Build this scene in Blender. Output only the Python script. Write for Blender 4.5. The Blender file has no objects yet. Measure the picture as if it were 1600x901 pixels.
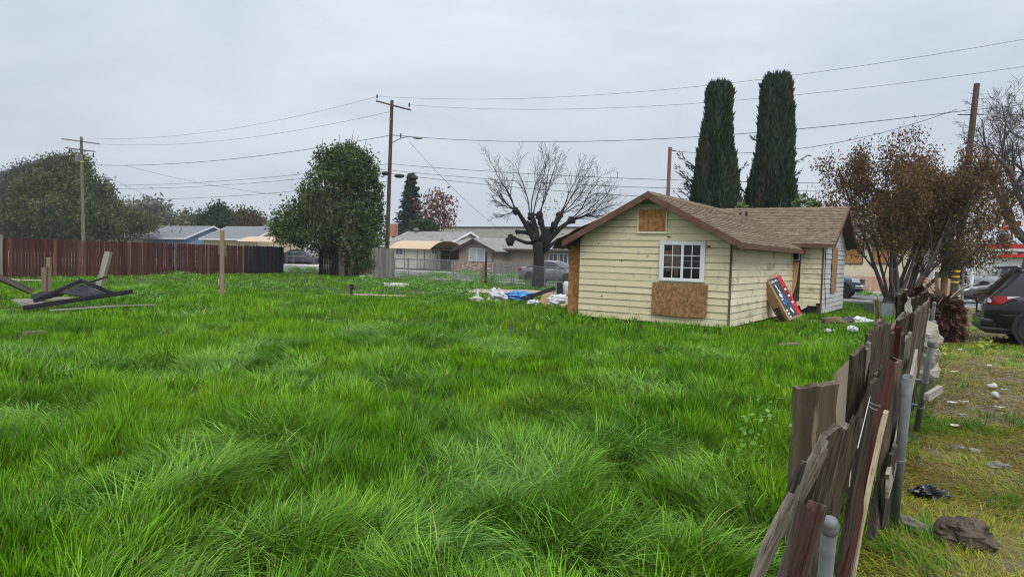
import bpy, math, random
import numpy as np
from mathutils import Matrix, Vector, noise as mnoise

scene = bpy.context.scene
COL = scene.collection
R = math.radians
rnd = random.Random(7)
# ------------------------------------------------------------------ camera
FPX, CX, CY, CAMH = 1085.0, 800.0, 450.5, 1.7
PITCH, ROLL = R(2.64), R(1.6)
Fv = Vector((0, math.cos(PITCH), -math.sin(PITCH)))
U0 = Vector((0, math.sin(PITCH), math.cos(PITCH)))
R0 = Vector((1, 0, 0))
UPV = U0 * math.cos(ROLL) - R0 * math.sin(ROLL)
RTV = R0 * math.cos(ROLL) + U0 * math.sin(ROLL)
CAM = Vector((0, 0, CAMH))
cam_data = bpy.data.cameras.new('camera')
cam = bpy.data.objects.new('camera', cam_data)
COL.objects.link(cam)
cam_data.sensor_width = 36
cam_data.lens = 36 * FPX / 1600
cam_data.clip_start = 0.05
cam_data.clip_end = 4000
M4 = Matrix((RTV, UPV, -Fv)).transposed().to_4x4()
M4.translation = CAM
cam.matrix_world = M4
scene.camera = cam
# ------------------------------------------------------------------ world (overcast)
SUN_EL, SUN_AZ = R(50), R(165)          # azimuth from +Y towards +X
world = bpy.data.worlds.new('World')
scene.world = world
world.use_nodes = True
wn = world.node_tree
wn.nodes.clear()
wo = wn.nodes.new('ShaderNodeOutputWorld')
bg = wn.nodes.new('ShaderNodeBackground')
bg.inputs['Strength'].default_value = 0.1
sky = wn.nodes.new('ShaderNodeTexSky')
sky.sky_type = 'NISHITA'
sky.sun_disc = False
sky.sun_elevation = SUN_EL
sky.sun_rotation = SUN_AZ
sky.air_density = 1.2
sky.dust_density = 3.0
tc = wn.nodes.new('ShaderNodeTexCoord')
sep = wn.nodes.new('ShaderNodeSeparateXYZ')
wn.links.new(tc.outputs['Generated'], sep.inputs[0])
mp = wn.nodes.new('ShaderNodeMapping')
mp.inputs['Scale'].default_value = (1.0, 1.0, 2.6)
wn.links.new(tc.outputs['Generated'], mp.inputs[0])
nz = wn.nodes.new('ShaderNodeTexNoise')
nz.inputs['Scale'].default_value = 2.1
nz.inputs['Detail'].default_value = 5
nz.inputs['Roughness'].default_value = 0.55
nz.inputs['Distortion'].default_value = 0.4
wn.links.new(mp.outputs[0], nz.inputs['Vector'])
cr = wn.nodes.new('ShaderNodeValToRGB')
cr.color_ramp.elements[0].position = 0.33
cr.color_ramp.elements[0].color = (0.505, 0.565, 0.655, 1)
cr.color_ramp.elements[1].position = 0.67
cr.color_ramp.elements[1].color = (0.665, 0.715, 0.785, 1)
wn.links.new(nz.outputs[0], cr.inputs[0])
mr = wn.nodes.new('ShaderNodeMapRange')      # overcast sky: a little brighter overhead
mr.inputs['From Min'].default_value = 0.0
mr.inputs['From Max'].default_value = 1.0
mr.inputs['To Min'].default_value = 5.9
mr.inputs['To Max'].default_value = 17.0
pw = wn.nodes.new('ShaderNodeMath'); pw.operation = 'POWER'; pw.use_clamp = True; pw.inputs[1].default_value = 2.0
wn.links.new(sep.outputs['Z'], pw.inputs[0])
wn.links.new(pw.outputs[0], mr.inputs['Value'])
vm = wn.nodes.new('ShaderNodeVectorMath')
vm.operation = 'SCALE'
wn.links.new(cr.outputs[0], vm.inputs[0])
wn.links.new(mr.outputs[0], vm.inputs['Scale'])
mx = wn.nodes.new('ShaderNodeMix')
mx.data_type = 'RGBA'
mx.inputs['Factor'].default_value = 0.94
wn.links.new(sky.outputs[0], mx.inputs['A'])
wn.links.new(vm.outputs[0], mx.inputs['B'])
wn.links.new(mx.outputs['Result'], bg.inputs['Color'])
wn.links.new(bg.outputs[0], wo.inputs['Surface'])
# ------------------------------------------------------------------ sun behind cloud
sd = bpy.data.lights.new('sun', 'SUN')
sd.energy = 1.1
sd.angle = R(28)
sd.color = (1.0, 0.97, 0.92)
sun = bpy.data.objects.new('sun', sd)
COL.objects.link(sun)
sdir = Vector((math.sin(SUN_AZ) * math.cos(SUN_EL), math.cos(SUN_AZ) * math.cos(SUN_EL), math.sin(SUN_EL)))
sun.rotation_euler = sdir.to_track_quat('Z', 'Y').to_euler()
sun.location = (0, 0, 60)
# ------------------------------------------------------------------ render settings
vs = scene.view_settings
vs.view_transform = 'Standard'
vs.look = 'None'
vs.exposure = 0.82
vs.gamma = 1
vs.use_curve_mapping = False
scene.render.engine = 'CYCLES'
scene.cycles.use_denoising = True
scene.cycles.denoising_prefilter = 'NONE'
scene.cycles.filter_width = 1.15
scene.cycles.max_bounces = 5
scene.cycles.diffuse_bounces = 3
scene.cycles.glossy_bounces = 2
scene.cycles.transmission_bounces = 3
scene.cycles.transparent_max_bounces = 6
scene.cycles.caustics_reflective = False
scene.cycles.caustics_refractive = False
# ------------------------------------------------------------------ pixel -> place
AX = Vector((.834, -.551, 0)).normalized()      # along the street
BX = Vector((.551, .834, 0)).normalized()       # from the lot to the street
STREET = math.atan2(AX.y, AX.x)
def ray(px, py):
    return (Fv + RTV * ((px - CX) / FPX) + UPV * ((CY - py) / FPX))
def G(px, py, z=0.0):                # the point of the plane z that the pixel looks at
    r = ray(px, py); t = (z - CAMH) / r.z
    return CAM + r * t
def D(px, py, d):                    # the point d metres ahead
    r = ray(px, py)
    return CAM + r * (d / r.y)
def V(px, py, v):                    # on the vertical plane v metres towards the street
    r = ray(px, py)
    return CAM + r * (v / r.dot(BX))
def Uw(px, py, u):                   # on the vertical plane u metres along the street
    r = ray(px, py)
    return CAM + r * (u / r.dot(AX))
def uv(p):
    return p.dot(AX), p.dot(BX)
def W(u, v, z=0):
    return AX * u + BX * v + Vector((0, 0, z))
def base(px, py, d):                 # ground point below pixel at depth d
    p = D(px, py, d); return Vector((p.x, p.y, 0))
# ------------------------------------------------------------------ mesh building
class MB:
    def __init__(s): s.v = []; s.f = []
    def add(s, vs, fs):
        o = len(s.v); s.v.extend([tuple(p) for p in vs]); s.f.extend([tuple(i + o for i in f) for f in fs]); return s
    def obox(s, c, x, y, z):
        c, x, y, z = Vector(c), Vector(x), Vector(y), Vector(z)
        P = [c + x * i + y * j + z * k for k in (-1, 1) for j in (-1, 1) for i in (-1, 1)]
        return s.add(P, [(0, 2, 3, 1), (4, 5, 7, 6), (0, 1, 5, 4), (2, 6, 7, 3), (0, 4, 6, 2), (1, 3, 7, 5)])
    def box(s, x0, x1, y0, y1, z0, z1):
        return s.obox(((x0 + x1) / 2, (y0 + y1) / 2, (z0 + z1) / 2), ((x1 - x0) / 2, 0, 0), (0, (y1 - y0) / 2, 0), (0, 0, (z1 - z0) / 2))
    def bar(s, p0, p1, w, h=None, up=(0, 0, 1)):
        h = h or w
        p0, p1 = Vector(p0), Vector(p1); d = p1 - p0; L = d.length; d.normalize()
        up = Vector(up)
        if abs(d.dot(up)) > .98: up = Vector((1, 0, 0))
        x = d.cross(up).normalized(); y = x.cross(d)
        return s.obox((p0 + p1) / 2, x * w / 2, y * h / 2, d * L / 2)
    def tube(s, pts, rads, n=8, caps=True):
        pts = [Vector(p) for p in pts]
        if not hasattr(rads, '__len__'): rads = [rads] * len(pts)
        o = len(s.v); N = len(pts)
        ref = None
        for i, p in enumerate(pts):
            t = (pts[min(i + 1, N - 1)] - pts[max(i - 1, 0)])
            if t.length < 1e-9: t = Vector((0, 0, 1))
            t.normalize()
            if ref is None:
                ref = Vector((1, 0, 0)) if abs(t.x) < .8 else Vector((0, 1, 0))
            x = (ref - t * ref.dot(t)).normalized(); y = t.cross(x); ref = x
            for k in range(n):
                a = 2 * math.pi * k / n
                s.v.append(tuple(p + (x * math.cos(a) + y * math.sin(a)) * rads[i]))
        for i in range(N - 1):
            for k in range(n):
                k2 = (k + 1) % n
                s.f.append((o + i * n + k, o + i * n + k2, o + (i + 1) * n + k2, o + (i + 1) * n + k))
        if caps:
            s.f.append(tuple(o + k for k in range(n))[::-1]); s.f.append(tuple(o + (N - 1) * n + k for k in range(n)))
        return s
    def prism(s, poly, ext):
        n = len(poly); ext = Vector(ext)
        P = [Vector(p) for p in poly]
        return s.add(P + [p + ext for p in P], [tuple(range(n))[::-1], tuple(range(n, 2 * n))] + [(i, (i + 1) % n, n + (i + 1) % n, n + i) for i in range(n)])
    def lathe(s, prof, c=(0, 0, 0), n=16, axis='z'):
        o = len(s.v); c = Vector(c)
        for r, z in prof:
            for k in range(n):
                a = 2 * math.pi * k / n
                q = (r * math.cos(a), r * math.sin(a), z)
                if axis == 'y': q = (q[0], q[2], q[1])
                if axis == 'x': q = (q[2], q[0], q[1])
                s.v.append(tuple(c + Vector(q)))
        for i in range(len(prof) - 1):
            for k in range(n):
                k2 = (k + 1) % n
                s.f.append((o + i * n + k, o + i * n + k2, o + (i + 1) * n + k2, o + (i + 1) * n + k))
        s.f.append(tuple(o + k for k in range(n))[::-1]); s.f.append(tuple(o + (len(prof) - 1) * n + k for k in range(n)))
        return s
    def lump(s, c, r, seed=0, amp=.25, freq=1.6, nu=18, nv=12, flat=None):
        o = len(s.v); c = Vector(c)
        for j in range(nv + 1):
            th = math.pi * j / nv
            for i in range(nu):
                a = 2 * math.pi * i / nu
                d = Vector((math.sin(th) * math.cos(a), math.sin(th) * math.sin(a), math.cos(th)))
                q = d * freq + Vector((seed * 7.3, seed * 3.1, seed))
                k = 1 + amp * (mnoise.noise(q) * 1.3 + .6 * abs(mnoise.noise(q * 2.7)) + .35 * mnoise.noise(q * 5.5))
                p = Vector((d.x * r[0] * k, d.y * r[1] * k, d.z * r[2] * k))
                if flat is not None and p.z < flat: p.z = flat + (p.z - flat) * .15
                s.v.append(tuple(c + p))
        for j in range(nv):
            for i in range(nu):
                i2 = (i + 1) % nu
                s.f.append((o + j * nu + i, o + (j + 1) * nu + i, o + (j + 1) * nu + i2, o + j * nu + i2))
        return s
    def grid(s, P):                   # rows of points
        o = len(s.v); m = len(P[0])
        for r in P: s.v.extend(tuple(p) for p in r)
        for i in range(len(P) - 1):
            for j in range(m - 1):
                s.f.append((o + i * m + j, o + i * m + j + 1, o + (i + 1) * m + j + 1, o + (i + 1) * m + j))
        return s

def link(name, me, mat, parent=None, M=None):
    o = bpy.data.objects.new(name, me)
    COL.objects.link(o)
    if mat and len(me.materials) == 0: me.materials.append(mat)
    if parent is not None: o.parent = parent
    if M is not None: o.matrix_basis = M
    return o
def mesh_of(name, mb, smooth=False):
    me = bpy.data.meshes.new(name)
    me.from_pydata(mb.v, [], mb.f)
    if smooth: me.polygons.foreach_set('use_smooth', [True] * len(me.polygons))
    me.update()
    return me
def part(name, mb, mat, parent=None, smooth=False, M=None, bevel=0):
    me = mesh_of(name, mb, smooth)
    o = link(name, me, mat, parent, M)
    if bevel:
        b = o.modifiers.new('bevel', 'BEVEL'); b.width = bevel; b.segments = 2; b.limit_method = 'ANGLE'
    return o
def tag(o, label, cat, group=None, kind=None):
    if label: o['label'] = label
    if cat: o['category'] = cat
    if group: o['group'] = group
    if kind: o['kind'] = kind
    return o
def thing(name, label, cat, loc=(0, 0, 0), rz=0.0, group=None):
    o = bpy.data.objects.new(name, None)
    o.empty_display_size = .2
    COL.objects.link(o)
    o.matrix_basis = Matrix.Translation(Vector(loc)) @ Matrix.Rotation(rz, 4, 'Z')
    return tag(o, label, cat, group)
def arr_mesh(name, verts, faces_n, idx, mat, col=None, parent=None, smooth=False):
    """verts (N,3) array, idx flat loop index array with faces_n corners a face"""
    me = bpy.data.meshes.new(name)
    nf = len(idx) // faces_n
    me.vertices.add(len(verts)); me.loops.add(len(idx)); me.polygons.add(nf)
    me.vertices.foreach_set('co', np.ascontiguousarray(verts, dtype=np.float32).ravel())
    me.loops.foreach_set('vertex_index', np.ascontiguousarray(idx, dtype=np.int32))
    me.polygons.foreach_set('loop_start', np.arange(0, nf * faces_n, faces_n, dtype=np.int32))
    me.polygons.foreach_set('loop_total', np.full(nf, faces_n, dtype=np.int32))
    if smooth: me.polygons.foreach_set('use_smooth', np.ones(nf, dtype=bool))
    if col is not None:
        at = me.color_attributes.new('Col', 'FLOAT_COLOR', 'POINT')
        c4 = np.ones((len(verts), 4), dtype=np.float32); c4[:, :3] = col
        at.data.foreach_set('color', c4.ravel())
    me.update(calc_edges=True)
    return link(name, me, mat, parent)
# ------------------------------------------------------------------ materials
_mats = {}
def mat(name, c1, c2=None, scale=4.0, rough=.85, metal=0.0, spec=.3, bump=0.0, bscale=None, stretch=(1, 1, 1), var=0.0, coat=0.0, detail=6.0, pos=(.35, .65), world=False, extra=None, alpha=None):
    if name in _mats: return _mats[name]
    m = bpy.data.materials.new(name); m.use_nodes = True
    nt = m.node_tree; N = nt.nodes; Lk = nt.links
    b = N['Principled BSDF']
    b.inputs['Roughness'].default_value = rough
    b.inputs['Metallic'].default_value = metal
    b.inputs['Specular IOR Level'].default_value = spec
    if coat: b.inputs['Coat Weight'].default_value = coat; b.inputs['Coat Roughness'].default_value = .08
    if c2 is None: c2 = tuple(x * .8 for x in c1)
    if world:
        g = N.new('ShaderNodeNewGeometry'); src = g.outputs['Position']
    else:
        t = N.new('ShaderNodeTexCoord'); src = t.outputs['Object']
    mpn = N.new('ShaderNodeMapping'); mpn.inputs['Scale'].default_value = stretch
    Lk.new(src, mpn.inputs[0])
    oi = N.new('ShaderNodeObjectInfo')
    if not world:
        ad = N.new('ShaderNodeVectorMath'); ad.operation = 'ADD'
        sc = N.new('ShaderNodeMath'); sc.operation = 'MULTIPLY'; sc.inputs[1].default_value = 37.0
        Lk.new(oi.outputs['Random'], sc.inputs[0])
        Lk.new(mpn.outputs[0], ad.inputs[0]); Lk.new(sc.outputs[0], ad.inputs[1])
        vec = ad.outputs[0]
    else: vec = mpn.outputs[0]
    n = N.new('ShaderNodeTexNoise'); n.inputs['Scale'].default_value = scale; n.inputs['Detail'].default_value = detail; n.inputs['Roughness'].default_value = .62
    Lk.new(vec, n.inputs['Vector'])
    r = N.new('ShaderNodeValToRGB')
    r.color_ramp.elements[0].position = pos[0]; r.color_ramp.elements[0].color = (*c1, 1)
    r.color_ramp.elements[1].position = pos[1]; r.color_ramp.elements[1].color = (*c2, 1)
    Lk.new(n.outputs[0], r.inputs[0])
    out = r.outputs[0]
    if extra:                         # extra = (colour, scale, threshold, softness, stretch): patches of wear with their own shape
        for (ec, es, th, so, est) in extra:
            mp2 = N.new('ShaderNodeMapping'); mp2.inputs['Scale'].default_value = est; Lk.new(vec, mp2.inputs[0])
            n2 = N.new('ShaderNodeTexNoise'); n2.inputs['Scale'].default_value = es; n2.inputs['Detail'].default_value = 7; n2.inputs['Roughness'].default_value = .65
            Lk.new(mp2.outputs[0], n2.inputs['Vector'])
            q = N.new('ShaderNodeMapRange'); q.inputs['From Min'].default_value = th; q.inputs['From Max'].default_value = th + so
            Lk.new(n2.outputs[0], q.inputs['Value'])
            x = N.new('ShaderNodeMix'); x.data_type = 'RGBA'
            Lk.new(q.outputs[0], x.inputs['Factor']); Lk.new(out, x.inputs['A']); x.inputs['B'].default_value = (*ec, 1)
            out = x.outputs['Result']
    if var:
        hs = N.new('ShaderNodeHueSaturation'); q = N.new('ShaderNodeMapRange')
        q.inputs['To Min'].default_value = 1 - var; q.inputs['To Max'].default_value = 1 + var
        Lk.new(oi.outputs['Random'], q.inputs['Value']); Lk.new(q.outputs[0], hs.inputs['Value']); Lk.new(out, hs.inputs['Color'])
        out = hs.outputs[0]
    Lk.new(out, b.inputs['Base Color'])
    if bump:
        nb = N.new('ShaderNodeTexNoise'); nb.inputs['Scale'].default_value = bscale or scale * 3; nb.inputs['Detail'].default_value = 6
        Lk.new(vec, nb.inputs['Vector'])
        bp = N.new('ShaderNodeBump'); bp.inputs['Strength'].default_value = min(1, bump); bp.inputs['Distance'].default_value = .02
        Lk.new(nb.outputs[0], bp.inputs['Height']); Lk.new(bp.outputs[0], b.inputs['Normal'])
    _mats[name] = m
    return m
def leaf_mat(name, trans=.3, rough=.55, spec=.25):
    if name in _mats: return _mats[name]
    m = bpy.data.materials.new(name); m.use_nodes = True
    nt = m.node_tree; N = nt.nodes; Lk = nt.links
    b = N['Principled BSDF']; b.inputs['Roughness'].default_value = rough; b.inputs['Specular IOR Level'].default_value = spec
    a = N.new('ShaderNodeAttribute'); a.attribute_name = 'Col'
    Lk.new(a.outputs['Color'], b.inputs['Base Color'])
    t = N.new('ShaderNodeBsdfTranslucent'); Lk.new(a.outputs['Color'], t.inputs['Color'])
    x = N.new('ShaderNodeMixShader'); x.inputs[0].default_value = trans
    Lk.new(b.outputs[0], x.inputs[1]); Lk.new(t.outputs[0], x.inputs[2])
    Lk.new(x.outputs[0], N['Material Output'].inputs['Surface'])
    _mats[name] = m
    return m
def glass(name, col=(.02, .025, .03), rough=.06):
    if name in _mats: return _mats[name]
    m = mat(name, col, tuple(c * 1.3 for c in col), rough=rough, spec=.6, scale=1.5)
    return m
# ------------------------------------------------------------------ numpy noise
def _hash(ix, iy, seed):
    h = (ix.astype(np.int64) * 374761393 + iy.astype(np.int64) * 668265263 + seed * 1442695041) & 0x7fffffff
    h = ((h ^ (h >> 13)) * 1274126177) & 0x7fffffff
    return ((h ^ (h >> 16)) & 0xffff) / 65535.0
def vnoise(x, y, seed=0):
    ix = np.floor(x); iy = np.floor(y); fx = x - ix; fy = y - iy
    fx = fx * fx * (3 - 2 * fx); fy = fy * fy * (3 - 2 * fy)
    a = _hash(ix, iy, seed); b = _hash(ix + 1, iy, seed); c = _hash(ix, iy + 1, seed); d = _hash(ix + 1, iy + 1, seed)
    return (a * (1 - fx) + b * fx) * (1 - fy) + (c * (1 - fx) + d * fx) * fy
def fbm(x, y, seed=0, o=3):
    s = 0; a = .5; t = 0
    for i in range(o):
        s = s + a * vnoise(x * 2 ** i, y * 2 ** i, seed + i * 17); t += a; a *= .5
    return s / t
def sstep(a, b, x):
    t = np.clip((x - a) / (b - a), 0, 1); return t * t * (3 - 2 * t)
# ================================================================== GROUND, STREET
m_dirt = mat('dirt', (.085, .066, .042), (.15, .12, .08), scale=5, bump=.8, bscale=24, world=True, extra=[((.17, .13, .05), 2.2, .48, .1, (1, 1, 1)), ((.10, .125, .03), 1.6, .56, .12, (1, 1, 1)), ((.05, .04, .028), 6, .6, .08, (1, 1, 1))])
m_thatch = mat('thatch', (.022, .040, .009), (.040, .062, .014), scale=2.0, bump=.6, bscale=30, world=True, extra=[((.05, .045, .025), 1.1, .62, .1, (1, 1, 1))])
m_asph = mat('asphalt', (.13, .128, .125), (.17, .168, .165), scale=.8, bump=.25, bscale=60, world=True, extra=[((.10, .098, .095), .35, .55, .06, (1, 1, 1))])
m_conc = mat('concrete', (.36, .34, .31), (.46, .44, .40), scale=1.2, bump=.2, bscale=30, world=True, extra=[((.25, .23, .2), .7, .6, .1, (1, 1, 1))])
m_far = mat('far_ground', (.10, .11, .05), (.15, .13, .08), scale=.08, world=True)
mb = MB(); mb.add([(-790, -50, -.03), (890, -50, -.03), (890, 1190, -.03), (-790, 1190, -.03)], [(0, 1, 2, 3)])
tag(part('ground', mb, m_far), None, None, kind='structure')
# the two lots on this side of the street
def sheet(name, u0, u1, v0, v1, z, m, nu=1, nv=1, bumpz=0):
    mb = MB()
    P = [[W(u0 + (u1 - u0) * i / nu, v0 + (v1 - v0) * j / nv, z + (bumpz * (mnoise.noise(Vector((i * .37, j * .41, 3))) if bumpz else 0))) for i in range(nu + 1)] for j in range(nv + 1)]
    mb.grid(P)
    return tag(part(name, mb, m), None, None, kind='structure')
sheet('lot_ground', -60, -.3, -14, 36.4, 0.0, m_thatch)
sheet('side_yard', -.3, 40, -14, 36.4, 0.0, m_dirt)
sheet('road', -160, 120, 36.9, 48.0, -.012, m_asph)
mb = MB(); mb.add([W(-160, 36.4, -.02), W(120, 36.4, -.02), W(120, 36.9, -.02), W(-160, 36.9, -.02)], [(0, 1, 2, 3)])
for nm, v0, v1 in (('kerb', 48.0, 48.18), ('sidewalk', 48.184, 49.9)):
    mb = MB()
    n = 90
    for i in range(n):
        u0 = -160 + 280 * i / n; u1 = -160 + 280 * (i + 1) / n - .012
        mb.prism([W(u0, v0, -.03), W(u1, v0, -.03), W(u1, v0, .12), W(u0, v0, .12)], BX * (v1 - v0))
    tag(part(nm, mb, m_conc), None, None, kind='structure')
mb = MB(); mb.prism([W(-160, 36.4, -.03), W(120, 36.4, -.03), W(120, 36.4, .06), W(-160, 36.4, .06)], BX * .5)
tag(part('road_edge', mb, m_conc), None, None, kind='structure')
sheet('front_yards', -160, 120, 49.9, 95, .09, mat('front_lawn', (.045, .085, .02), (.12, .12, .06), scale=.25, world=True, bump=.4, bscale=12))
sheet('driveway', -64, -57.5, 48.19, 56, .126, m_conc)
# painted bare patches of the lot (real sheets of dirt with uneven outline)
def patch(name, c, ru, rv, seed, m, z=.004, ang=0):
    mb = MB(); n = 36; pts = []
    for k in range(n):
        a = 2 * math.pi * k / n
        r = 1 + .35 * mnoise.noise(Vector((math.cos(a) * 1.4, math.sin(a) * 1.4, seed)))+ .12 * mnoise.noise(Vector((math.cos(a) * 4, math.sin(a) * 4, seed + 5)))
        x, y = math.cos(a) * ru * r, math.sin(a) * rv * r
        pts.append(c + Vector((x * math.cos(ang) - y * math.sin(ang), x * math.sin(ang) + y * math.cos(ang), z)))
    mb.add(pts, [tuple(range(n))])
    return tag(part(name, mb, m), None, None, kind='structure')
m_sand = mat('sandy_soil', (.30, .235, .16), (.40, .32, .22), scale=1.6, bump=.4, bscale=20, world=True, extra=[((.2, .16, .1), 1.2, .58, .1, (1, 1, 1))])
PATCHES = []
for (px, py, ru, rv, ang) in ((800, 455.5, 2.7, 2.3, 0.1), (590, 461, 1.9, .55, 0.0), (700, 458, 1.6, .4, 0), (20, 437, 1.6, .8, 0)):
    c = G(px, py); patch('bare_soil', c, ru, rv, px, m_sand, ang=ang); PATCHES.append((c.x, c.y, ru, rv, ang))

# ================================================================== GRASS
LG = leaf_mat('grass_blade', trans=.30, rough=.45, spec=.18)
HO = Vector((5.36, 17.1, 0))                      # front right corner of the yellow house
ng = np.random.default_rng(11)
def scatter(n, d0, d1, k0, k1):
    d = np.sqrt(ng.random(n) * (d1 * d1 - d0 * d0) + d0 * d0)
    k = k0 + ng.random(n) * (k1 - k0)
    return k * d, d
def to_uv(x, y):
    return x * AX.x + y * AX.y, x * BX.x + y * BX.y
def in_house(x, y, pad=.0):
    u, v = to_uv(x - HO.x, y - HO.y)
    return ((u > -4.2 - pad) & (u < .0 + pad) & (v > -pad) & (v < 11.7)) | ((u > -4.2) & (u < .92 + pad) & (v > 7.1 - pad) & (v < 11.7 + pad))
def in_patch(x, y, grow=1.0):
    r = np.zeros(len(x), bool)
    for (cx, cy, ru, rv, an) in PATCHES:
        dx, dy = x - cx, y - cy
        xx = dx * math.cos(-an) - dy * math.sin(-an); yy = dx * math.sin(-an) + dy * math.cos(-an)
        rr = (xx / ru) ** 2 + (yy / rv) ** 2 + .5 * (vnoise(x * 1.7, y * 1.7, 3) - .5)
        r |= rr < grow
    return r
def blades(name, x, y, h, az, lean, bend, w, segs, col, m=LG, z0=0.0, kind=True, parent=None):
    N = len(x)
    t = np.linspace(0, 1, segs + 1)
    P = np.zeros((N, segs + 1, 3)); P[:, 0, 0] = x; P[:, 0, 1] = y; P[:, 0, 2] = z0
    dx, dy = np.cos(az), np.sin(az)
    th = lean.copy()
    for i in range(segs):
        tt = (i + .5) / segs
        a = np.minimum(lean + bend * tt ** 1.3, 1.62)
        st = h / segs
        P[:, i + 1, 0] = P[:, i, 0] + np.sin(a) * dx * st
        P[:, i + 1, 1] = P[:, i, 1] + np.sin(a) * dy * st
        P[:, i + 1, 2] = np.maximum(P[:, i, 2] + np.cos(a) * st, .012)
    fa = az + math.pi / 2 + ng.normal(0, .5, N)
    sx, sy = np.cos(fa), np.sin(fa)
    prof = np.array([.75, 1.0, .95, .7, .4, .2])[:segs + 1] if segs >= 4 else np.array([.9, 1.0, .55, .2])[:segs + 1]
    verts = np.zeros((N, segs * 2 + 1, 3))
    for i in range(segs):
        hw = w * .5 * np.interp(i / segs, [0, .35, .7, 1], [.8, 1, .75, .0])
        verts[:, 2 * i] = P[:, i]; verts[:, 2 * i + 1] = P[:, i]
        verts[:, 2 * i, 0] += sx * hw; verts[:, 2 * i, 1] += sy * hw
        verts[:, 2 * i + 1, 0] -= sx * hw; verts[:, 2 * i + 1, 1] -= sy * hw
    verts[:, -1] = P[:, -1]
    tri = []
    for i in range(segs - 1):
        a, b, c, d = 2 * i, 2 * i + 1, 2 * i + 3, 2 * i + 2
        tri += [a, b, c, a, c, d]
    tri += [2 * segs - 2, 2 * segs - 1, 2 * segs]
    tri = np.array(tri)
    idx = (np.arange(N)[:, None] * (segs * 2 + 1) + tri[None]).ravel()
    cc = np.repeat(col[:, None, :], segs * 2 + 1, 1).reshape(-1, 3)
    return arr_mesh(name, verts.reshape(-1, 3), 3, idx, m, cc, parent)
# places where the tall grass has been pressed flat, seen in the photograph: pixel, radius, strength
LODGE = [(30, 640, 1.0, .9), (370, 690, .8, .9), (250, 745, .8, .7), (780, 725, .9, 1.0), (740, 690, .5, .9), (610, 585, .9, .8), (600, 545, .8, .6), (1000, 690, .9, .8), (880, 640, .9, .6),
         (330, 850, .8, .8), (640, 830, .8, .8), (900, 860, .7, .8), (1060, 800, .7, .7), (700, 645, .7, .4), (1020, 590, 1.2, .7), (1085, 545, 1.2, .8), (200, 560, 1.2, .5), (480, 610, .9, .4), (1130, 700, .6, .6)]
LOD = [(G(a, b, .2), r, s) for a, b, r, s in LODGE]
def lodging(x, y):
    f = sstep(.56, .76, fbm(x * 1.0 + 3, y * .8, 21)) * .6
    for p, r, s in LOD:
        f = np.maximum(f, s * np.exp(-((x - p.x) ** 2 + ((y - p.y) * .75) ** 2) / (2 * (r * .45) ** 2)))
    return np.clip(f, 0, 1)
def grass_cols(x, y, lod, n):
    g1 = np.array([.138, .300, .006]); g2 = np.array([.192, .368, .007]); g3 = np.array([.062, .190, .006]); gl = np.array([.190, .320, .075]); gy = np.array([.29, .35, .015])
    a = fbm(x * 1.1, y * .8, 5)[:, None]; b = ng.random(n)[:, None]
    c = g1 + (g2 - g1) * sstep(.45, .8, a) * .7 + (g3 - g1) * sstep(.55, .3, a) * .55
    c = c * (1 - .32 * b) + g3 * (.32 * b)
    c = c + (gl - c) * (np.clip(lod, 0, 1) * (.25 + .75 * ng.random(n)))[:, None] * .8
    s = (fbm(x * .9 + 40, y * .7, 9) + .25 * (ng.random(n) - .5))[:, None]
    c = c + (gy - c) * sstep(.66, .82, s) * .22
    dead = (ng.random(n) < .012)[:, None]
    c = np.where(dead, np.array([.36, .31, .13]), c)
    return c * (.45 + 1.15 * ng.random(n))[:, None]
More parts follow.
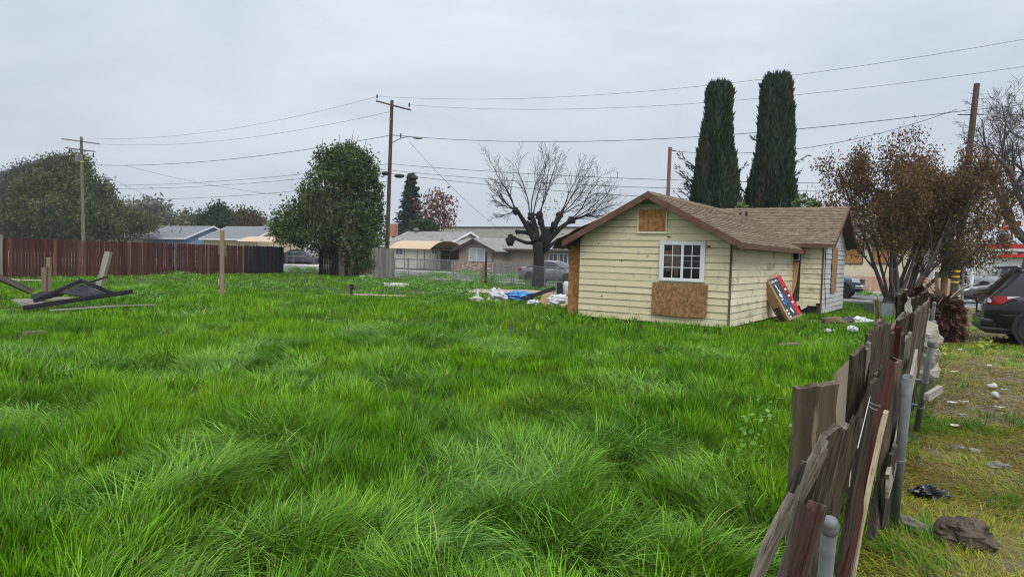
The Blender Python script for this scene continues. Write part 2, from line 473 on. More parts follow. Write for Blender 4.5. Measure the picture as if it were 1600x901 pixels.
def lot_band(name, n, d0, d1, w, segs, hscale, k0=-.95, k1=.72, cell=.2):
    x, y = scatter(n, d0, d1, k0, k1)
    ci, cj = np.floor(x / cell), np.floor(y / cell)          # tufts
    tx = (ci + .15 + .7 * _hash(ci, cj, 5)) * cell; ty = (cj + .15 + .7 * _hash(ci, cj, 9)) * cell; tr = _hash(ci, cj, 13)
    ox, oy = x - tx, y - ty
    x, y = tx + ox * .62, ty + oy * .62
    u, v = to_uv(x, y)
    clump = fbm(x * 1.6, y * 1.6, 31)
    keep = (u < -.47) & (v < 34.5) & (u > -41.3 - (v - 15) * .22) & ~in_house(x, y) & ~in_patch(x, y) & (ng.random(n) < .25 + 1.5 * clump)
    x, y, ox, oy, tr = x[keep], y[keep], ox[keep], oy[keep], tr[keep]; n = len(x)
    u, v = to_uv(x, y)
    lod = lodging(x, y)
    mound = fbm(x * 2.4, y * 1.9, 51)
    h = (.15 + .27 * sstep(.2, .85, mound)) * hscale * (.55 + .5 * ng.random(n) + .3 * tr)
    h *= 1 - .30 * sstep(16, 30, y)
    h *= 1 - .55 * sstep(.60, .74, fbm(x * .23 + 9, y * .3, 77)) * sstep(9, 14, y)
    h *= 1 - .6 * np.exp(-(((u + 25) / 7) ** 2 + ((v - 4) / 4) ** 2))
    h *= .5 + .5 * sstep(.0, 1.0, -u - .45)
    pc = G(115, 484); h *= 1 - .6 * np.exp(-(((x - pc.x) / 2.2) ** 2 + ((y - pc.y) / 2.4) ** 2))
    for (cx, cy, ru, rv, an) in PATCHES: h *= 1 - .55 * np.exp(-(((x - cx) / (ru * 1.3)) ** 2 + ((y - cy + 1.2) / (rv * 1.2 + 1.0)) ** 2))
    h = h * (1 + .75 * lod)
    fl = 2 * math.pi * 1.7 * fbm(x * .7, y * .7, 61, 2)
    on = np.hypot(ox, oy) + 1e-6
    vx = np.cos(fl) * (.2 + 1.5 * lod) + ox / on * .6 + ng.normal(0, .75, n); vy = np.sin(fl) * (.2 + 1.5 * lod) + oy / on * .6 + ng.normal(0, .75, n)
    az = np.arctan2(vy, vx)
    lean = np.abs(.14 + ng.normal(0, .17, n)) + lod * (.55 + .25 * ng.random(n))
    bend = .2 + .6 * ng.random(n) ** 2 + lod * .85
    col = grass_cols(x, y, lod, n) * (.72 + .5 * tr)[:, None]
    o = blades(name, x, y, h, az, lean, bend, w * (.7 + .6 * ng.random(n)), segs, col)
    return o
go = lot_band('lot_grass', 175000, 2.6, 7.5, .0078, 3, .86, -.98, .62, cell=.16)
tag(go, 'tall lush green grass pressed into swirls in the front of the lot', 'grass', kind='stuff')
go = lot_band('lot_grass', 205000, 7.5, 15, .0115, 2, .74, cell=.18)
tag(go, 'dense green grass covering the middle of the empty lot', 'grass', kind='stuff')
go = lot_band('lot_grass', 175000, 15, 29, .0190, 2, .70, cell=.28)
tag(go, 'green grass around the yellow house and the fallen panel', 'grass', kind='stuff')
go = lot_band('lot_grass', 120000, 29, 56, .032, 2, .62, cell=.5)
tag(go, 'green grass at the back of the lot along the fences', 'grass', kind='stuff')

# the worn strip on the other side of the near fence: short flattened yellow and brown grass
def yard_band(name, n, d0, d1, w, segs, hs, k0=.15, k1=1.1):
    x, y = scatter(n, d0, d1, k0, k1)
    u, v = to_uv(x, y)
    bare = fbm(x * 1.9 + 5, y * 1.5, 101); green = fbm(x * 1.7, y * 1.4, 131) + .12 * (ng.random(n) - .5) + .10 * sstep(12, 16, y)
    keep = (u > -.45) & (v < 36.2) & (ng.random(n) < 1.15 - .85 * sstep(.60, .74, bare))
    x, y, green = x[keep], y[keep], green[keep]; n = len(x)
    straw = np.array([.38, .27, .06]); brown = np.array([.20, .12, .035]); yg = np.array([.28, .32, .025]); gr = np.array([.11, .25, .015])
    q = ng.random(n)[:, None]
    c = straw * (1 - q) + brown * q
    mid = .4 + .7 * sstep(.36, .54, green)[:, None]; hi = .8 * sstep(.64, .80, green)[:, None]
    pick = ng.random(n)[:, None]
    c = np.where(pick < mid * .68, yg, c); c = np.where(pick < hi * .9, gr, c)
    c = c * (.6 + .75 * ng.random(n))[:, None]
    h = hs * (.4 + .8 * ng.random(n)) * (1 + .3 * sstep(.55, .7, green))
    up = (pick[:, 0] < hi[:, 0] * .9)
    lean = np.where(up, .3 + .4 * ng.random(n), .75 + .6 * ng.random(n)); bend = .3 + .9 * ng.random(n)
    az = 2 * math.pi * 2 * fbm(x * .5, y * .5, 161, 2) + ng.normal(0, 1.0, n)
    return blades(name, x, y, h, az, lean, bend, w * (.7 + .6 * ng.random(n)), segs, c)
go = yard_band('dry_grass', 110000, 1.4, 7.5, .0055, 2, .11)
tag(go, 'trampled straw-coloured grass beside the near fence', 'grass', kind='stuff')
go = yard_band('dry_grass', 90000, 7.5, 16, .010, 2, .10)
tag(go, 'patchy yellow and green grass behind the black parked car', 'grass', kind='stuff')
go = yard_band('dry_grass', 30000, 16, 33, .03, 2, .12)
tag(go, 'thin yellow-green grass reaching the edge of the street', 'grass', kind='stuff')
# ================================================================== YELLOW HOUSE
def osb_mat(name, c1, c2, c3, sc=26):
    if name in _mats: return _mats[name]
    m = bpy.data.materials.new(name); m.use_nodes = True
    nt = m.node_tree; N = nt.nodes; Lk = nt.links; b = N['Principled BSDF']
    b.inputs['Roughness'].default_value = .85; b.inputs['Specular IOR Level'].default_value = .2
    g = N.new('ShaderNodeNewGeometry')
    v = N.new('ShaderNodeTexVoronoi'); v.inputs['Scale'].default_value = sc
    dn = N.new('ShaderNodeTexNoise'); dn.inputs['Scale'].default_value = 9
    ad = N.new('ShaderNodeVectorMath'); ad.operation = 'MULTIPLY_ADD'; ad.inputs[1].default_value = (.12, .12, .12)
    Lk.new(g.outputs['Position'], dn.inputs['Vector']); Lk.new(dn.outputs['Color'], ad.inputs[0]); Lk.new(g.outputs['Position'], ad.inputs[2])
    mpn = N.new('ShaderNodeMapping'); mpn.inputs['Scale'].default_value = (1, 1, .55); Lk.new(ad.outputs[0], mpn.inputs[0])
    Lk.new(mpn.outputs[0], v.inputs['Vector'])
    sx = N.new('ShaderNodeSeparateColor'); Lk.new(v.outputs['Color'], sx.inputs[0])
    r = N.new('ShaderNodeValToRGB'); r.color_ramp.elements[0].color = (*c1, 1); r.color_ramp.elements[1].color = (*c3, 1)
    e = r.color_ramp.elements.new(.5); e.color = (*c2, 1)
    Lk.new(sx.outputs[0], r.inputs[0])
    n2 = N.new('ShaderNodeTexNoise'); n2.inputs['Scale'].default_value = 2.5; n2.inputs['Detail'].default_value = 4; Lk.new(g.outputs['Position'], n2.inputs['Vector'])
    hs = N.new('ShaderNodeHueSaturation'); q = N.new('ShaderNodeMapRange'); q.inputs['To Min'].default_value = .6; q.inputs['To Max'].default_value = 1.35
    Lk.new(n2.outputs[0], q.inputs['Value']); Lk.new(q.outputs[0], hs.inputs['Value']); Lk.new(r.outputs[0], hs.inputs['Color'])
    Lk.new(hs.outputs[0], b.inputs['Base Color'])
    bp = N.new('ShaderNodeBump'); bp.inputs['Strength'].default_value = .3; bp.inputs['Distance'].default_value = .01
    Lk.new(v.outputs['Distance'], bp.inputs['Height']); Lk.new(bp.outputs[0], b.inputs['Normal'])
    _mats[name] = m; return m
m_osb_dark = osb_mat('weathered_osb', (.17, .085, .035), (.26, .14, .06), (.34, .20, .10))
m_osb_bright = osb_mat('orange_osb', (.28, .12, .035), (.42, .20, .06), (.5, .28, .11))
m_ply = mat('plywood_sheet', (.42, .24, .12), (.52, .33, .18), scale=3, stretch=(1, 1, .25), world=True, extra=[((.27, .15, .08), 2, .6, .1, (1, 1, .3))])
m_yel = mat('yellow_siding_paint', (.605, .530, .335), (.645, .570, .370), scale=.9, rough=.7, bump=.15, bscale=40, world=True, var=.05,
            extra=[((.47, .41, .26), 1.7, .55, .2, (1, 1, 2.2)), ((.19, .15, .10), 13, .645, .035, (.5, .5, 3)), ((.40, .37, .33), 6, .63, .06, (1, 1, .5))])
m_yel2 = mat('soiled_yellow_siding', (.65, .585, .405), (.73, .665, .475), scale=.9, rough=.75, bump=.2, bscale=40, world=True, var=.07,
             extra=[((.33, .28, .18), 1.9, .54, .16, (1, 1, 1.6)), ((.16, .12, .08), 9, .66, .04, (.5, .5, 3))])
m_wht_side = mat('grey_white_siding', (.46, .46, .45), (.56, .56, .54), scale=1.2, rough=.75, bump=.2, bscale=40, world=True, var=.06,
                 extra=[((.28, .26, .23), 2.2, .6, .12, (1, 1, 1.6)), ((.17, .13, .1), 10, .68, .04, (.5, .5, 3))])
m_sheath = mat('black_sheathing', (.045, .035, .028), (.08, .06, .045), scale=5)
m_trim_brown = mat('brown_fascia_paint', (.10, .050, .030), (.155, .082, .052), scale=2.5, rough=.6, stretch=(1, 1, 1), extra=[((.30, .2, .14), 5, .68, .05, (1, 1, 1)), ((.05, .03, .02), 3, .62, .1, (1, 1, 1))])
m_shingle = mat('brown_shingle', (.148, .106, .068), (.235, .172, .112), scale=4.2, rough=.95, bump=.4, bscale=60, world=True, var=.10, detail=3, pos=(.38, .62),
                extra=[((.12, .075, .05), 7.5, .56, .05, (1, 1, 1)), ((.34, .25, .17), 3.3, .66, .1, (1, 1, 1))])
m_white = mat('worn_white_paint', (.62, .62, .60), (.70, .70, .68), scale=3, rough=.6, extra=[((.30, .27, .22), 6, .63, .06, (1, 1, 1)), ((.2, .09, .05), 16, .72, .04, (1, 1, 1))])
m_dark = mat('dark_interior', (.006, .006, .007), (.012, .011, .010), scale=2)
m_pane = bpy.data.materials.new('window_pane'); m_pane.use_nodes = True
_n = m_pane.node_tree; _t = _n.nodes.new('ShaderNodeBsdfTransparent'); _g = _n.nodes.new('ShaderNodeBsdfGlossy'); _g.inputs['Roughness'].default_value = .03
_f = _n.nodes.new('ShaderNodeFresnel'); _f.inputs[0].default_value = 1.5
_x = _n.nodes.new('ShaderNodeMixShader'); _t.inputs[0].default_value = (.8, .82, .82, 1)
_n.links.new(_f.outputs[0], _x.inputs[0]); _n.links.new(_t.outputs[0], _x.inputs[1]); _n.links.new(_g.outputs[0], _x.inputs[2])
_n.links.new(_x.outputs[0], _n.nodes['Material Output'].inputs['Surface'])

house = thing('wooden_house', 'small boarded-up pale yellow clapboard house with brown shingle roof', 'house', HO, STREET)
def HR(px, py, ax, val):                   # pixel on a wall plane of the house, in house coordinates
    r = ray(px, py); rl = Vector((r.dot(AX), r.dot(BX), r.z)); c = CAM - HO; cl = Vector((c.dot(AX), c.dot(BX), c.z))
    t = (val - cl[ax]) / rl[ax]; return cl + rl * t
WW, WL, GX0, GX1, GY0, GY1 = 4.17, 7.1, -4.17, .907, 7.1, 11.66
WE, WRG, WS = 2.17, 3.45, .5257           # wing eave edge, ridge, slope
ME, MRG, MS = 2.37, 3.72, .5133
def clap(wall, org, dx, nrm, ext, z0, z1, m, exp=.177, seed=1, butts=.35):
    rr = random.Random(seed); z = z0; org, dx, nrm = Vector(org), Vector(dx), Vector(nrm)
    while z < z1 - .03:
        zt = min(z + exp, z1)
        a0, b0 = ext(z); a1, b1 = ext(zt)
        if b0 - a0 < .08: break
        cuts = [(0, 1)]
        if rr.random() < butts and b0 - a0 > 2:
            c = rr.uniform(.25, .75); cuts = [(0, c), (c + .0018, 1)]
        for (f0, f1) in cuts:
            j = rr.uniform(-.010, .009); k = rr.uniform(-.010, .009); p0 = .030 + rr.uniform(-.006, .010); p1 = .012
            s = lambda a, b, f: a + (b - a) * f
            pr = []
            sg = 0.0
            for (ss, zz, pp) in ((s(a0, b0, f0), z + j, p0), (s(a0, b0, f1), z + k, p0), (s(a1, b1, f1), zt - .004, p1), (s(a1, b1, f0), zt - .004, p1)):
                pr.append(org + dx * ss + Vector((0, 0, zz)) + nrm * pp)
            pb = []
            for (ss, zz) in ((s(a0, b0, f0), z + j), (s(a0, b0, f1), z + k), (s(a1, b1, f1), zt - .004), (s(a1, b1, f0), zt - .004)):
                pb.append(org + dx * ss + Vector((0, 0, zz)) + nrm * .001)
            mb = MB(); mb.add(pr + pb, [(0, 1, 2, 3), (7, 6, 5, 4), (0, 4, 5, 1), (1, 5, 6, 2), (2, 6, 7, 3), (3, 7, 4, 0)])
            part('clapboard', mb, m, wall)
        z = zt
BZ = .10
def wallbox(name, verts, faces, m): mb = MB(); mb.add(verts, faces); return part(name, mb, m, house)
# wing walls (dark sheathing that shows in the joints) with clapboards
apx = -WW / 2
zs = WE + .35 * WS - .04; zr = WRG - .06
mb = MB(); mb.prism([(-WW, 0, BZ), (0, 0, BZ), (0, 0, zs), (apx, 0, zr), (-WW, 0, zs)], (0, .12, 0))
w_front = part('wall', mb, m_sheath, house)
def ext_g(z):
    if z <= zs: return (.0, WW)
    f = (z - zs) / (zr - zs) * WW / 2
    return (f, WW - f)
clap(w_front, (-WW, 0, 0), (1, 0, 0), (0, -1, 0), ext_g, BZ, zr, m_yel, seed=3)
mb = MB(); mb.box(-.12, 0, .124, WL, BZ, zs); w_side = part('wall', mb, m_sheath, house)
clap(w_side, (0, 0.01, 0), (0, 1, 0), (1, 0, 0), lambda z: (0, WL), BZ + (.0), zs - .02, m_yel2, seed=4)
mb = MB(); mb.box(-WW, -WW + .12, .124, GY1, BZ, zs); part('wall', mb, m_yel, house)
# main body walls
zm = ME + .35 * MS - .04; zmr = MRG - .06
mb = MB(); mb.box(.003, GX1 - .124, GY0, GY0 + .12, BZ + .24, zm); w_m = part('wall', mb, m_sheath, house)
clap(w_m, (.25, GY0, 0), (1, 0, 0), (0, -1, 0), lambda z: (0, GX1 - .25), BZ + .36, zm - .02, m_yel2, seed=5, exp=.16)
mb = MB(); mid = (GY0 + GY1) / 2
mb.prism([(GX1, GY0, BZ), (GX1, GY1, BZ), (GX1, GY1, zm), (GX1, mid, zmr), (GX1, GY0, zm)], (-.12, 0, 0))
w_e = part('wall', mb, m_sheath, house)
LW = GY1 - GY0
def ext_e(z):
    if z <= zm: return (0, LW)
    f = (z - zm) / (zmr - zm) * LW / 2; return (f, LW - f)
clap(w_e, (GX1, GY0, 0), (0, 1, 0), (1, 0, 0), ext_e, BZ, zmr, m_wht_side, seed=6, exp=.165, butts=.6)
mb = MB(); mb.box(-WW + .13, GX1 - .13, GY1 - .12, GY1, BZ, zm); part('wall', mb, m_yel, house)
mb = MB(); mb.box(-WW + .05, -.06, .06, WL + .2, -.02, BZ + .03); mb.box(-WW + .06, GX1 - .07, GY0 + .07, GY1 - .06, -.02, BZ + .05)
part('foundation', mb, m_sheath, house)
# broken siding and a black sheet standing in for the unlit gap near the ground on the main body
mb = MB(); mb.obox((.48, GY0 - .03, .43), (.3, 0, .015), (0, .008, 0), (0, 0, .075)); part('loose_siding', mb, m_yel2, house)
mb = MB(); mb.obox((.40, GY0 - .05, .33), (.09, 0, .05), (0, .006, 0), (-.03, 0, .07)); part('loose_siding', mb, m_yel2, house)
mb = MB(); mb.box(0.0, GX1, GY0 + .02, GY0 + .06, .03, .30); part('crawl_dark_sheet', mb, m_dark, house)
mb = MB(); mb.box(-.05, GX1 + .02, GY0 - .35, GY0 - .04, .0, .07); part('step', mb, m_conc, house)
# corner boards (dark, rotten)
m_rot = mat('rotten_corner_board', (.05, .035, .025), (.16, .13, .085), scale=6, stretch=(1, 1, .3), extra=[((.45, .4, .26), 7, .6, .05, (1, 1, .4))])
for (x, y) in ((.018, -.018), (GX1 + .018, GY0 - .018)):
    mb = MB(); mb.box(x - .03, x + .02, y - .02, y + .03, .06, zs if y < 1 else zm); part('corner_board', mb, m_rot, house)
# roof planes and shingle courses
def slope(par, p_eave0, p_eave1, up, length, m, exp=.14, seed=1, lift=0):
    """p_eave0 -> p_eave1 along the eave, up = unit vector up the slope"""
    rr = random.Random(seed); p0, p1 = Vector(p_eave0), Vector(p_eave1); e = (p1 - p0); L = e.length; e.normalize(); up = Vector(up).normalized()
    nn = e.cross(up); nn = nn if nn.z > 0 else -nn
    n = int(length / exp)
    for i in range(n):
        mb = MB(); s = -rr.uniform(0, .3)
        while s < L:
            wd = rr.uniform(.22, .36); a = max(0, s); b = min(L, s + wd - .008)
            if b - a > .02:
                h = .012 + rr.uniform(0, .012); dn = rr.uniform(-.012, .012)
                q = lambda ss, tt, hh: p0 + e * ss + up * tt + nn * hh
                t0 = i * exp + dn; t1 = (i + 1.25) * exp
                if t0 < 0: t0 = -.02
                t1 = min(t1, length)
                mb.add([q(a, t0, h + .006), q(b, t0, h + rr.uniform(.003, .009)), q(b, t1, .004), q(a, t1, .004), q(a, t0, 0), q(b, t0, 0)],
                       [(0, 1, 2, 3), (4, 5, 1, 0), (4, 0, 3), (1, 5, 2)])
            s += wd
        part('shingle_course', mb, m, par)
def deck(pts, t, m, name='roof_deck'):
    mb = MB(); a, b, c = Vector(pts[0]), Vector(pts[1]), Vector(pts[2]); n = (b - a).cross(c - a).normalized()
    if n.z < 0: n = -n
    mb.prism(pts, -n * t); return part(name, mb, m, house)
OV = .36
re = apx + WW / 2 + OV
wlen = math.hypot(re - apx, WRG - WE); wup = Vector((apx - re, 0, WRG - WE)).normalized()
rf = deck([(re, -OV, WE), (re, 7.03, WE), (re, 9.0, WE + .001), (apx, 9.0, WRG), (apx, -OV, WRG)][:2] + [(apx, 9.0, WRG), (apx, -OV, WRG)], .045, m_trim_brown, 'roof')
slope(rf, (re, -OV, WE), (re, 7.0, WE), wup, wlen, m_shingle, seed=31)
# the wedge of the wing roof beyond the eave end, up to the valley
for i in range(2, 19):
    z = WE + i * .14 * wup.z; yv = 6.75 + max(0, (z - ME)) / MS + .1
    if yv > 7.1:
        mb = MB(); x = re + wup.x * i * .14; a = Vector((x, 7.0, z)); n = Vector((-wup.z, 0, wup.x)); n = n if n.z > 0 else -n
        s = 7.0
        while s < yv:
            wd = rnd.uniform(.2, .34); b = min(yv, s + wd - .008)
            q = lambda yy, t, h: Vector((x, yy, z)) + wup * t + n * h
            mb.add([q(s, 0, .022), q(b, 0, .02), q(b, .175, .004), q(s, .175, .004), q(s, 0, 0), q(b, 0, 0)], [(0, 1, 2, 3), (4, 5, 1, 0), (4, 0, 3), (1, 5, 2)])
            s += wd
        part('shingle_course', mb, m_shingle, rf)
lf = deck([(apx - (re - apx), -OV, WE), (apx - (re - apx), 7.03, WE), (apx, 9.0, WRG), (apx, -OV, WRG)], .045, m_trim_brown, 'roof')
slope(lf, (2 * apx - re, 7.0, WE), (2 * apx - re, -OV, WE), (-wup.x, 0, wup.z), wlen, m_shingle, seed=32)
mlen = math.hypot(mid - (GY0 - .35), MRG - ME); mup = Vector((0, mid - (GY0 - .35), MRG - ME)).normalized()
ex0, ex1 = -WW - .3, GX1 + .38
mf = deck([(ex0, GY0 - .35, ME), (ex1, GY0 - .35, ME), (ex1, mid, MRG), (ex0, mid, MRG)], .045, m_trim_brown, 'roof')
slope(mf, (ex0, GY0 - .35, ME), (ex1, GY0 - .35, ME), mup, mlen, m_shingle, seed=33)
mk = deck([(ex0, GY1 + .35, ME), (ex1, GY1 + .35, ME), (ex1, mid, MRG), (ex0, mid, MRG)], .045, m_trim_brown, 'roof')
slope(mk, (ex1, GY1 + .35, ME), (ex0, GY1 + .35, ME), (0, -mup.y, mup.z), mlen, m_shingle, seed=34)
# ridge caps
def ridge_caps(p0, p1, sx):
    p0, p1 = Vector(p0), Vector(p1); n = int((p1 - p0).length / .16); mb = MB()
    for i in range(n):
        a = p0.lerp(p1, i / n); b = p0.lerp(p1, (i + 1.2) / n); s = Vector(sx)
        h = .03 + rnd.uniform(0, .008); dn = Vector((0, 0, -.075))
        mb.add([a + Vector((0, 0, h)), b + Vector((0, 0, h - .012)), b + s + dn, a + s + dn, b - s + dn, a - s + dn], [(0, 1, 2, 3), (1, 0, 5, 4)])
    part('ridge_cap', mb, m_shingle, house)
ridge_caps((apx, -OV, WRG), (apx, 8.9, WRG), (.14, 0, 0)); ridge_caps((ex0, mid, MRG), (ex1, mid, MRG), (0, .14, 0))
# fascia
def fascia(p0, p1, out, h=.15, t=.03):
    mb = MB(); p0, p1, out = Vector(p0), Vector(p1), Vector(out)
    mb.prism([p0 + Vector((0, 0, .012)), p1 + Vector((0, 0, .012)), p1 + Vector((0, 0, -h)), p0 + Vector((0, 0, -h))], out * t)
    return part('fascia', mb, m_trim_brown, house, bevel=.004)
fascia((re + .02, -OV - .002, WE), (apx, -OV - .002, WRG), (0, -1, 0), .17); fascia((2 * apx - re - .02, -OV - .002, WE), (apx - .0015, -OV - .002, WRG), (0, -1, 0), .17)
mb = MB(); mb.prism([(apx - .17, -OV - .034, WRG - .09), (apx, -OV - .034, WRG + .0), (apx + .17, -OV - .034, WRG - .09), (apx, -OV - .034, WRG - .19)], (0, -.012, 0)); part('fascia', mb, m_trim_brown, house)
fascia((re + .002, -OV, WE - .01), (re + .002, 7.0, WE - .01), (1, 0, 0), .12); fascia((.1, GY0 - .352, ME - .01), (ex1, GY0 - .352, ME - .01), (0, -1, 0), .11)
fascia((ex1 + .002, GY0 - .35, ME), (ex1 + .002, mid, MRG), (1, 0, 0), .15); fascia((ex1 + .002, GY1 + .35, ME), (ex1 + .002, mid + .001, MRG), (1, 0, 0), .15)
fascia((2 * apx - re - .002, 7.0, WE - .01), (2 * apx - re - .002, -OV, WE - .01), (-1, 0, 0), .12)
# frieze strip with peeling green-grey paint in the peak
mb = MB(); mb.prism([(apx - .42, -.034, zr - .24), (apx + .42, -.034, zr - .24), (apx + .05, -.034, zr - .02), (apx - .05, -.034, zr - .02)], (0, -.008, 0)); part('gable_peak', mb, mat('grey_green_paint', (.23, .26, .2), (.32, .34, .26), scale=4), house)
# roof vents
for (px, py) in ((1156, 345), (1166, 336)):
    p = HR(px, py, 1, 7.6 if px < 1160 else 8.4)
    mb = MB(); hh = .28 if px < 1160 else .12
    mb.lathe([(.05, p.z - .1), (.05, p.z + hh), (.02, p.z + hh + .005)], (p.x, p.y, 0), 10); part('vent_pipe', mb, mat('black_pipe', (.02, .02, .02), (.035, .03, .03)), house, smooth=False)
# attic cover and the board under the window
def panel(name, pxa, pya, pxb, pyb, plane, m, out=.045, t=.012, label=None, skew=(0, 0, 0, 0)):
    a = HR(pxa, pya, 1, plane); b = HR(pxb, pyb, 1, plane); y = plane - out
    mb = MB(); mb.prism([(a.x, y, b.z + skew[0]), (b.x, y, b.z + skew[1]), (b.x, y, a.z + skew[2]), (a.x, y, a.z + skew[3])], (0, -t, 0)); o = part(name, mb, m, house)
    if label: o['label'] = label
    return o
panel('attic_cover', 1000, 327, 1041, 360, 0, m_osb_bright, label='orange chipboard nailed over the attic opening', skew=(-.0, -.02, .0, .0))
mb = MB(); a = HR(1000, 326, 1, 0); b = HR(1041, 361, 1, 0)
for q in ((a.x - .04, a.x, b.z - .05, a.z + .03), (b.x, b.x + .03, b.z - .05, a.z + .03)): mb.box(q[0], q[1], -.06, -.034, q[2], q[3])
mb.box(a.x - .05, b.x + .05, -.062, -.034, b.z - .07, b.z - .012); part('vent_frame', mb, m_yel2, house)
mb = MB(); a = HR(1021, 441, 1, 0); b = HR(1105, 496, 1, 0)
n = 8
P = [[(a.x + (b.x - a.x) * i / n, -.048 - .03 * (j / 4) * math.sin(math.pi * i / n) - .02 * (j / 4), a.z + (b.z - a.z) * j / 4 + .03 * (1 - j / 4) * 0 - .02 * math.sin(i / n * 3.1) * j / 4) for i in range(n + 1)] for j in range(5)]
mb.grid(P); o = part('window_board', mb, m_osb_dark, house); o['label'] = 'weathered brown chipboard sheet under the window'
sm = o.modifiers.new('solid', 'SOLIDIFY'); sm.thickness = .012
# window
a = HR(1033, 376, 1, 0); b = HR(1101, 441, 1, 0)
win = None
X0, X1, Z0, Z1 = a.x, b.x, b.z, a.z
mb = MB(); t = .085
mb.box(X0, X0 + t, -.075, -.034, Z0, Z1); mb.box(X1 - t, X1, -.075, -.034, Z0, Z1); mb.box(X0 + t, X1 - t, -.073, -.034, Z1 - .07, Z1); mb.box(X0 + t, X1 - t, -.08, -.034, Z0, Z0 + .05)
win = part('window', mb, m_white, house)
mb = MB(); mb.box(X0 + t, X1 - t, -.036, -.032, Z0 + .05, Z1 - .07); part('dark_backing', mb, m_dark, win)  # near-black sheet stands in for the unlit room behind the panes
i0, i1, j0, j1 = X0 + t, X1 - t, Z0 + .05, Z1 - .07; mx_ = (i0 + i1) / 2
m_vinyl = mat('white_vinyl', (.68, .69, .69), (.74, .75, .75), rough=.4, scale=2)
mb = MB(); fw = .032
for (p0, p1) in ((i0, mx_ + .012), (mx_ + .014, i1)):
    mb.box(p0, p0 + fw, -.07, -.046, j0, j1); mb.box(p1 - fw, p1, -.07, -.046, j0, j1); mb.box(p0 + fw, p1 - fw, -.069, -.046, j0, j0 + fw); mb.box(p0 + fw, p1 - fw, -.069, -.046, j1 - fw, j1)
part('sash', mb, m_vinyl, win)
for (p0, p1) in ((i0 + fw, mx_ + .012 - fw), (mx_ + .014 + fw, i1 - fw)):
    mb = MB(); c = (p0 + p1) / 2; mb.box(c - .009, c + .009, -.064, -.056, j0 + fw, j1 - fw)
    for q in (1, 2):
        zz = j0 + (j1 - j0) * q / 3; mb.box(p0, c - .009, -.0635, -.0565, zz - .009, zz + .009); mb.box(c + .009, p1, -.0635, -.0565, zz - .009, zz + .009)
    part('muntin', mb, m_vinyl, win)
    for r_ in range(3):
        for (xa, xb) in ((p0, c), (c, p1)):
            za = j0 + (j1 - j0) * r_ / 3; mb = MB(); mb.add([(xa, -.055, za), (xb, -.055, za), (xb, -.055, za + (j1 - j0) / 3), (xa, -.055, za + (j1 - j0) / 3)], [(0, 1, 2, 3)]); part('pane', mb, m_pane, win)
for (f0, f1, g0, g1) in ((.03, .26, .42, .80), (.27, .44, .30, .98), (.30, .42, .08, .36), (.06, .2, .22, .4)):
    mb = MB(); mb.box(i0 + (i1 - i0) * f0, i0 + (i1 - i0) * f1, -.043 - f0 * .01, -.040 - f0 * .01, j0 + (j1 - j0) * g0, j0 + (j1 - j0) * g1); part('interior_board', mb, m_ply, win)
# boards on the other openings
o = None
mb = MB(); a = HR(1235, 409, 1, GY0); b = HR(1248, 468, 1, GY0)
mb.prism([(a.x + .02, GY0 - .05, b.z - .2), (a.x + .22, GY0 - .05, b.z + .45), (a.x + .29, GY0 - .05, a.z), (a.x + .02, GY0 - .05, a.z)], (0, -.015, 0)); part('door_board', mb, m_ply, house)
mb = MB(); a2 = HR(1237, 391, 1, GY0)
mb.box(a.x + .02, a.x + .30, GY0 - .04, GY0 - .03, a.z + .01, a2.z); part('door_dark_sheet', mb, m_dark, house)  # near-black sheet on the closed wall, painted as an unlit opening
mb = MB(); mb.box(a.x + .08, a.x + .30, GY0 - .10, GY0 - .045, a.z + .05, a.z + .34); part('vent_box', mb, m_white, house)
mb = MB(); mb.box(a.x + .11, a.x + .27, GY0 - .106, GY0 - .101, a.z + .08, a.z + .31); part('vent_grille', mb, m_dark, house)
mb = MB(); ya = HR(1299, 385, 0, GX1).y; yb = HR(1307, 385, 0, GX1).y; zt_ = HR(1302, 386, 0, GX1).z; zb_ = HR(1301, 457, 0, GX1).z
mb.prism([(GX1 + .05, ya, zb_), (GX1 + .05, yb - .1, zb_ + .02), (GX1 + .05, yb, zt_), (GX1 + .05, ya, zt_)], (.02, 0, 0)); o = part('window_board', mb, mat('brown_plywood', (.26, .16, .09), (.34, .22, .13), scale=2.5), house); o['label'] = 'tall narrow plywood board over the end window'
# cable hanging on the white end wall
mb = MB(); pts = []
for i in range(14):
    t = i / 13; y = GY0 + .12 + .55 * t ** 2 + .04 * math.sin(9 * t); pts.append((GX1 + .055, y, 2.25 - 1.95 * t))
mb.tube(pts, .011, 5); part('cable', mb, m_dark, house)
# nails, hooks and knocked-out knots in the gable siding
mb = MB()
for (px, py) in ((1046, 369.5), (1108, 384.5)):
    p = HR(px, py, 1, -.03); mb.bar((p.x - .05, p.y, p.z), (p.x + .05, p.y - .06, p.z), .025)
part('hook', mb, m_dark, house)
for (px, py, w_, h_) in ((935, 380, .022, .012), (971, 407, .008, .035), (1012, 400, .03, .008), (940, 462, .035, .009)):
    p = HR(px, py, 1, -.036); mb = MB(); mb.lump((p.x, p.y, p.z), (w_, .004, h_), px, .4, nu=8, nv=5); part('knot_hole', mb, m_dark, house)
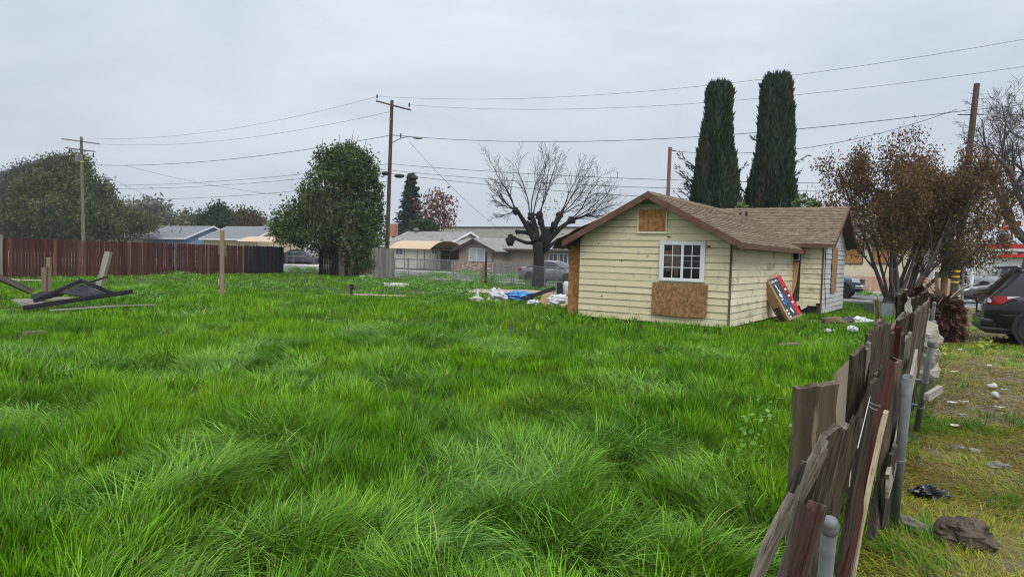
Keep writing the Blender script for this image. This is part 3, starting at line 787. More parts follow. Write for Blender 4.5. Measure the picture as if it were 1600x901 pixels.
# boarded side passage at the far corner, and the tarpaulin over the broken eave
a = HR(889, 386, 1, .35); b = HR(906, 470, 1, .35)
mb = MB(); mb.prism([(a.x + .01, .35, .05), (-WW - .005, .35, .05), (-WW - .005, .35, 2.12), (a.x + .02, .35, 2.12)], (0, .02, 0)); o = part('porch_board', mb, m_osb_bright, house); o['label'] = 'orange chipboard panel closing the side porch'
mb = MB(); P = []
for j in range(15):
    row = []
    for i in range(17):
        s = i / 16; y = -.18 + 3.0 * j / 14
        x = -3.25 - 1.75 * s
        z = WRG + (x - apx) * WS + .045 + .02
        z += .11 * math.sin(s * 2.6) + .05 * mnoise.noise(Vector((x * 2.3, y * 2.1, 4))) + .03 * mnoise.noise(Vector((x * 6, y * 6, 9)))
        if s > .72: z += (s - .72) * .5
        if s > .9: z -= (s - .9) * 2.2
        row.append((x + .04 * mnoise.noise(Vector((i, j, 2.5))), y + .06 * mnoise.noise(Vector((i * .7, j * .9, 7.7))), z))
    P.append(row)
mb.grid(P); tp = part('tarpaulin', mb, mat('dark_tarp', (.03, .034, .042), (.07, .078, .09), scale=3, rough=.5, spec=.5, bump=.3, bscale=9), None, smooth=True, M=house.matrix_basis.copy())
tag(tp, 'dark tarpaulin draped over the broken left eave of the yellow house', 'tarpaulin')
for k, (x0, y0, z0, x1, y1, z1) in enumerate(((-5.0, .55, 2.30, -3.55, .75, 3.02), (-4.75, 1.3, 2.35, -3.6, 1.4, 2.95))):
    mb = MB(); mb.bar((x0, y0, z0), (x1, y1, z1), .05, .08); part('bare_rafter', mb, mat('pale_lumber', (.45, .36, .25), (.56, .47, .34), scale=4), house)
# ================================================================== WOODEN FENCES
def wood(name, c1, c2, **k):
    return mat(name, c1, c2, scale=k.pop('scale', 9), stretch=(1, 1, .09), rough=.9, spec=.15, bump=k.pop('bump', .5), bscale=k.pop('bscale', 22), **k)
m_redfence = wood('red_brown_fence_stain', (.050, .019, .015), (.090, .034, .026), var=.25, extra=[((.12, .062, .046), 5, .60, .1, (1, 1, .2))])
m_redlight = wood('faded_red_picket', (.12, .05, .036), (.18, .085, .062), var=.2)
m_blackf = wood('black_fence_paint', (.012, .011, .013), (.024, .022, .025), var=.3)
m_greyf = wood('grey_weathered_picket', (.15, .135, .118), (.25, .23, .2), var=.2)
m_burnt = wood('charred_wood', (.012, .012, .015), (.045, .047, .055), var=.3, scale=14, extra=[((.13, .13, .14), 6, .62, .08, (1, 1, .3))])
m_oldpost = wood('old_post_wood', (.16, .115, .075), (.28, .21, .14), var=.15, extra=[((.07, .05, .035), 4, .58, .1, (1, 1, .2))])
m_greyplank = wood('grey_plank', (.20, .18, .15), (.32, .29, .25), var=.15, extra=[((.08, .07, .055), 5, .58, .1, (1, 1, .2))])
def picket_mesh(h, w, t, seed):
    rr = random.Random(seed); c = .028
    poly = [(-w / 2, 0, 0), (w / 2, 0, rr.uniform(0, .02)), (w / 2, 0, h - c), (w / 2 - c, 0, h), (-w / 2 + c, 0, h - rr.uniform(0, .01)), (-w / 2, 0, h - c - rr.uniform(0, .01))]
    mb = MB(); mb.prism(poly, (0, t, 0)); return mesh_of('picket', mb)
PK = {}
def picket(par, pos, ang, h, m, w=.135, lean=0.0, tilt=0.0):
    k = (m.name, round(w, 3), rnd.randrange(4))
    if k not in PK:
        PK[k] = picket_mesh(1.0, w, .018, hash(k[2]) + 5); PK[k].materials.append(m)
    o = link('picket', PK[k], None, par)
    o.matrix_basis = Matrix.Translation(pos) @ Matrix.Rotation(ang, 4, 'Z') @ Matrix.Rotation(lean, 4, 'Y') @ Matrix.Rotation(tilt, 4, 'X') @ Matrix.Diagonal((1, 1, h, 1))
    return o
def fence_run(th, p0, p1, h, matf, gap=.012, w=.135, z0=.02, jit=.03, loc=Vector((0, 0, 0)), skip=0.0):
    p0, p1 = Vector(p0), Vector(p1); d = p1 - p0; L = d.length; a = math.atan2(d.y, d.x); n = int(L / (w + gap)); d.normalize()
    for i in range(n):
        if rnd.random() < skip: continue
        s = (i + .5) / n * L
        picket(th, p0 + d * s + Vector((0, 0, z0)) - loc, a, h + rnd.uniform(-jit, jit), matf(i, s), w * rnd.choice((1, 1, 1, .93)), rnd.uniform(-.008, .008), rnd.uniform(-.006, .006))
    nrm = Vector((-d.y, d.x, 0))
    for zz in (.35, h - .28):
        mb = MB(); mb.bar(p0 + nrm * .05 + Vector((0, 0, zz)) - loc, p1 + nrm * .05 + Vector((0, 0, zz)) - loc, .04, .09); part('rail', mb, matf(0, 0), th)
    k = int(L / 2.4) + 1
    for i in range(k + 1):
        s = min(L - .05, i * L / k); mb = MB(); c = p0 + d * s + nrm * .12 - loc; mb.box(c.x - .045, c.x + .045, c.y - .045, c.y + .045, -.05, h - .05); part('post', mb, matf(0, 0), th)
fa = D(8, 430, 33); fa.z = 0; fb = D(443, 424, 50); fb.z = 0
fdir = (fb - fa).normalized(); Lf = (fb - fa).length
fs = fa + fdir * 0
t_f = thing('picket_fence', 'long dark red-brown picket fence along the side of the lot', 'fence', fa)
Lr = Lf * .80
def fm(i, s):
    if i in (23, 24, 25): return m_redlight
    return m_redlight if rnd.random() < .035 else m_redfence
fence_run(t_f, fs, fs + fdir * Lr, 1.90, fm, loc=fa, gap=.016, jit=.02)
t_f = thing('picket_fence', 'short black-painted end section joined to the red-brown fence', 'fence', fs + fdir * Lr)
fence_run(t_f, fs + fdir * Lr, fb, 1.92, lambda i, s: m_redfence if rnd.random() < .05 else m_blackf, loc=fs + fdir * Lr, gap=.008)
p0 = fa - fdir * 7 + Vector((-.3, 0, 0))
t_f = thing('picket_fence', 'grey weathered board fence meeting the red-brown fence', 'fence', p0)
fence_run(t_f, p0, fa - fdir * .1, 2.0, lambda i, s: m_greyf, loc=p0, gap=.004)
# front fence by the tree: black half, bare half, grey end
def front(px0, px1, v, h, matf, label, **k):
    a = V(px0, 423, v); b = V(px1, 423, v); a.z = b.z = 0
    t = thing('picket_fence', label, 'fence', a); fence_run(t, a, b, h, matf, loc=a, **k); return t
front(498, 528, 33.3, 2.0, lambda i, s: m_blackf, 'black-painted picket fence section beside the driveway gap', gap=.02)
m_brownf = wood('bare_brown_picket', (.12, .09, .065), (.2, .16, .12), var=.2)
front(529, 580, 33.3, 1.95, lambda i, s: m_blackf if 3 < i < 6 else m_brownf, 'bare brown picket fence behind the leaning tree trunk', gap=.008)
front(581, 613, 33.3, 2.0, lambda i, s: m_greyf, 'pale grey picket fence section below the utility pole', gap=.006)
# ================================================================== FRONT CHAIN-LINK
m_galv = mat('galvanised_steel', (.13, .137, .142), (.19, .195, .20), scale=14, rough=.62, metal=.15, spec=.4, extra=[((.22, .2, .18), 9, .62, .08, (1, 1, 1))])
m_wire = mat('fence_wire', (.26, .27, .28), (.34, .35, .36), rough=.55, metal=.5)
def chain(th, p0, p1, h, loc, posts, r=.03, cell=.075, wr=.0035, rail=True, brace=None):
    p0, p1 = Vector(p0) - loc, Vector(p1) - loc; d = p1 - p0; L = d.length; d.normalize(); Z = Vector((0, 0, 1))
    for s in posts:
        mb = MB(); c = p0 + d * s
        mb.lathe([(r, -.1), (r, h), (r * 1.25, h + .005), (r * 1.25, h + .04), (r * .7, h + .07), (.001, h + .08)], c, 10); part('post', mb, m_galv, th, smooth=False)
    if rail:
        mb = MB(); mb.tube([p0 + Z * (h - .02), p1 + Z * (h - .02)], r * .7, 8); part('rail', mb, m_galv, th)
    mb = MB(); c = cell * 1.4142; nd = int((L + h) / c) + 1
    for sgn in (1, -1):
        for i in range(nd):
            s0 = i * c - (h if sgn > 0 else 0)
            a, b = (s0, s0 + h) if sgn > 0 else (s0 + 0.0, s0 - h)
            za, zb = .03, h - .03
            # clip to 0..L
            def cl(sa, sb):
                lo, hi = 0.0, 1.0
                dd = sb - sa
                for (q) in ((0 - sa) / dd, (L - sa) / dd): pass
                t0, t1 = sorted(((0 - sa) / dd, (L - sa) / dd)); return max(0, t0), min(1, t1)
            t0, t1 = cl(a, b)
            if t1 - t0 < .02: continue
            A = p0 + d * (a + (b - a) * t0) + Z * (za + (zb - za) * t0); B = p0 + d * (a + (b - a) * t1) + Z * (za + (zb - za) * t1)
            mb.tube([A, B], wr, 3, caps=False)
    part('wire_mesh', mb, m_wire, th)
VF = 32.6
a = V(803, 430, VF); b = V(893, 430, VF); a.z = b.z = 0
t = thing('chain_link_fence', 'chain-link fence in front of the bare pollarded tree and grey car', 'fence', a)
L_ = (b - a).length; pm = (V(848, 430, VF) - a).length
chain(t, a, b, 1.2, a, [0, pm, L_])
a = V(772, 430, VF); b = V(799, 430, VF); a.z = b.z = 0
t = thing('yard_gate', 'open tube-frame chain-link gate beside the pollarded tree', 'gate', a)
L_ = (b - a).length
chain(t, a, b, 1.15, a, [0.0, L_], cell=.1)
mb = MB(); q = b - a; mb.tube([Vector((0, 0, .95)), q + Vector((0, 0, .15))], .02, 6); mb.tube([Vector((0, 0, .1)), q + Vector((0, 0, .1))], .02, 6); part('brace', mb, m_galv, t)
a = V(616, 430, VF + .3); b = V(768, 430, VF + .3); a.z = b.z = 0
t = thing('chain_link_fence', 'long chain-link fence beside the grey picket section', 'fence', a)
L_ = (b - a).length
chain(t, a, b, 1.35, a, [0, (V(637, 430, VF + .3) - a).length, (V(708, 430, VF + .3) - a).length, (V(712, 430, VF + .3) - a).length, L_], cell=.09)
mb = MB(); c = V(759, 430, VF - .1); c.z = 0; mb.box(-.06, .06, -.06, .06, -.05, 1.95); tag(part('gate_post', mb, m_burnt, None, M=Matrix.Translation(c)), 'square black post beside the tube-frame gate', 'post')
mb = MB(); c = V(755, 430, VF + .1); c.z = 0; mb.box(-.16, .0, -.01, .01, -.02, 1.0); mb.box(.004, .12, -.012, .012, -.02, 1.06); tag(part('gate_board', mb, m_oldpost, None, M=Matrix.Translation(c)), 'pair of short brown boards beside the black gate post', 'board')
# yard fences across the street
a = V(617, 430, 50.6); b = V(720, 430, 50.6); a.z = b.z = .1
t = thing('chain_link_fence', 'low chain-link yard fence across the street below the tan carport', 'fence', a); L_ = (b - a).length
chain(t, a, b, 1.1, a, [L_ * i / 5 for i in range(6)], cell=.12, wr=.004)
a = V(447, 411, 51.0); b = V(503, 411, 51.0); a.z = b.z = .1
t = thing('pipe_rail_fence', 'galvanised pipe rail fence in front of the covered boat', 'fence', a); L_ = (b - a).length
q = b - a
for s in (.02, .2, .78, .98):
    mb = MB(); mb.tube([q * s, q * s + Vector((0, 0, 1.45))], .035, 8); part('post', mb, m_galv, t)
for z in (.95, 1.4):
    mb = MB(); mb.tube([Vector((0, 0, z)), q + Vector((0, 0, z))], .03, 8); part('rail', mb, m_galv, t)
# wooden slat fence across the street beside the tan house
a = V(770, 430, 51.2); b = V(838, 430, 51.2); a.z = b.z = .1
t = thing('slat_fence', 'grey wooden slat yard fence below the tan bungalow', 'fence', a); fence_run(t, a, b, 1.15, lambda i, s: m_greyf, loc=a, gap=.03, w=.12)
# pink boards fence at the right
m_pink = wood('pinkish_new_board', (.42, .25, .17), (.52, .33, .24), var=.12)
a = V(1322, 458, 49.6); b = V(1492, 462, 49.6); a.z = b.z = .1
t = thing('board_fence', 'low pinkish new board fence below the orange boarded windows', 'fence', a); fence_run(t, a, b, .95, lambda i, s: m_pink, loc=a, gap=.004, w=.14)
# ================================================================== POSTS AND FALLEN PANEL
def plank(name, par, P0, P1, wdir, width, thick, m, ragged=.0, warp=.0, seed=0, nr=9, nc=4, taper=1.0, label=None, cat=None, edge=.0):
    """a board from P0 (foot) to P1 (head); local z runs along the grain"""
    rr = random.Random(seed); P0, P1 = Vector(P0), Vector(P1); z = (P1 - P0); L = z.length; z.normalize()
    w = Vector(wdir); x = (w - z * w.dot(z)).normalized(); y = z.cross(x)
    off = Vector((0, 0, 0))
    M = Matrix((x, y, z)).transposed().to_4x4(); M.translation = P0
    mb = MB(); rows = []
    tops = [L - ragged * rr.random() ** 1.5 for _ in range(nc + 1)]
    bots = [ragged * .5 * rr.random() for _ in range(nc + 1)]
    sd = rr.uniform(0, 50)
    def pt(i, j, side):
        f = j / nr; s = i / nc; ww = width * (1 + (taper - 1) * f)
        jit = edge * mnoise.noise(Vector((f * 7, s * 9, sd)))
        xx = (s - .5) * ww + (jit if i in (0, nc) else 0)
        zz = bots[i] + (tops[i] - bots[i]) * f
        bow = warp * math.sin(f * math.pi) + warp * .6 * mnoise.noise(Vector((f * 2.5, sd, 1)))
        th = thick * (1 + .25 * mnoise.noise(Vector((f * 5, s * 4, sd + 3))))
        return (xx, bow + (th / 2 if side else -th / 2), zz)
    A = [[pt(i, j, 0) for i in range(nc + 1)] for j in range(nr + 1)]; B = [[pt(i, j, 1) for i in range(nc + 1)] for j in range(nr + 1)]
    m_ = nc + 1
    vs_ = [p for r_ in A for p in r_] + [p for r_ in B for p in r_]; o = len(A) * m_
    fs_ = []
    for j in range(nr):
        for i in range(nc):
            fs_.append((j * m_ + i, j * m_ + i + 1, (j + 1) * m_ + i + 1, (j + 1) * m_ + i)); fs_.append((o + j * m_ + i, o + (j + 1) * m_ + i, o + (j + 1) * m_ + i + 1, o + j * m_ + i + 1))
        fs_.append((j * m_, (j + 1) * m_, o + (j + 1) * m_, o + j * m_)); fs_.append((j * m_ + nc, o + j * m_ + nc, o + (j + 1) * m_ + nc, (j + 1) * m_ + nc))
    for i in range(nc):
        fs_.append((i, o + i, o + i + 1, i + 1)); j = nr
        fs_.append((j * m_ + i, j * m_ + i + 1, o + j * m_ + i + 1, o + j * m_ + i))
    mb.add(vs_, fs_)
    if par is not None: M = par.matrix_basis.inverted() @ M
    ob = part(name, mb, m, par, M=M)
    if label: tag(ob, label, cat)
    return ob
# tall post with cleats
c = G(347, 465)
t = thing('wooden_post', 'tall weathered post with two nailed cleats standing in the grass', 'post', c)
plank('shaft', t, c + Vector((0, 0, -.1)), c + Vector((-.02, 0, 2.32)), (1, .2, 0), .13, .12, m_oldpost, .03, .0, 3, edge=.01)
for (dx, z0, z1) in ((-.09, 1.5, 1.85), (.09, 1.42, 1.9)):
    plank('cleat', t, c + Vector((dx, -.02, z0)), c + Vector((dx, -.02, z1)), (.2, 1, 0), .09, .035, m_oldpost, .02, 0, 4)
plank('cleat', t, c + Vector((-.10, -.02, .42)), c + Vector((-.085, -.02, .66)), (.2, 1, 0), .07, .03, mat('pale_lumber', (.45, .36, .25)), .02, 0, 5)
c = G(71, 462)
t = thing('wooden_post', 'short doubled post with a stepped top beside the fallen panel', 'post', c)
plank('shaft', t, c + Vector((-.03, 0, -.1)), c + Vector((-.02, 0, .95)), (1, .2, 0), .14, .12, m_oldpost, .04, 0, 6); plank('shaft', t, c + Vector((.03, .125, -.1)), c + Vector((.035, .125, 1.25)), (1, .2, 0), .12, .1, m_oldpost, .03, 0, 7)
dp = 21.5
a = D(152, 458, dp); b = D(170, 393, dp + .3)
plank('wooden_post', None, a - (b - a) * .1, b, (1, 0, 0), .16, .14, m_greyplank, .08, .01, 8, label='leaning grey weathered post behind the charred panel', cat='post', edge=.02)
a = D(50, 456, 21); b = D(-40, 416, 19.5)
plank('timber_beam', None, a, b, (0, .3, 1), .16, .12, mat('dark_beam', (.07, .055, .045), (.14, .115, .095), scale=8, stretch=(1, 1, .15), bump=.4), .03, 0, 9, label='dark timber beam propped up at the left of the fallen panel', cat='beam')
fp = thing('collapsed_fence_panel', 'collapsed charred black fence panel lying on the grass', 'fence panel', G(110, 484))
def fpl(nm, x0, y0, d0, x1, y1, d1, wd, th, m, wdir=(0, 0, 1), rag=.03, sd=0):
    plank(nm, fp, D(x0, y0, d0 * .88), D(x1, y1, d1 * .88), wdir, wd, th, m, rag, .01, sd, edge=.008)
fpl('rail', 36, 481, 19.2, 209, 455, 20.6, .11, .06, m_burnt, sd=1)
fpl('rail', 53, 470, 19.8, 128, 438, 21.4, .10, .06, m_burnt, sd=2); fpl('rail', 124, 437, 21.4, 181, 460, 20.6, .10, .06, m_burnt, sd=3)
fpl('rail', 140, 441, 21.6, 168, 432, 22.0, .05, .04, m_burnt, sd=4)
for i in range(7):
    f = i / 6
    fpl('picket', 45 + 14 * f + 2, 464 - 5.5 * f, 20 + .5 * f, 80 + 20 * f, 466 - 8 * f, 20.3 + .6 * f, .13, .02, m_burnt, (.1, .9, .45), .05, 20 + i)
for i in range(6):
    f = i / 5
    fpl('picket', 98 + 26 * f, 456 - 10 * f, 20.6 + .7 * f, 140 + 19 * f, 464 - 4 * f, 20.1 + .5 * f, .14, .02, m_burnt, (.1, .9, .5), .05, 40 + i)
for i in range(5):
    f = i / 4
    fpl('board', 20 + 13 * f, 468 + 10 * f, 20.4 - .9 * f, 66 + 4 * f, 469 + 5.0 * f, 20.4 - .7 * f, .17, .02, m_greyplank, (0, 1, .05), .02, 60 + i)
for i in range(4):
    f = i / 3
    fpl('board', 66 + 15 * f, 467 + 4 * f, 20.4 - .5 * f, 110 + 5 * f, 463 + 3.0 * f, 20.5 - .4 * f, .15, .02, m_greyplank, (0, 1, .05), .02, 70 + i)
a = G(75, 485, .08); b = G(245, 476, .12)
plank('loose_plank', None, a, b, (0, 1, 0), .12, .03, m_greyplank, .1, .02, 11, label='long thin grey plank lying in front of the fallen panel', cat='plank')
a = G(1215, 538, .16); b = G(1252, 536, .2)
plank('loose_plank', None, a, b, (0, 1, 0), .09, .03, m_oldpost, .1, .0, 12, label='short broken brown board in the grass below the cardboard box', cat='plank')
mb = MB(); c = G(45, 527, .08); mb.lump(c, (.28, .14, .1), 5, .5, flat=-.04); tag(part('dirt_clod', mb, m_dirt, smooth=True), 'brown lump of soil in the grass before the fallen panel', 'clod')
# ================================================================== NEAR FENCE (chain-link posts with salvaged boards wired on)
m_b_grey = wood('splintered_grey_board', (0.100, 0.084, 0.066), (0.285, 0.248, 0.198), scale=48, bump=.9, bscale=80, extra=[((0.018, 0.013, 0.012), 110, .60, .03, (1, 1, .35)), ((0.042, 0.033, 0.028), 12, .56, .07, (1, 1, .15))])
m_b_dark = wood('damp_dark_board', (0.062, 0.049, 0.036), (0.160, 0.128, 0.094), scale=42, bump=.8, bscale=72, var=.15, extra=[((0.021, 0.016, 0.012), 110, .60, .03, (1, 1, .35)), ((.02, .015, .011), 22, .68, .03, (1, 1, 4)), ((0.238, 0.196, 0.152), 10, .60, .08, (1, 1, .15))])
m_b_black = wood('blackened_board', (.018, .0145, .011), (.075, .059, .044), scale=42, bump=.7, bscale=72)
m_b_red = wood('old_red_painted_board', (0.053, 0.011, 0.009), (0.084, 0.020, 0.015), scale=27, bump=.5, bscale=60, extra=[((.012, .009, .008), 110, .60, .03, (1, 1, .35)), ((0.053, 0.037, 0.028), 7, .55, .1, (1, 1, .2)), ((0.186, 0.155, 0.124), 14, .66, .05, (1, 1, .2))])
m_b_redm = wood('mouldy_red_board', (0.046, 0.019, 0.015), (0.088, 0.046, 0.036), scale=30, bump=.9, bscale=80, extra=[((0.016, 0.012, 0.011), 110, .60, .03, (1, 1, .35)), ((0.084, 0.072, 0.058), 6, .47, .12, (1, 1, .3)), ((0.167, 0.151, 0.126), 12, .62, .08, (1, 1, .3))])
m_b_pale = wood('pale_split_wood', (.40, .31, .19), (.55, .45, .30), scale=36, bump=.6, bscale=68, extra=[((.012, .009, .008), 110, .60, .03, (1, 1, .35)), ((.2, .15, .1), 8, .62, .08, (1, 1, .15))])
m_b_paleg = wood('pale_grey_board', (0.267, 0.234, 0.194), (0.370, 0.338, 0.290), scale=30, bump=.5, bscale=60)
m_slab = wood('mossy_slab', (0.075, 0.056, 0.038), (0.180, 0.139, 0.094), scale=5, bump=.9, bscale=24, extra=[((0.038, 0.028, 0.019), 9, .56, .06, (1, 1, 2)), ((0.247, 0.203, 0.135), 11, .62, .06, (1, 1, 1))])
UF = -.37
nf = thing('chain_link_fence', 'makeshift boundary fence of steel posts with old boards wired on', 'fence', W(UF, 3))
TW = [20, 28, 14, 24, 32, 16, 26]
TWS = {1: 12, 2: 8, 3: 24, 4: 18, 5: 30, 55: 16, 6: 14, 7: 10, 8: 18, 9: 10, 10: 12, 11: 14}
def NB(name, xt, yt, xb, yb, width, thick, m, ut=UF, ub=None, wd=None, rag=.05, warp=.01, sd=0, edge=.006, taper=1.0, ground=True, wdir=None, nc=4, nr=10):
    """board whose head is seen at (xt,yt) and that passes (xb,yb) lower down; both on planes beside the fence line"""
    ub = (ut if ub is None else ub) - .09
    width *= .85
    H = Uw(xt, yt, ut); F_ = Uw(xb, yb, ub)
    if ground and F_.z > 0:
        k = (H.z + .05) / (H.z - F_.z); F_ = H + (F_ - H) * k
    return plank(name, nf, F_, H, wdir or (BX * math.cos(R(TWS.get(sd, TW[sd % len(TW)]))) + AX * math.sin(R(TWS.get(sd, TW[sd % len(TW)])))), width, thick, m, rag, warp, sd, nr=nr, nc=nc, edge=edge, taper=taper)
post_spec = [(1297, 815, 1289, 901, .0215, True, -.30, -.325), (1419, 588, 1388, 900, .030, False, -.283, -.372), (1456, 533, 1429, 729, .030, True, -.28, -.40), (1459, 503, 1447, 600, .03, True, -.36, -.44), (1460, 473, 1452, 540, .03, True, -.57, -.64), (1450, 483, 1444, 545, .03, True, -.54, -.58)]
for i, (xt, yt, xb, yb, r, cap, ut_, ub_) in enumerate(post_spec):
    H = Uw(xt, yt, ut_); F_ = Uw(xb, yb, ub_)
    if i == 2: F_.z = 0
    k = (H.z + .1) / (H.z - F_.z); F_ = H + (F_ - H) * k
    mb = MB(); z = (H - F_); L = z.length; z.normalize(); X = BX - z * BX.dot(z); X.normalize(); Y = z.cross(X)
    M = Matrix((X, Y, z)).transposed().to_4x4(); M.translation = F_
    prof = [(r, 0), (r, L)]
    if not cap: prof += [(r * .86, L), (r * .86, L - .12)]
    mb.lathe(prof, (0, 0, 0), 18)
    po = part('post', mb, m_galv, nf, smooth=False, M=nf.matrix_basis.inverted() @ M)
    for p_ in po.data.polygons: p_.use_smooth = len(p_.vertices) == 4
    if cap:
        mb = MB(); mb.lathe([(r * 1.14, L - r * 1.6), (r * 1.2, L - r * 1.5), (r * 1.2, L - r * .7), (r * 1.1, L - r * .55), (r * 1.08, L - r * .2), (r * .98, L + r * .2), (r * .72, L + r * .5), (r * .35, L + r * .65), (.001, L + r * .7)], (0, 0, 0), 18)
        part('post_cap', mb, m_galv, po, smooth=True)
    if i in (1, 2):
        for s in ((.52,) if i == 1 else (.62, .36)):
            mb = MB(); mb.lathe([(r * 1.02, L * s - .012), (r * 1.16, L * s - .01), (r * 1.16, L * s + .01), (r * 1.02, L * s + .012)], (0, 0, 0), 16); mb.box(-.012, .012, r, r + .05, L * s - .008, L * s + .008)
            part('tie_band', mb, m_galv, po)
BA = 'board'
# nearest boards, from the photograph's bottom edge upwards
NB(BA, 1289, 676, 1198, 893, .10, .022, m_b_grey, UF - .04, UF - .10, rag=.16, warp=.03, sd=1, edge=.018, nc=6, nr=16)
NB(BA, 1262, 720, 1204, 880, .07, .020, m_b_grey, UF - .07, UF - .12, rag=.2, warp=.03, sd=2, edge=.018, nc=6, nr=14)
NB(BA, 1272, 784, 1240, 905, .115, .030, m_b_redm, UF + .045, UF + .10, rag=.045, sd=3, edge=.012, nc=9)
NB(BA, 1301, 670, 1277, 780, .12, .024, m_b_dark, UF - .02, rag=.03, sd=4, edge=.01, nc=6)
NB(BA, 1331, 652, 1296, 800, .15, .026, m_b_dark, UF - .015, UF - .03, rag=.06, sd=5, edge=.012, nc=9)
NB(BA, 1316, 668, 1285, 800, .11, .022, m_b_grey, UF - .045, UF - .05, rag=.03, sd=55, edge=.008, nc=6)
NB(BA, 1368, 590, 1314, 900, .12, .022, m_b_black, UF - .02, UF - .03, rag=.04, sd=6, nc=5)
NB(BA, 1375, 575, 1344, 660, .10, .016, m_b_grey, UF - .05, UF - .07, rag=.14, warp=.03, sd=7, edge=.02, nc=6)
NB(BA, 1392, 564, 1322, 900, .10, .026, m_b_red, UF - .00, UF - .005, rag=.04, sd=8, nc=6)
NB(BA, 1385, 640, 1334, 895, .035, .022, m_b_pale, UF + .018, UF + .012, rag=.06, sd=9)
NB(BA, 1407, 596, 1350, 900, .13, .022, m_b_black, UF + .012, UF + .004, rag=.03, sd=10, nc=5)
NB(BA, 1404, 560, 1362, 880, .12, .022, m_b_dark, UF + .03, UF + .02, rag=.04, sd=11, nc=5)
NB(BA, 1396, 700, 1372, 900, .09, .022, m_b_redm, UF + .04, UF + .03, rag=.05, sd=12, nc=5)
# pale board hanging askew behind the open post
plank(BA, nf, Uw(1386, 760, UF + .02), Uw(1432, 560, UF + .04), (0, 0, 1), .16, .02, m_b_paleg, .05, .005, 13, edge=.006)
plank(BA, nf, Uw(1320, 752, UF - .06), Uw(1334, 690, UF - .06), BX, .03, .02, m_b_pale, .02, 0, 14)
# the next group
for (xt, yt, xb, yb, w_, m_, du, sd) in (
        (1341, 545, 1334, 650, .13, m_b_dark, -.14, 21), (1350, 540, 1342, 650, .10, m_b_redm, -.12, 22), (1355, 536, 1350, 650, .05, m_b_paleg, -.10, 23),
        (1365, 511, 1352, 620, .14, m_b_dark, -.12, 24), (1381, 503, 1362, 640, .15, m_b_dark, -.10, 25), (1376, 497, 1364, 600, .12, m_b_grey, -.13, 26),
        (1390, 521, 1383, 620, .10, m_b_dark, -.08, 27), (1406, 524, 1394, 640, .11, m_b_redm, -.04, 28), (1400, 512, 1388, 640, .10, m_b_red, -.05, 29), (1418, 524, 1407, 640, .10, m_greyplank, .0, 30),
        (1411, 494, 1398, 600, .14, m_b_dark, -.06, 31), (1421, 490, 1408, 600, .13, m_b_redm, -.05, 32), (1431, 486, 1412, 620, .15, m_b_dark, -.03, 33), (1441, 474, 1420, 610, .16, m_b_dark, -.02, 34), (1436, 479, 1417, 600, .12, m_b_grey, -.04, 35),
        (1447, 470, 1432, 580, .12, m_b_grey, .0, 36)):
    NB(BA, xt, yt, xb, yb, w_, .022, m_, UF + du, UF + du * .8, rag=.035, warp=.01, sd=sd, edge=.006, nc=5)
NB(BA, 1369, 466, 1372, 525, .03, .02, m_b_pale, UF - .14, rag=.03, sd=41)
# heads of more boards at the far end of the run, some broken and leaning
for (xt, yt, xb, yb, w_, m_, du, sd) in ((1412, 455, 1410, 500, .16, m_b_grey, -.35, 51), (1422, 458, 1418, 500, .15, m_b_redm, -.28, 52), (1405, 460, 1406, 500, .13, m_b_dark, -.42, 53), (1434, 447, 1441, 490, .16, m_b_red, -.2, 54), (1444, 456, 1444, 500, .13, m_b_dark, -.12, 56), (1428, 464, 1424, 510, .15, m_b_dark, -.18, 57)):
    NB(BA, xt, yt, xb, yb, w_, .024, m_, UF + du, rag=.06, warp=.02, sd=sd, edge=.012, nc=6)
plank(BA, nf, Uw(1388, 520, UF - .3), Uw(1412, 490, UF - .3), (0, 0, 1), .05, .03, m_oldpost, .02, 0, 58)
# white plastic sheet caught in the fence
mb = MB(); c = Uw(1420, 480, UF - .22)
P = [[c + AX * (.03 * math.sin(j * 1.3 + i)) + BX * ((i - 3) * .09) + Vector((0, 0, -.02 + (j - 3) * .06 + .03 * math.sin(i * 1.7))) for i in range(7)] for j in range(6)]
mb.grid(P); o = part('plastic_scrap', mb, mat('grey_film', (.38, .38, .37), (.55, .55, .54), rough=.4, spec=.5), smooth=True); tag(o, 'torn grey plastic film caught on the far boards of the near fence', 'plastic sheet')
# tie wires
m_thin = mat('tie_wire', (.55, .55, .56), (.65, .65, .66), metal=.7, rough=.35)
for (x0, y0, x1, y1) in ((1357, 627, 1375, 634), (1358, 634, 1370, 640), (1396, 558, 1408, 562), (1398, 567, 1409, 570), (1364, 600, 1340, 700), (1333, 690, 1327, 760)):
    mb = MB(); A, B = Uw(x0, y0, UF - .035), Uw(x1, y1, UF + .03 if abs(x1 - x0) < 20 and abs(y1 - y0) < 12 else UF - .035)
    mb.tube([A, (A + B) / 2 + Vector((0, 0, -.004)), B], .0022, 5); part('tie_wire', mb, m_thin, nf, M=nf.matrix_basis.inverted())
# slab standing before the fence
S0 = Uw(1275, 600, UF - .30); S1 = Uw(1263, 800, UF - .34); k = (S0.z + .02) / (S0.z - S1.z); S1 = S0 + (S1 - S0) * k
rv = (RTV - AX * 0).normalized()
plank('wooden_slab', None, S1, S0, (.97, .15, .0), .235, .045, m_slab, .012, .005, 61, nc=8, nr=14, edge=.012, label='broad grey-brown mossy slab standing upright beside the near fence', cat='slab')
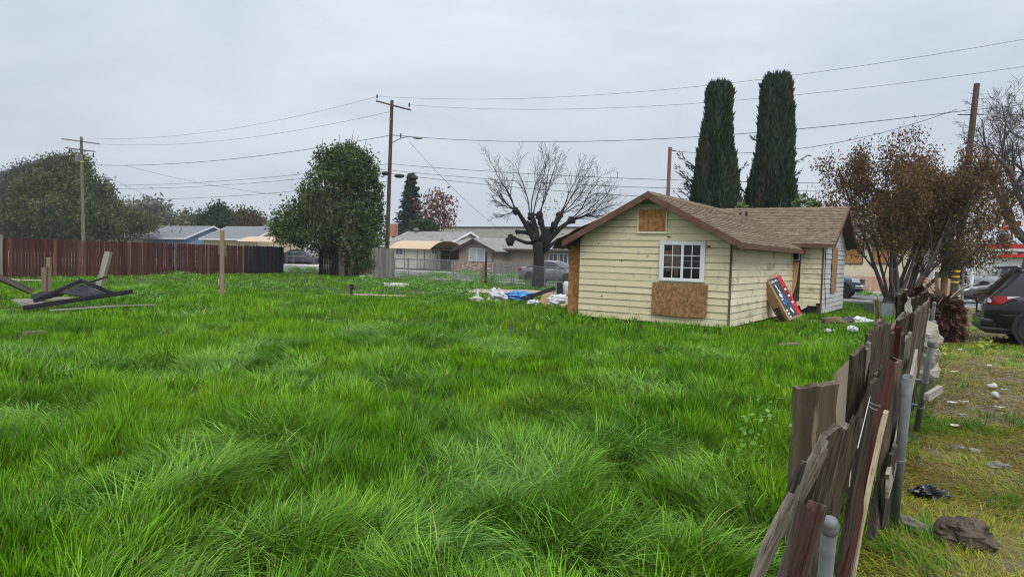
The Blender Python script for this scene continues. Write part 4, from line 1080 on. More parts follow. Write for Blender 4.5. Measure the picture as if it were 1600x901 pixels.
# plywood sheet leaning against the fence from the grass side
mb = MB(); q = [Uw(1358, 530, UF - .16), Uw(1304, 584, UF - .62), Uw(1300, 690, UF - .40), Uw(1352, 640, UF - .14)]
q = [Vector(W(UF - .15, 9.4, 1.0)), Vector(W(UF - .15, 4.3, 1.0)), Vector(W(UF - .62, 4.1, .22)), Vector(W(UF - .62, 9.4, .22))]
a = Uw(1357, 531, UF - .20); b = Uw(1322, 610, UF - .20)
q = [a, Uw(1303, 586, UF - .55), Uw(1309, 700, UF - .40), Uw(1340, 700, UF - .20)]
n = Vector((0, 0, .012)) + AX * .006
mb.prism(q, n); tag(part('plywood_sheet', mb, mat('faded_ply', (.34, .245, .18), (.45, .34, .255), scale=3, bump=.3, bscale=20, extra=[((.22, .15, .1), 4, .6, .1, (1, .3, 1))])), 'faded pinkish plywood sheet leaning on the grass side of the near fence', 'plywood')
# offcut sticking through beneath the posts
plank('offcut', None, D(1447, 621, 6.3), D(1470, 607, 6.6), (0, 0, 1), .07, .04, m_b_paleg, .02, 0, 71, label='short pale offcut poking out under the near fence posts', cat='offcut')
# stone blocks piled at the fence's foot
m_stone = mat('pale_rubble', (.28, .25, .20), (.42, .39, .33), scale=7, bump=.7, bscale=25, extra=[((.14, .13, .09), 6, .58, .1, (1, 1, 1))])
for i, (px, py, r_) in enumerate(((1443, 545, .2), (1446, 575, .18), (1441, 520, .2), (1449, 560, .13))):
    p = Uw(px, py, -.46); mb = MB(); mb.lump((0, 0, 0), (r_, r_ * .8, r_ * .9), i, .25, 1.8); tag(part('rubble_block', mb, m_stone, M=Matrix.Translation((p.x, p.y, max(.1, p.z - .05)))), ['big pale rubble block in the middle of the pile between the near fence posts', 'pale rubble block lowest in the pile between the near fence posts', 'pale rubble block topmost in the pile between the near fence posts', 'smallest pale rubble block in the pile between the near fence posts'][i], 'rubble', 'rubble blocks at the foot of the near fence')
# ================================================================== HOUSES ACROSS THE STREET
m_roof_g = mat('grey_shingle_roof', (.14, .145, .15), (.205, .21, .215), scale=3, stretch=(1, 1, 3), rough=.95, bump=.3, bscale=25, world=True)
m_roof_b = mat('brown_grey_roof', (.085, .066, .06), (.125, .10, .09), scale=3, rough=.95, bump=.3, bscale=25, world=True)
m_roof_t = mat('grey_tan_roof', (.19, .185, .165), (.265, .26, .235), scale=2.2, rough=.95, bump=.3, bscale=25, world=True, extra=[((.15, .145, .13), .8, .55, .1, (1, 1, 3))])
m_blue = mat('blue_siding', (.16, .25, .36), (.19, .285, .40), scale=1, world=True)
m_tan = mat('tan_stucco', (.47, .37, .24), (.52, .42, .29), scale=1, world=True)
m_tan2 = mat('tan_panel_siding', (.27, .225, .18), (.33, .28, .225), scale=.8, world=True)
m_cream = mat('cream_siding', (.56, .52, .44), (.62, .58, .5), scale=1, world=True)
m_yel3 = mat('pale_yellow_panel', (.64, .56, .37), (.70, .62, .43), scale=.8, world=True, extra=[((.5, .44, .3), 1.5, .6, .1, (1, 1, 1))])
m_wtrim = mat('white_trim', (.70, .71, .72), (.76, .77, .78), scale=2, world=True)
m_dtrim = mat('dark_brown_trim', (.06, .045, .038), (.09, .07, .06), scale=2)
m_gl = mat('far_window_glass', (.05, .06, .07), (.11, .125, .14), scale=.7, rough=.12, spec=.6)
m_curtain = mat('pale_curtain', (.36, .37, .38), (.44, .45, .46), scale=2)
m_brickp = mat('brick_face', (.30, .13, .085), (.40, .2, .14), scale=3, var=.25)
m_mortar = mat('mortar', (.42, .38, .33), (.5, .46, .4), scale=4)
m_block = mat('pale_block', (.375, .37, .31), (.43, .425, .36), scale=.5, world=True, var=.07)
def bwindow(th, u0, u1, v, z0, z1, fr=.07, fm=None, pane=None, split=True, board=None):
    fm = fm or m_wtrim
    mb = MB(); y0, y1 = v - .06, v - .004
    mb.box(u0, u0 + fr, y0, y1, z0, z1); mb.box(u1 - fr, u1, y0, y1, z0, z1); mb.box(u0 + fr, u1 - fr, y0 + .002, y1, z1 - fr, z1); mb.box(u0 + fr, u1 - fr, y0 + .002, y1, z0, z0 + fr)
    if split: c = (u0 + u1) / 2; mb.box(c - .03, c + .03, y0 + .004, y1, z0 + fr, z1 - fr)
    w = part('window', mb, fm, th)
    mb = MB()
    if board: mb.box(u0 + fr, u1 - fr, v - .045, v - .01, z0 + fr, z1 - fr); part('board', mb, board, w)
    else: mb.box(u0 + fr, u1 - fr, v - .028, v - .01, z0 + fr, z1 - fr); part('pane', mb, pane or m_gl, w)
    return w
def gable_house(name, label, u0, u1, v0, v1, eave, ridge, wm, rm, trim, ov=.45, ridge_dir='u'):
    """house in street coordinates (u along, v away); parts in local = street frame with origin W(u0,v0)"""
    th = thing(name, label, 'house', W(u0, v0, .1), STREET)
    L, Dp = u1 - u0, v1 - v0
    if ridge_dir == 'u':
        mb = MB(); mid = Dp / 2; sl = (ridge - eave) / (mid + ov)
        ze = eave + ov * sl - .06
        mb.prism([(0, 0, 0), (0, Dp, 0), (0, Dp, ze), (0, mid, ridge - .1), (0, 0, ze)], (L, 0, 0)); part('wall', mb, wm, th)
        for s in (0, 1):
            y = -ov if s == 0 else Dp + ov
            mb = MB(); mb.prism([(-ov, y, eave), (L + ov, y, eave), (L + ov, mid, ridge), (-ov, mid, ridge)], (0, 0, -.06)); part('roof', mb, rm, th)
        mb = MB(); mb.box(-ov, L + ov, -ov - .03, -ov - .002, eave - .17, eave + .01); part('fascia', mb, trim, th)
        for x, o in ((L + ov + .002, .03), (-ov - .032, .03)):
            for y in (-ov, Dp + ov):
                mb = MB(); mb.prism([(x, y, eave + .02), (x, mid, ridge + .02), (x, mid, ridge - .2), (x, y, eave - .18)], (o, 0, 0)); part('fascia', mb, trim, th)
    return th
# brown-roofed house behind the red fence
def span(px0, px1, py, v): return V(px0, py, v).dot(AX), V(px1, py, v).dot(AX)
u0, u1 = span(150, 246, 370, 58)
ze = V(200, 371, 57.5).z - .1; zr_ = V(200, 352.5, 62).z - .1
gable_house('bungalow', 'low house with a plain brown shingle roof beyond the red-brown fence', u0, u1 - 1.4, 58, 66, ze, zr_, m_tan, m_roof_b, m_dtrim)
u0, u1 = span(226, 290, 371, 56)
ze = V(250, 371.5, 55.6).z - .1; zr_ = V(300, 353, 60).z - .1
th = gable_house('bungalow', 'blue house with grey roof and white trim beyond the red-brown fence', u0, u1, 56, 64, ze, zr_, m_blue, m_roof_g, m_wtrim)
for i, (du, dv) in enumerate(((.2, 1.0), (.42, 1.6), (.55, 2.2), (.68, 1.2))):
    mb = MB(); sl = (zr_ - ze) / 4.45; mb.tube([((u1 - u0) * du, dv, ze + sl * (dv + .45) - .05), ((u1 - u0) * du, dv, ze + sl * (dv + .45) + .4)], .06, 8); part('vent_pipe', mb, m_dtrim, th)
mb = MB()
for i in range(20): mb.box(u1 - u0 + .002, u1 - u0 + .02, .2 + i * .4, .23 + i * .4, .1, ze)
part('siding_battens', mb, m_blue, th)
u0, u1 = span(318, 396, 371, 56)
ze = V(350, 373, 55.6).z - .1; zr_ = V(400, 353.5, 60).z - .1
th = gable_house('bungalow', 'tan house with grey roof and white trim beside the dense green tree', u0, u1, 56, 64, ze, zr_, m_tan, m_roof_g, m_wtrim)
# tan metal carports
def carport(label, px0, px1, py_top, py_bot, v, depth, posts_px, gnd=.1):
    u0, u1 = span(px0, px1, py_bot, v); zt = V((px0 + px1) / 2, py_top, v).z; zb = V((px0 + px1) / 2, py_bot, v).z
    th = thing('carport', label, 'carport', W(u0, v, gnd), STREET); L = u1 - u0
    mt = mat('tan_metal_roof', (.47, .34, .21), (.53, .40, .26), rough=.5, scale=2)
    mb = MB(); n = 12
    prof = [( -.25 + (depth + .5) * i / n, (zt - gnd) - (zt - zb) * (abs(2 * i / n - 1)) ** 2.4) for i in range(n + 1)]
    mb.grid([[(-.2 + (L + .4) * j, y, z) for (y, z) in prof] for j in (0, 1)]); o = part('roof', mb, mt, th); sm = o.modifiers.new('s', 'SOLIDIFY'); sm.thickness = .04
    mb = MB()
    for k in range(9):
        x = -.2 + (L + .4) * k / 8
        for (a, b) in zip(prof, prof[1:]): mb.bar((x, a[0], a[1] + .025), (x, b[0], b[1] + .025), .04, .03)
    part('roof_ribs', mb, mt, o)
    for s in posts_px:
        for y in (0, depth):
            mb = MB(); mb.box(L * s - .03, L * s + .03, y - .03, y + .03, 0, zb - gnd); part('post', mb, m_galv, th)
    return th
carport('tan metal carport beside the utility pole across the street', 612, 672, 375.5, 389, 51.5, 5.0, (0, .35, .68, 1))
carport('tan metal carport in front of the tan house beyond the fence', 374, 428, 369, 378, 52.5, 5.0, (0, .5, 1))
# grey-roofed white house behind the carport
u0, u1 = span(600, 689, 400, 57.5)
ze = V(680, 385.5, 57).z - .1; zr_ = V(640, 361.5, 62).z - .1
th = gable_house('bungalow', 'white house with grey shingle roof behind the carport', u0, u1, 57.5, 66.5, ze, zr_, m_cream, m_roof_t, m_wtrim, ov=.5)
wa, wb = span(674, 685, 393, 57.5); z0, z1 = V(680, 397, 57.5).z - .1, V(680, 388, 57.5).z - .1
bwindow(th, wa - u0, wb - u0, 0, z0, z1)
wa, wb = span(618, 630, 393, 57.5); bwindow(th, wa - u0, wb - u0, 0, z0 - .2, z1)
mb = MB(); p = V(653, 368, 62); q = p - W(u0, 57.5, .1); mb.lathe([(.18, zr_ - .5), (.18, zr_ + .1), (.35, zr_ + .12), (.35, zr_ + .3), (.1, zr_ + .4)], (q.dot(AX), 4.2, 0), 12); part('roof_vent', mb, m_galv, th)
mb = MB(); q = V(612, 365, 62) - W(u0, 57.5, .1); mb.box(q.dot(AX) - .45, q.dot(AX) + .45, 4.2, 5.1, zr_ - .6, zr_ + .9); part('chimney', mb, m_brickp, th)
# tan bungalow with the porch gable and brick
VT = 57.0
u0, u1 = span(688, 905, 400, VT)
ze = V(800, 388.5, VT - .6).z - .1; zr_ = V(740, 371.5, VT + 4.5).z - .1
th = gable_house('bungalow', 'tan bungalow with a brick-trimmed porch gable across the street', u0, u1, VT, VT + 9, ze, zr_, m_tan2, m_roof_t, m_dtrim, ov=.6)
ga, gb = span(716, 771, 400, VT - 2.2); ga -= u0; gb -= u0; gc = (ga + gb) / 2
gz = V(742, 373, VT - 2.6).z - .1; ez = ze - .05
mb = MB(); mb.prism([(ga, -2.2, 0), (gb, -2.2, 0), (gb, -2.2, ez), (gc, -2.2, gz - .12), (ga, -2.2, ez)], (0, 3.0, 0)); gw = part('porch_gable', mb, m_tan2, th)
hw = (gb - ga) / 2 + .55
slp = (gz - ez) / ((gb - ga) / 2)
for s in (-1, 1):
    mb = MB(); mb.prism([(gc, -2.7, gz), (gc + s * hw, -2.7, gz - slp * hw), (gc + s * hw, 2.6, gz - slp * hw), (gc, 4.2, gz)], (0, 0, -.07)); part('roof', mb, m_roof_t, th)
    mb = MB(); mb.prism([(gc, -2.74, gz + .03), (gc + s * hw, -2.74, gz - slp * hw + .03), (gc + s * hw, -2.74, gz - slp * hw - .2), (gc, -2.74, gz - .2)], (0, .035, 0)); part('fascia', mb, m_dtrim, th)
mb = MB()
for s in (-1, 1): mb.bar((gc + s * .05, -2.8, gz - .05), (gc - s * .45, -2.8, gz + .22), .05, .09, (0, 1, 0))
part('ridge_finial', mb, m_dtrim, th)
for x in (ga, gb - .1): mb = MB(); mb.box(x, x + .1, -2.26, -2.204, 0, ez); part('corner_trim', mb, m_dtrim, th)
wa, wb = span(733, 758, 393, VT - 2.2); z0, z1 = V(745, 411, VT - 2.2).z - .1, V(745, 387.5, VT - 2.2).z - .1
bwindow(th, wa - u0, wb - u0, -2.2, z0, z1, fm=m_wtrim, pane=m_curtain)
wa, wb = span(858, 872, 393, VT); bwindow(th, wa - u0, wb - u0, 0, z0 + .1, z1 - .3)
wa, wb = span(874, 888, 393, VT); bwindow(th, wa - u0, wb - u0, 0, z0 + .1, z1 - .3)
mb = MB()
for i in range(26): x = gb + .3 + i * .42; mb.box(x, x + .04, -.02, -.002, .1, ze - .1)
part('siding_battens', mb, m_tan2, th)
mb = MB(); mb.box(0.1, ga - .1, -.05, -.004, 0, ze - .15); part('porch_shade_panel', mb, m_dtrim, th)  # dark brown panel stands in for the shade beside the porch
# brick skirt, brick by brick
bw = MB(); bw.box(ga - .7, gb + .05, -2.36, -2.27, 0, 1.02); wl = part('brick_skirt', bw, m_mortar, th)
bm = MB(); bm.box(0, .28, -.02, 0, 0, .085); bme = mesh_of('brick', bm); bme.materials.append(m_brickp)
bme2 = mesh_of('brick', bm); bme2.materials.append(mat('pale_brick', (.5, .42, .34), (.58, .5, .42), var=.15))
for r_ in range(10):
    x = ga - .7 + (.15 if r_ % 2 else 0)
    while x < gb - .24:
        o = link('brick', bme if rnd.random() < .55 else bme2, None, wl); o.matrix_basis = Matrix.Translation((x, -2.361, .01 + r_ * .1)); x += .30
# satellite dishes
for (px, py, v) in ((690, 378, VT + .5),):
    q = V(px, py, v) - W(u0, VT, .1); mb = MB(); c = Vector((q.dot(AX), q.dot(BX), q.z)); mb.tube([c + Vector((0, 0, -.9)), c], .03, 6)
    mb.lathe([(.02, 0), (.25, .05), (.38, .14)], c + Vector((0, -.1, 0)), 14, 'y'); part('satellite_dish', mb, m_galv, th)
# long block building behind
VB = 76
u0, u1 = span(690, 1010, 380, VB); zt = V(790, 355.5, VB).z
th = thing('block_building', 'long low pale concrete-block building behind the tan bungalow', 'building', W(u0, VB, .1), STREET)
mb = MB(); mb.box(0, u1 - u0, 0, 10, 0, zt - .15); wl = part('wall', mb, m_mortar, th)
L = u1 - u0
bm = MB(); bm.box(0, 1.58, -.02, 0, 0, .38); bme = mesh_of('block', bm); bme.materials.append(m_block)
for r_ in range(int((zt - 2.4) / .4)):
    x = .0 if r_ % 2 else -.8
    z = zt - .55 - r_ * .4
    if r_ > 7: break
    while x < min(L, 20) - 1.6:
        if x >= 0: o = link('block', bme, None, wl); o.matrix_basis = Matrix.Translation((x, -.001, z))
        x += 1.6
mb = MB(); mb.box(-.1, L + .1, -.1, 10.1, zt - .148, zt + .02); part('parapet_cap', mb, m_dtrim, th)
# pale yellow house at the right with boarded windows
VY = 53.5
u0, u1 = span(1290, 1470, 400, VY); ze = V(1380, 373, VY - .5).z - .1; zr_ = ze + 2.0
th = gable_house('bungalow', 'pale yellow house with orange boarded windows across the street', u0, u1, VY, VY + 9, ze, zr_, m_yel3, m_roof_g, mat('brown_house_trim', (.2, .11, .06), (.26, .15, .09)), ov=.5)
for (a, b, y0, y1) in ((1319, 1349, 383, 412), (1363, 1404, 383, 412)):
    wa, wb = span(a, b, 397, VY); z0, z1 = V(a, y1, VY).z - .1, V(a, y0, VY).z - .1
    bwindow(th, wa - u0, wb - u0, 0, z0, z1, fm=m_dtrim, split=False, board=m_osb_bright, fr=.06)
wa, wb = span(1440, 1462, 397, VY); bwindow(th, wa - u0, wb - u0, 0, V(1440, 436, VY).z - .1, V(1440, 384, VY).z - .1, split=True, pane=m_curtain)
mb = MB(); q = V(1349, 436, VY - .1) - W(u0, VY, .1); mb.box(q.dot(AX) - .12, q.dot(AX) + .12, -.1, -.004, q.z - .1, q.z + .1); part('utility_box', mb, m_dtrim, th)
# ================================================================== FUEL STATION AT THE RIGHT
m_redp = mat('red_canopy_paint', (.42, .012, .012), (.5, .02, .02), rough=.4, scale=1)
m_redcol = mat('dark_red_column', (.2, .01, .015), (.26, .015, .02), rough=.5, scale=1)
c0 = D(1526, 388, 84); c1 = D(1640, 388, 78)
th = thing('fuel_canopy', 'red flat fuel station canopy on dark red columns', 'canopy', Vector((c0.x, c0.y, .05)), math.atan2(c1.y - c0.y, c1.x - c0.x))
L = math.hypot(c1.x - c0.x, c1.y - c0.y); zt = D(1560, 382.5, 84).z; zb = D(1560, 390, 84).z
mb = MB(); mb.box(0, L, 0, 9, zb, zt); part('canopy', mb, m_redp, th)
mb = MB(); mb.box(-.05, L + .05, -.06, 9.05, zb - .25, zb - .004); part('canopy_edge', mb, m_wtrim, th)
for x in (2.3, 6.4):
    for y in (2.5, 6.5): mb = MB(); mb.box(x - .25, x + .25, y - .25, y + .25, -.05, zb - .25); part('column', mb, m_redcol, th)
c0 = D(1556, 410, 70)
th = thing('shop_building', 'white shop with a red fascia beside the fuel canopy', 'building', Vector((c0.x, c0.y, 0)), STREET)
z0 = D(1570, 402, 70).z; z1 = D(1590, 398, 70).z
mb = MB(); mb.box(0, 14, 0, 9, 0, z0); part('wall', mb, m_wtrim, th)
mb = MB(); mb.prism([(-.6, -.6, z0 + .004), (14.6, -.6, z0 + .004), (14.6, -.6, z0 + .36), (1.0, -.6, z0 + .36)], (0, 10, 0)); part('fascia', mb, m_redp, th)
mb = MB(); mb.box(2, 5, -.05, -.004, .9, 2.2); mb.box(6, 7.1, -.05, -.004, .05, 2.2); part('shop_window', mb, m_gl, th)
c0 = D(1582, 352, 88)
th = thing('price_sign', 'red roadside sign panel on a thin pole above the fuel station', 'sign', Vector((c0.x, c0.y, 0)))
mb = MB(); mb.tube([(0, 0, 0), (0, 0, c0.z + .4)], .12, 8); part('pole', mb, m_redcol, th)
mb = MB(); mb.box(-1.0, 1.0, -.15, .15, c0.z - .1, c0.z + .5); part('panel', mb, m_redp, th); mb = MB(); mb.box(-1.6, .6, -.14, .14, c0.z - .6, c0.z - .2); part('panel', mb, m_redp, th)
# white panel fence and tanks under the canopy read as a bright band: the station's back wall
c0 = D(1522, 402, 92); c1 = D(1660, 402, 88)
mb = MB(); d_ = (c1 - c0); d_.z = 0; n_ = Vector((-d_.y, d_.x, 0)).normalized(); z_ = D(1540, 394.5, 92).z
mb.prism([Vector((c0.x, c0.y, 0)), Vector((c1.x, c1.y, 0)), Vector((c1.x, c1.y, z_)), Vector((c0.x, c0.y, z_))], n_ * .3); tag(part('station_wall', mb, m_wtrim), 'long white wall seen below the red fuel canopy', 'wall')
c0 = D(1455, 452, 56); mb = MB()
# ================================================================== POLES AND WIRES
m_pole = mat('utility_pole_wood', (.055, .036, .026), (.11, .075, .055), scale=6, stretch=(1, 1, .1), bump=.4, bscale=20, rough=.9)
m_pole_g = mat('grey_pole_wood', (.12, .095, .07), (.19, .155, .115), scale=6, stretch=(1, 1, .1), bump=.4, bscale=20, rough=.9)
m_pole_b = mat('fresh_brown_post', (.30, .165, .075), (.38, .225, .11), scale=6, stretch=(1, 1, .12), bump=.3, rough=.85)
m_ins = mat('insulator_brown', (.03, .02, .018), (.05, .035, .03), rough=.3)
m_cable = mat('black_cable', (.012, .012, .013), (.02, .02, .021), rough=.6)
m_yellow = mat('yellow_reflector', (.65, .45, .03), (.7, .5, .05), rough=.4)
def leaning_pole(name, label, foot, head, r0, r1, m):
    foot, head = Vector(foot), Vector(head)
    th = thing(name, label, 'pole', foot)
    mb = MB(); mb.tube([Vector((0, 0, -.2)), (head - foot) * .5, head - foot], [r0, (r0 + r1) / 2, r1], 14); part('shaft', mb, m, th, smooth=False)
    return th
VP = 37.2
# main pole with street lamp
ft = V(604, 400, VP); ft.z = 0; hd = V(612.5, 157, VP)
t2 = leaning_pole('utility_pole', 'tall dark utility pole with crossarm and street lamp behind the green tree', ft, hd, .165, .12, m_pole)
def crossarm(th, foot, pxa, pya, pxb, pyb, v, n_ins, up=.28, h=.11):
    A, B = V(pxa, pya, v), V(pxb, pyb, v); mb = MB(); mb.bar(A - foot, B - foot, .1, h); o = part('crossarm', mb, m_pole, th)
    for s in n_ins:
        p = A.lerp(B, s) - foot; mb = MB(); mb.lathe([(.02, 0), (.02, up * .4), (.06, up * .45), (.075, up * .6), (.04, up * .7), (.065, up * .78), (.03, up)], p + Vector((0, 0, .04)), 10); part('insulator', mb, m_ins, o)
    return o
crossarm(t2, ft, 588, 158, 641, 172, VP - .15, (.02, .97), up=.45)
A = V(613, 223, VP - .1) - ft; pts = []
lend = V(650, 221, VP - 1.2) - ft
for i in range(9):
    s = i / 8; pts.append(A.lerp(lend, s) + Vector((0, 0, .35 * math.sin(s * math.pi * .75))))
mb = MB(); mb.tube(pts, .03, 8); la = part('lamp_arm', mb, m_galv, t2)
mb = MB(); e = pts[-1]; dd = (pts[-1] - pts[-2]).normalized(); mb.lump(e + dd * .25, (.34, .14, .07), 1, .05); part('lamp_head', mb, m_galv, la, smooth=True)
mb = MB(); p = V(611, 187, VP) - ft; mb.lathe([(.135, -.05), (.138, .05)], p, 14); part('reflector_band', mb, m_yellow, t2)
for (px, py, w) in ((624, 275, .28), (602, 271, .2)):
    mb = MB(); p = V(px, py, VP - .25) - ft; mb.lump(p, (w * 1.3, w * .6, .15), px, .08); part('splice_case', mb, m_cable, t2, smooth=True)
mb = MB(); p = V(646, 278, VP - .5) - ft; mb.lump(p, (.32, .14, .16), 3, .1); part('splice_case', mb, m_cable, t2, smooth=True)
mb = MB(); p0 = V(624, 212, VP - .1) - ft; mb.tube([V(611, 211, VP) - ft, p0], .03, 6); mb.tube([p0 + Vector((.1, 0, -.15)), p0 + Vector((.1, 0, .15))], .05, 6); part('bracket', mb, m_ins, t2)
# left pole
fl = V(131, 380, VP); fl.z = 0; hl = V(127, 214, VP)
t1 = leaning_pole('utility_pole', 'grey utility pole with two crossarms and a transformer beyond the red-brown fence', fl, hl, .19, .14, m_pole_g)
crossarm(t1, fl, 97, 217, 155, 225, VP - .2, ()); crossarm(t1, fl, 103, 231, 148.5, 237, VP - .2, ())
for (px, py) in ((108.5, 233), (146, 239)):
    mb = MB(); p = V(px, py, VP - .2) - fl; mb.lathe([(.07, -.45), (.09, -.2), (.05, .0)], p, 8); part('cutout', mb, m_ins, t1)
mb = MB(); p = V(121.5, 247, VP - .1) - fl; mb.lathe([(.2, -.45), (.28, -.4), (.28, .3), (.2, .38), (.05, .45)], p, 14); part('transformer', mb, m_galv, t1)
mb = MB(); p = V(128, 253, VP) - fl; mb.lathe([(.185, -.05), (.188, .05)], p, 14); part('reflector_band', mb, m_yellow, t1)
# dark pole at the right with yellow bands
fr = V(1488, 470, VP); fr.z = 0; hr = V(1526.5, 131, VP + .4)
t3 = leaning_pole('utility_pole', 'leaning dark brown utility pole with yellow bands at its base', fr, hr, .165, .12, m_pole)
for py in (423.5, 432, 440.5):
    mb = MB(); p = V(1493.5, py, VP) - fr; p = (hr - fr) * (p.z / (hr.z - fr.z)); mb.lathe([(.172, -.035), (.172, .035)], p, 14); part('reflector_band', mb, m_yellow, t3)
mb = MB(); q = (hr - fr) * .86; mb.tube([q + Vector((-.7, 0, 0)), q + Vector((.45, 0, .05))], .025, 6); part('bracket', mb, m_ins, t3)
# bare stub pole behind the house
fp_ = base(1043, 307, 33); hp = D(1047, 230, 33)
t4 = leaning_pole('utility_pole', 'plain reddish brown pole rising behind the yellow house roof', fp_, hp, .10, .085, mat('red_brown_pole', (.15, .085, .065), (.2, .12, .095), scale=6, stretch=(1, 1, .1)))
mb = MB(); mb.tube([hp - fp_ + Vector((0, 0, -.12)), hp - fp_ + Vector((.28, 0, -.16))], .02, 6); part('bracket', mb, m_ins, t4)
# fresh brown post and white post, sign post
f5 = base(1474, 480, 26.9); h5 = D(1481, 285, 26.9)
leaning_pole('wooden_post', 'fresh light brown square post standing in the leaves of the russet tree', f5, h5, .125, .11, m_pole_b)['category'] = 'post'
f6 = base(1516, 455, 38); h6 = D(1523, 389, 38)
leaning_pole('steel_post', 'white steel post beside the parked silver pickup', f6, h6, .09, .09, m_wtrim)['category'] = 'post'
f7 = base(1502, 465, 33.2); h7 = D(1508, 400, 33.2)
leaning_pole('steel_post', 'thin grey leaning sign post beside the banded pole', f7, h7, .05, .05, m_galv)['category'] = 'post'
def wire(label, A, B, sag, r=.014, group=None, n=24, m=None):
    A, B = Vector(A), Vector(B); mb = MB(); pts = []
    for i in range(n + 1):
        s = i / n; pts.append(A.lerp(B, s) - A + Vector((0, 0, -4 * sag * s * (1 - s))))
    mb.tube(pts, r, 5); o = part('overhead_wire', mb, m or m_cable, None, M=Matrix.Translation(A)); tag(o, label, 'wire', group); return o
VQ = VP - .2
m_wg = mat('bare_conductor', (.13, .13, .14), (.17, .17, .18), rough=.5, metal=.3)
g1 = 'primary wires on the crossarms'
wire('uppermost bare wire from the two-armed pole to the street-lamp pole', V(152, 216.5, VQ), V(589.5, 151, VQ), .9, .011, m=m_wg)
wire('second bare wire below the uppermost between the two crossarm poles', V(156, 225, VQ), V(612, 174, VQ), .9, .011, m=m_wg)
wire('uppermost bare wire from the street-lamp pole over the cypress tops', V(589.5, 150.5, VQ), V(1680, 47, VQ), 1.15, .010, m=m_wg)
wire('bare wire passing behind the cypress tops below the uppermost one', V(640, 164, VQ), V(1680, 92, VQ), 1.0, .010, m=m_wg)
wire('thick cable from the two-armed pole to the street-lamp bracket', V(132, 257.5, VQ), V(612, 211, VQ), .75, .02)
wire('thick cable from the street-lamp pole to the leaning banded pole', V(624, 212, VQ), V(1519, 171.5, VQ), .85, .016)
wire('thin cable from the plain pole behind the house to the leaning pole', D(1050, 236, 33), V(1495, 171, VQ), .75, .012)
wire('thin cable running on from the leaning pole past the bare tree', V(1519, 171.5, VQ), V(1690, 146, VQ), .1, .012)
g2 = 'communication cables strung low between the poles'
for i, (y0, y1) in enumerate(((291, 262), (296, 270), (313, 289))):
    wire(['highest', 'middle', 'lowest'][i] + ' of three low communication cables strung past the dense green tree', V(132, y0 - 2, VQ), V(608, y1 - 6, VQ), .5, .015, g2)
for i, (y0, y1, sg) in enumerate(((256, 288, .35), (266, 299, .45), (271, 322, .5))):
    wire(['highest', 'middle', 'lowest'][i] + ' of three low cables strung behind the pollarded tree and cypresses', V(610, y0, VQ), V(1512, y1 + 0, VQ), sg, .014, g2)
wire('service wire sloping down from the lamp pole to the tan bungalow', V(640, 222, VQ), V(800, 372, 60), .5, .012)
wire('service wire sloping from the long cable down to the blue house', V(194, 258, VQ), V(470, 308, VQ + 8), .4, .012)
wire('service wire sloping from the two-armed pole to the grey-roofed house', V(160, 272, VQ), V(330, 345, 60), .3, .012)
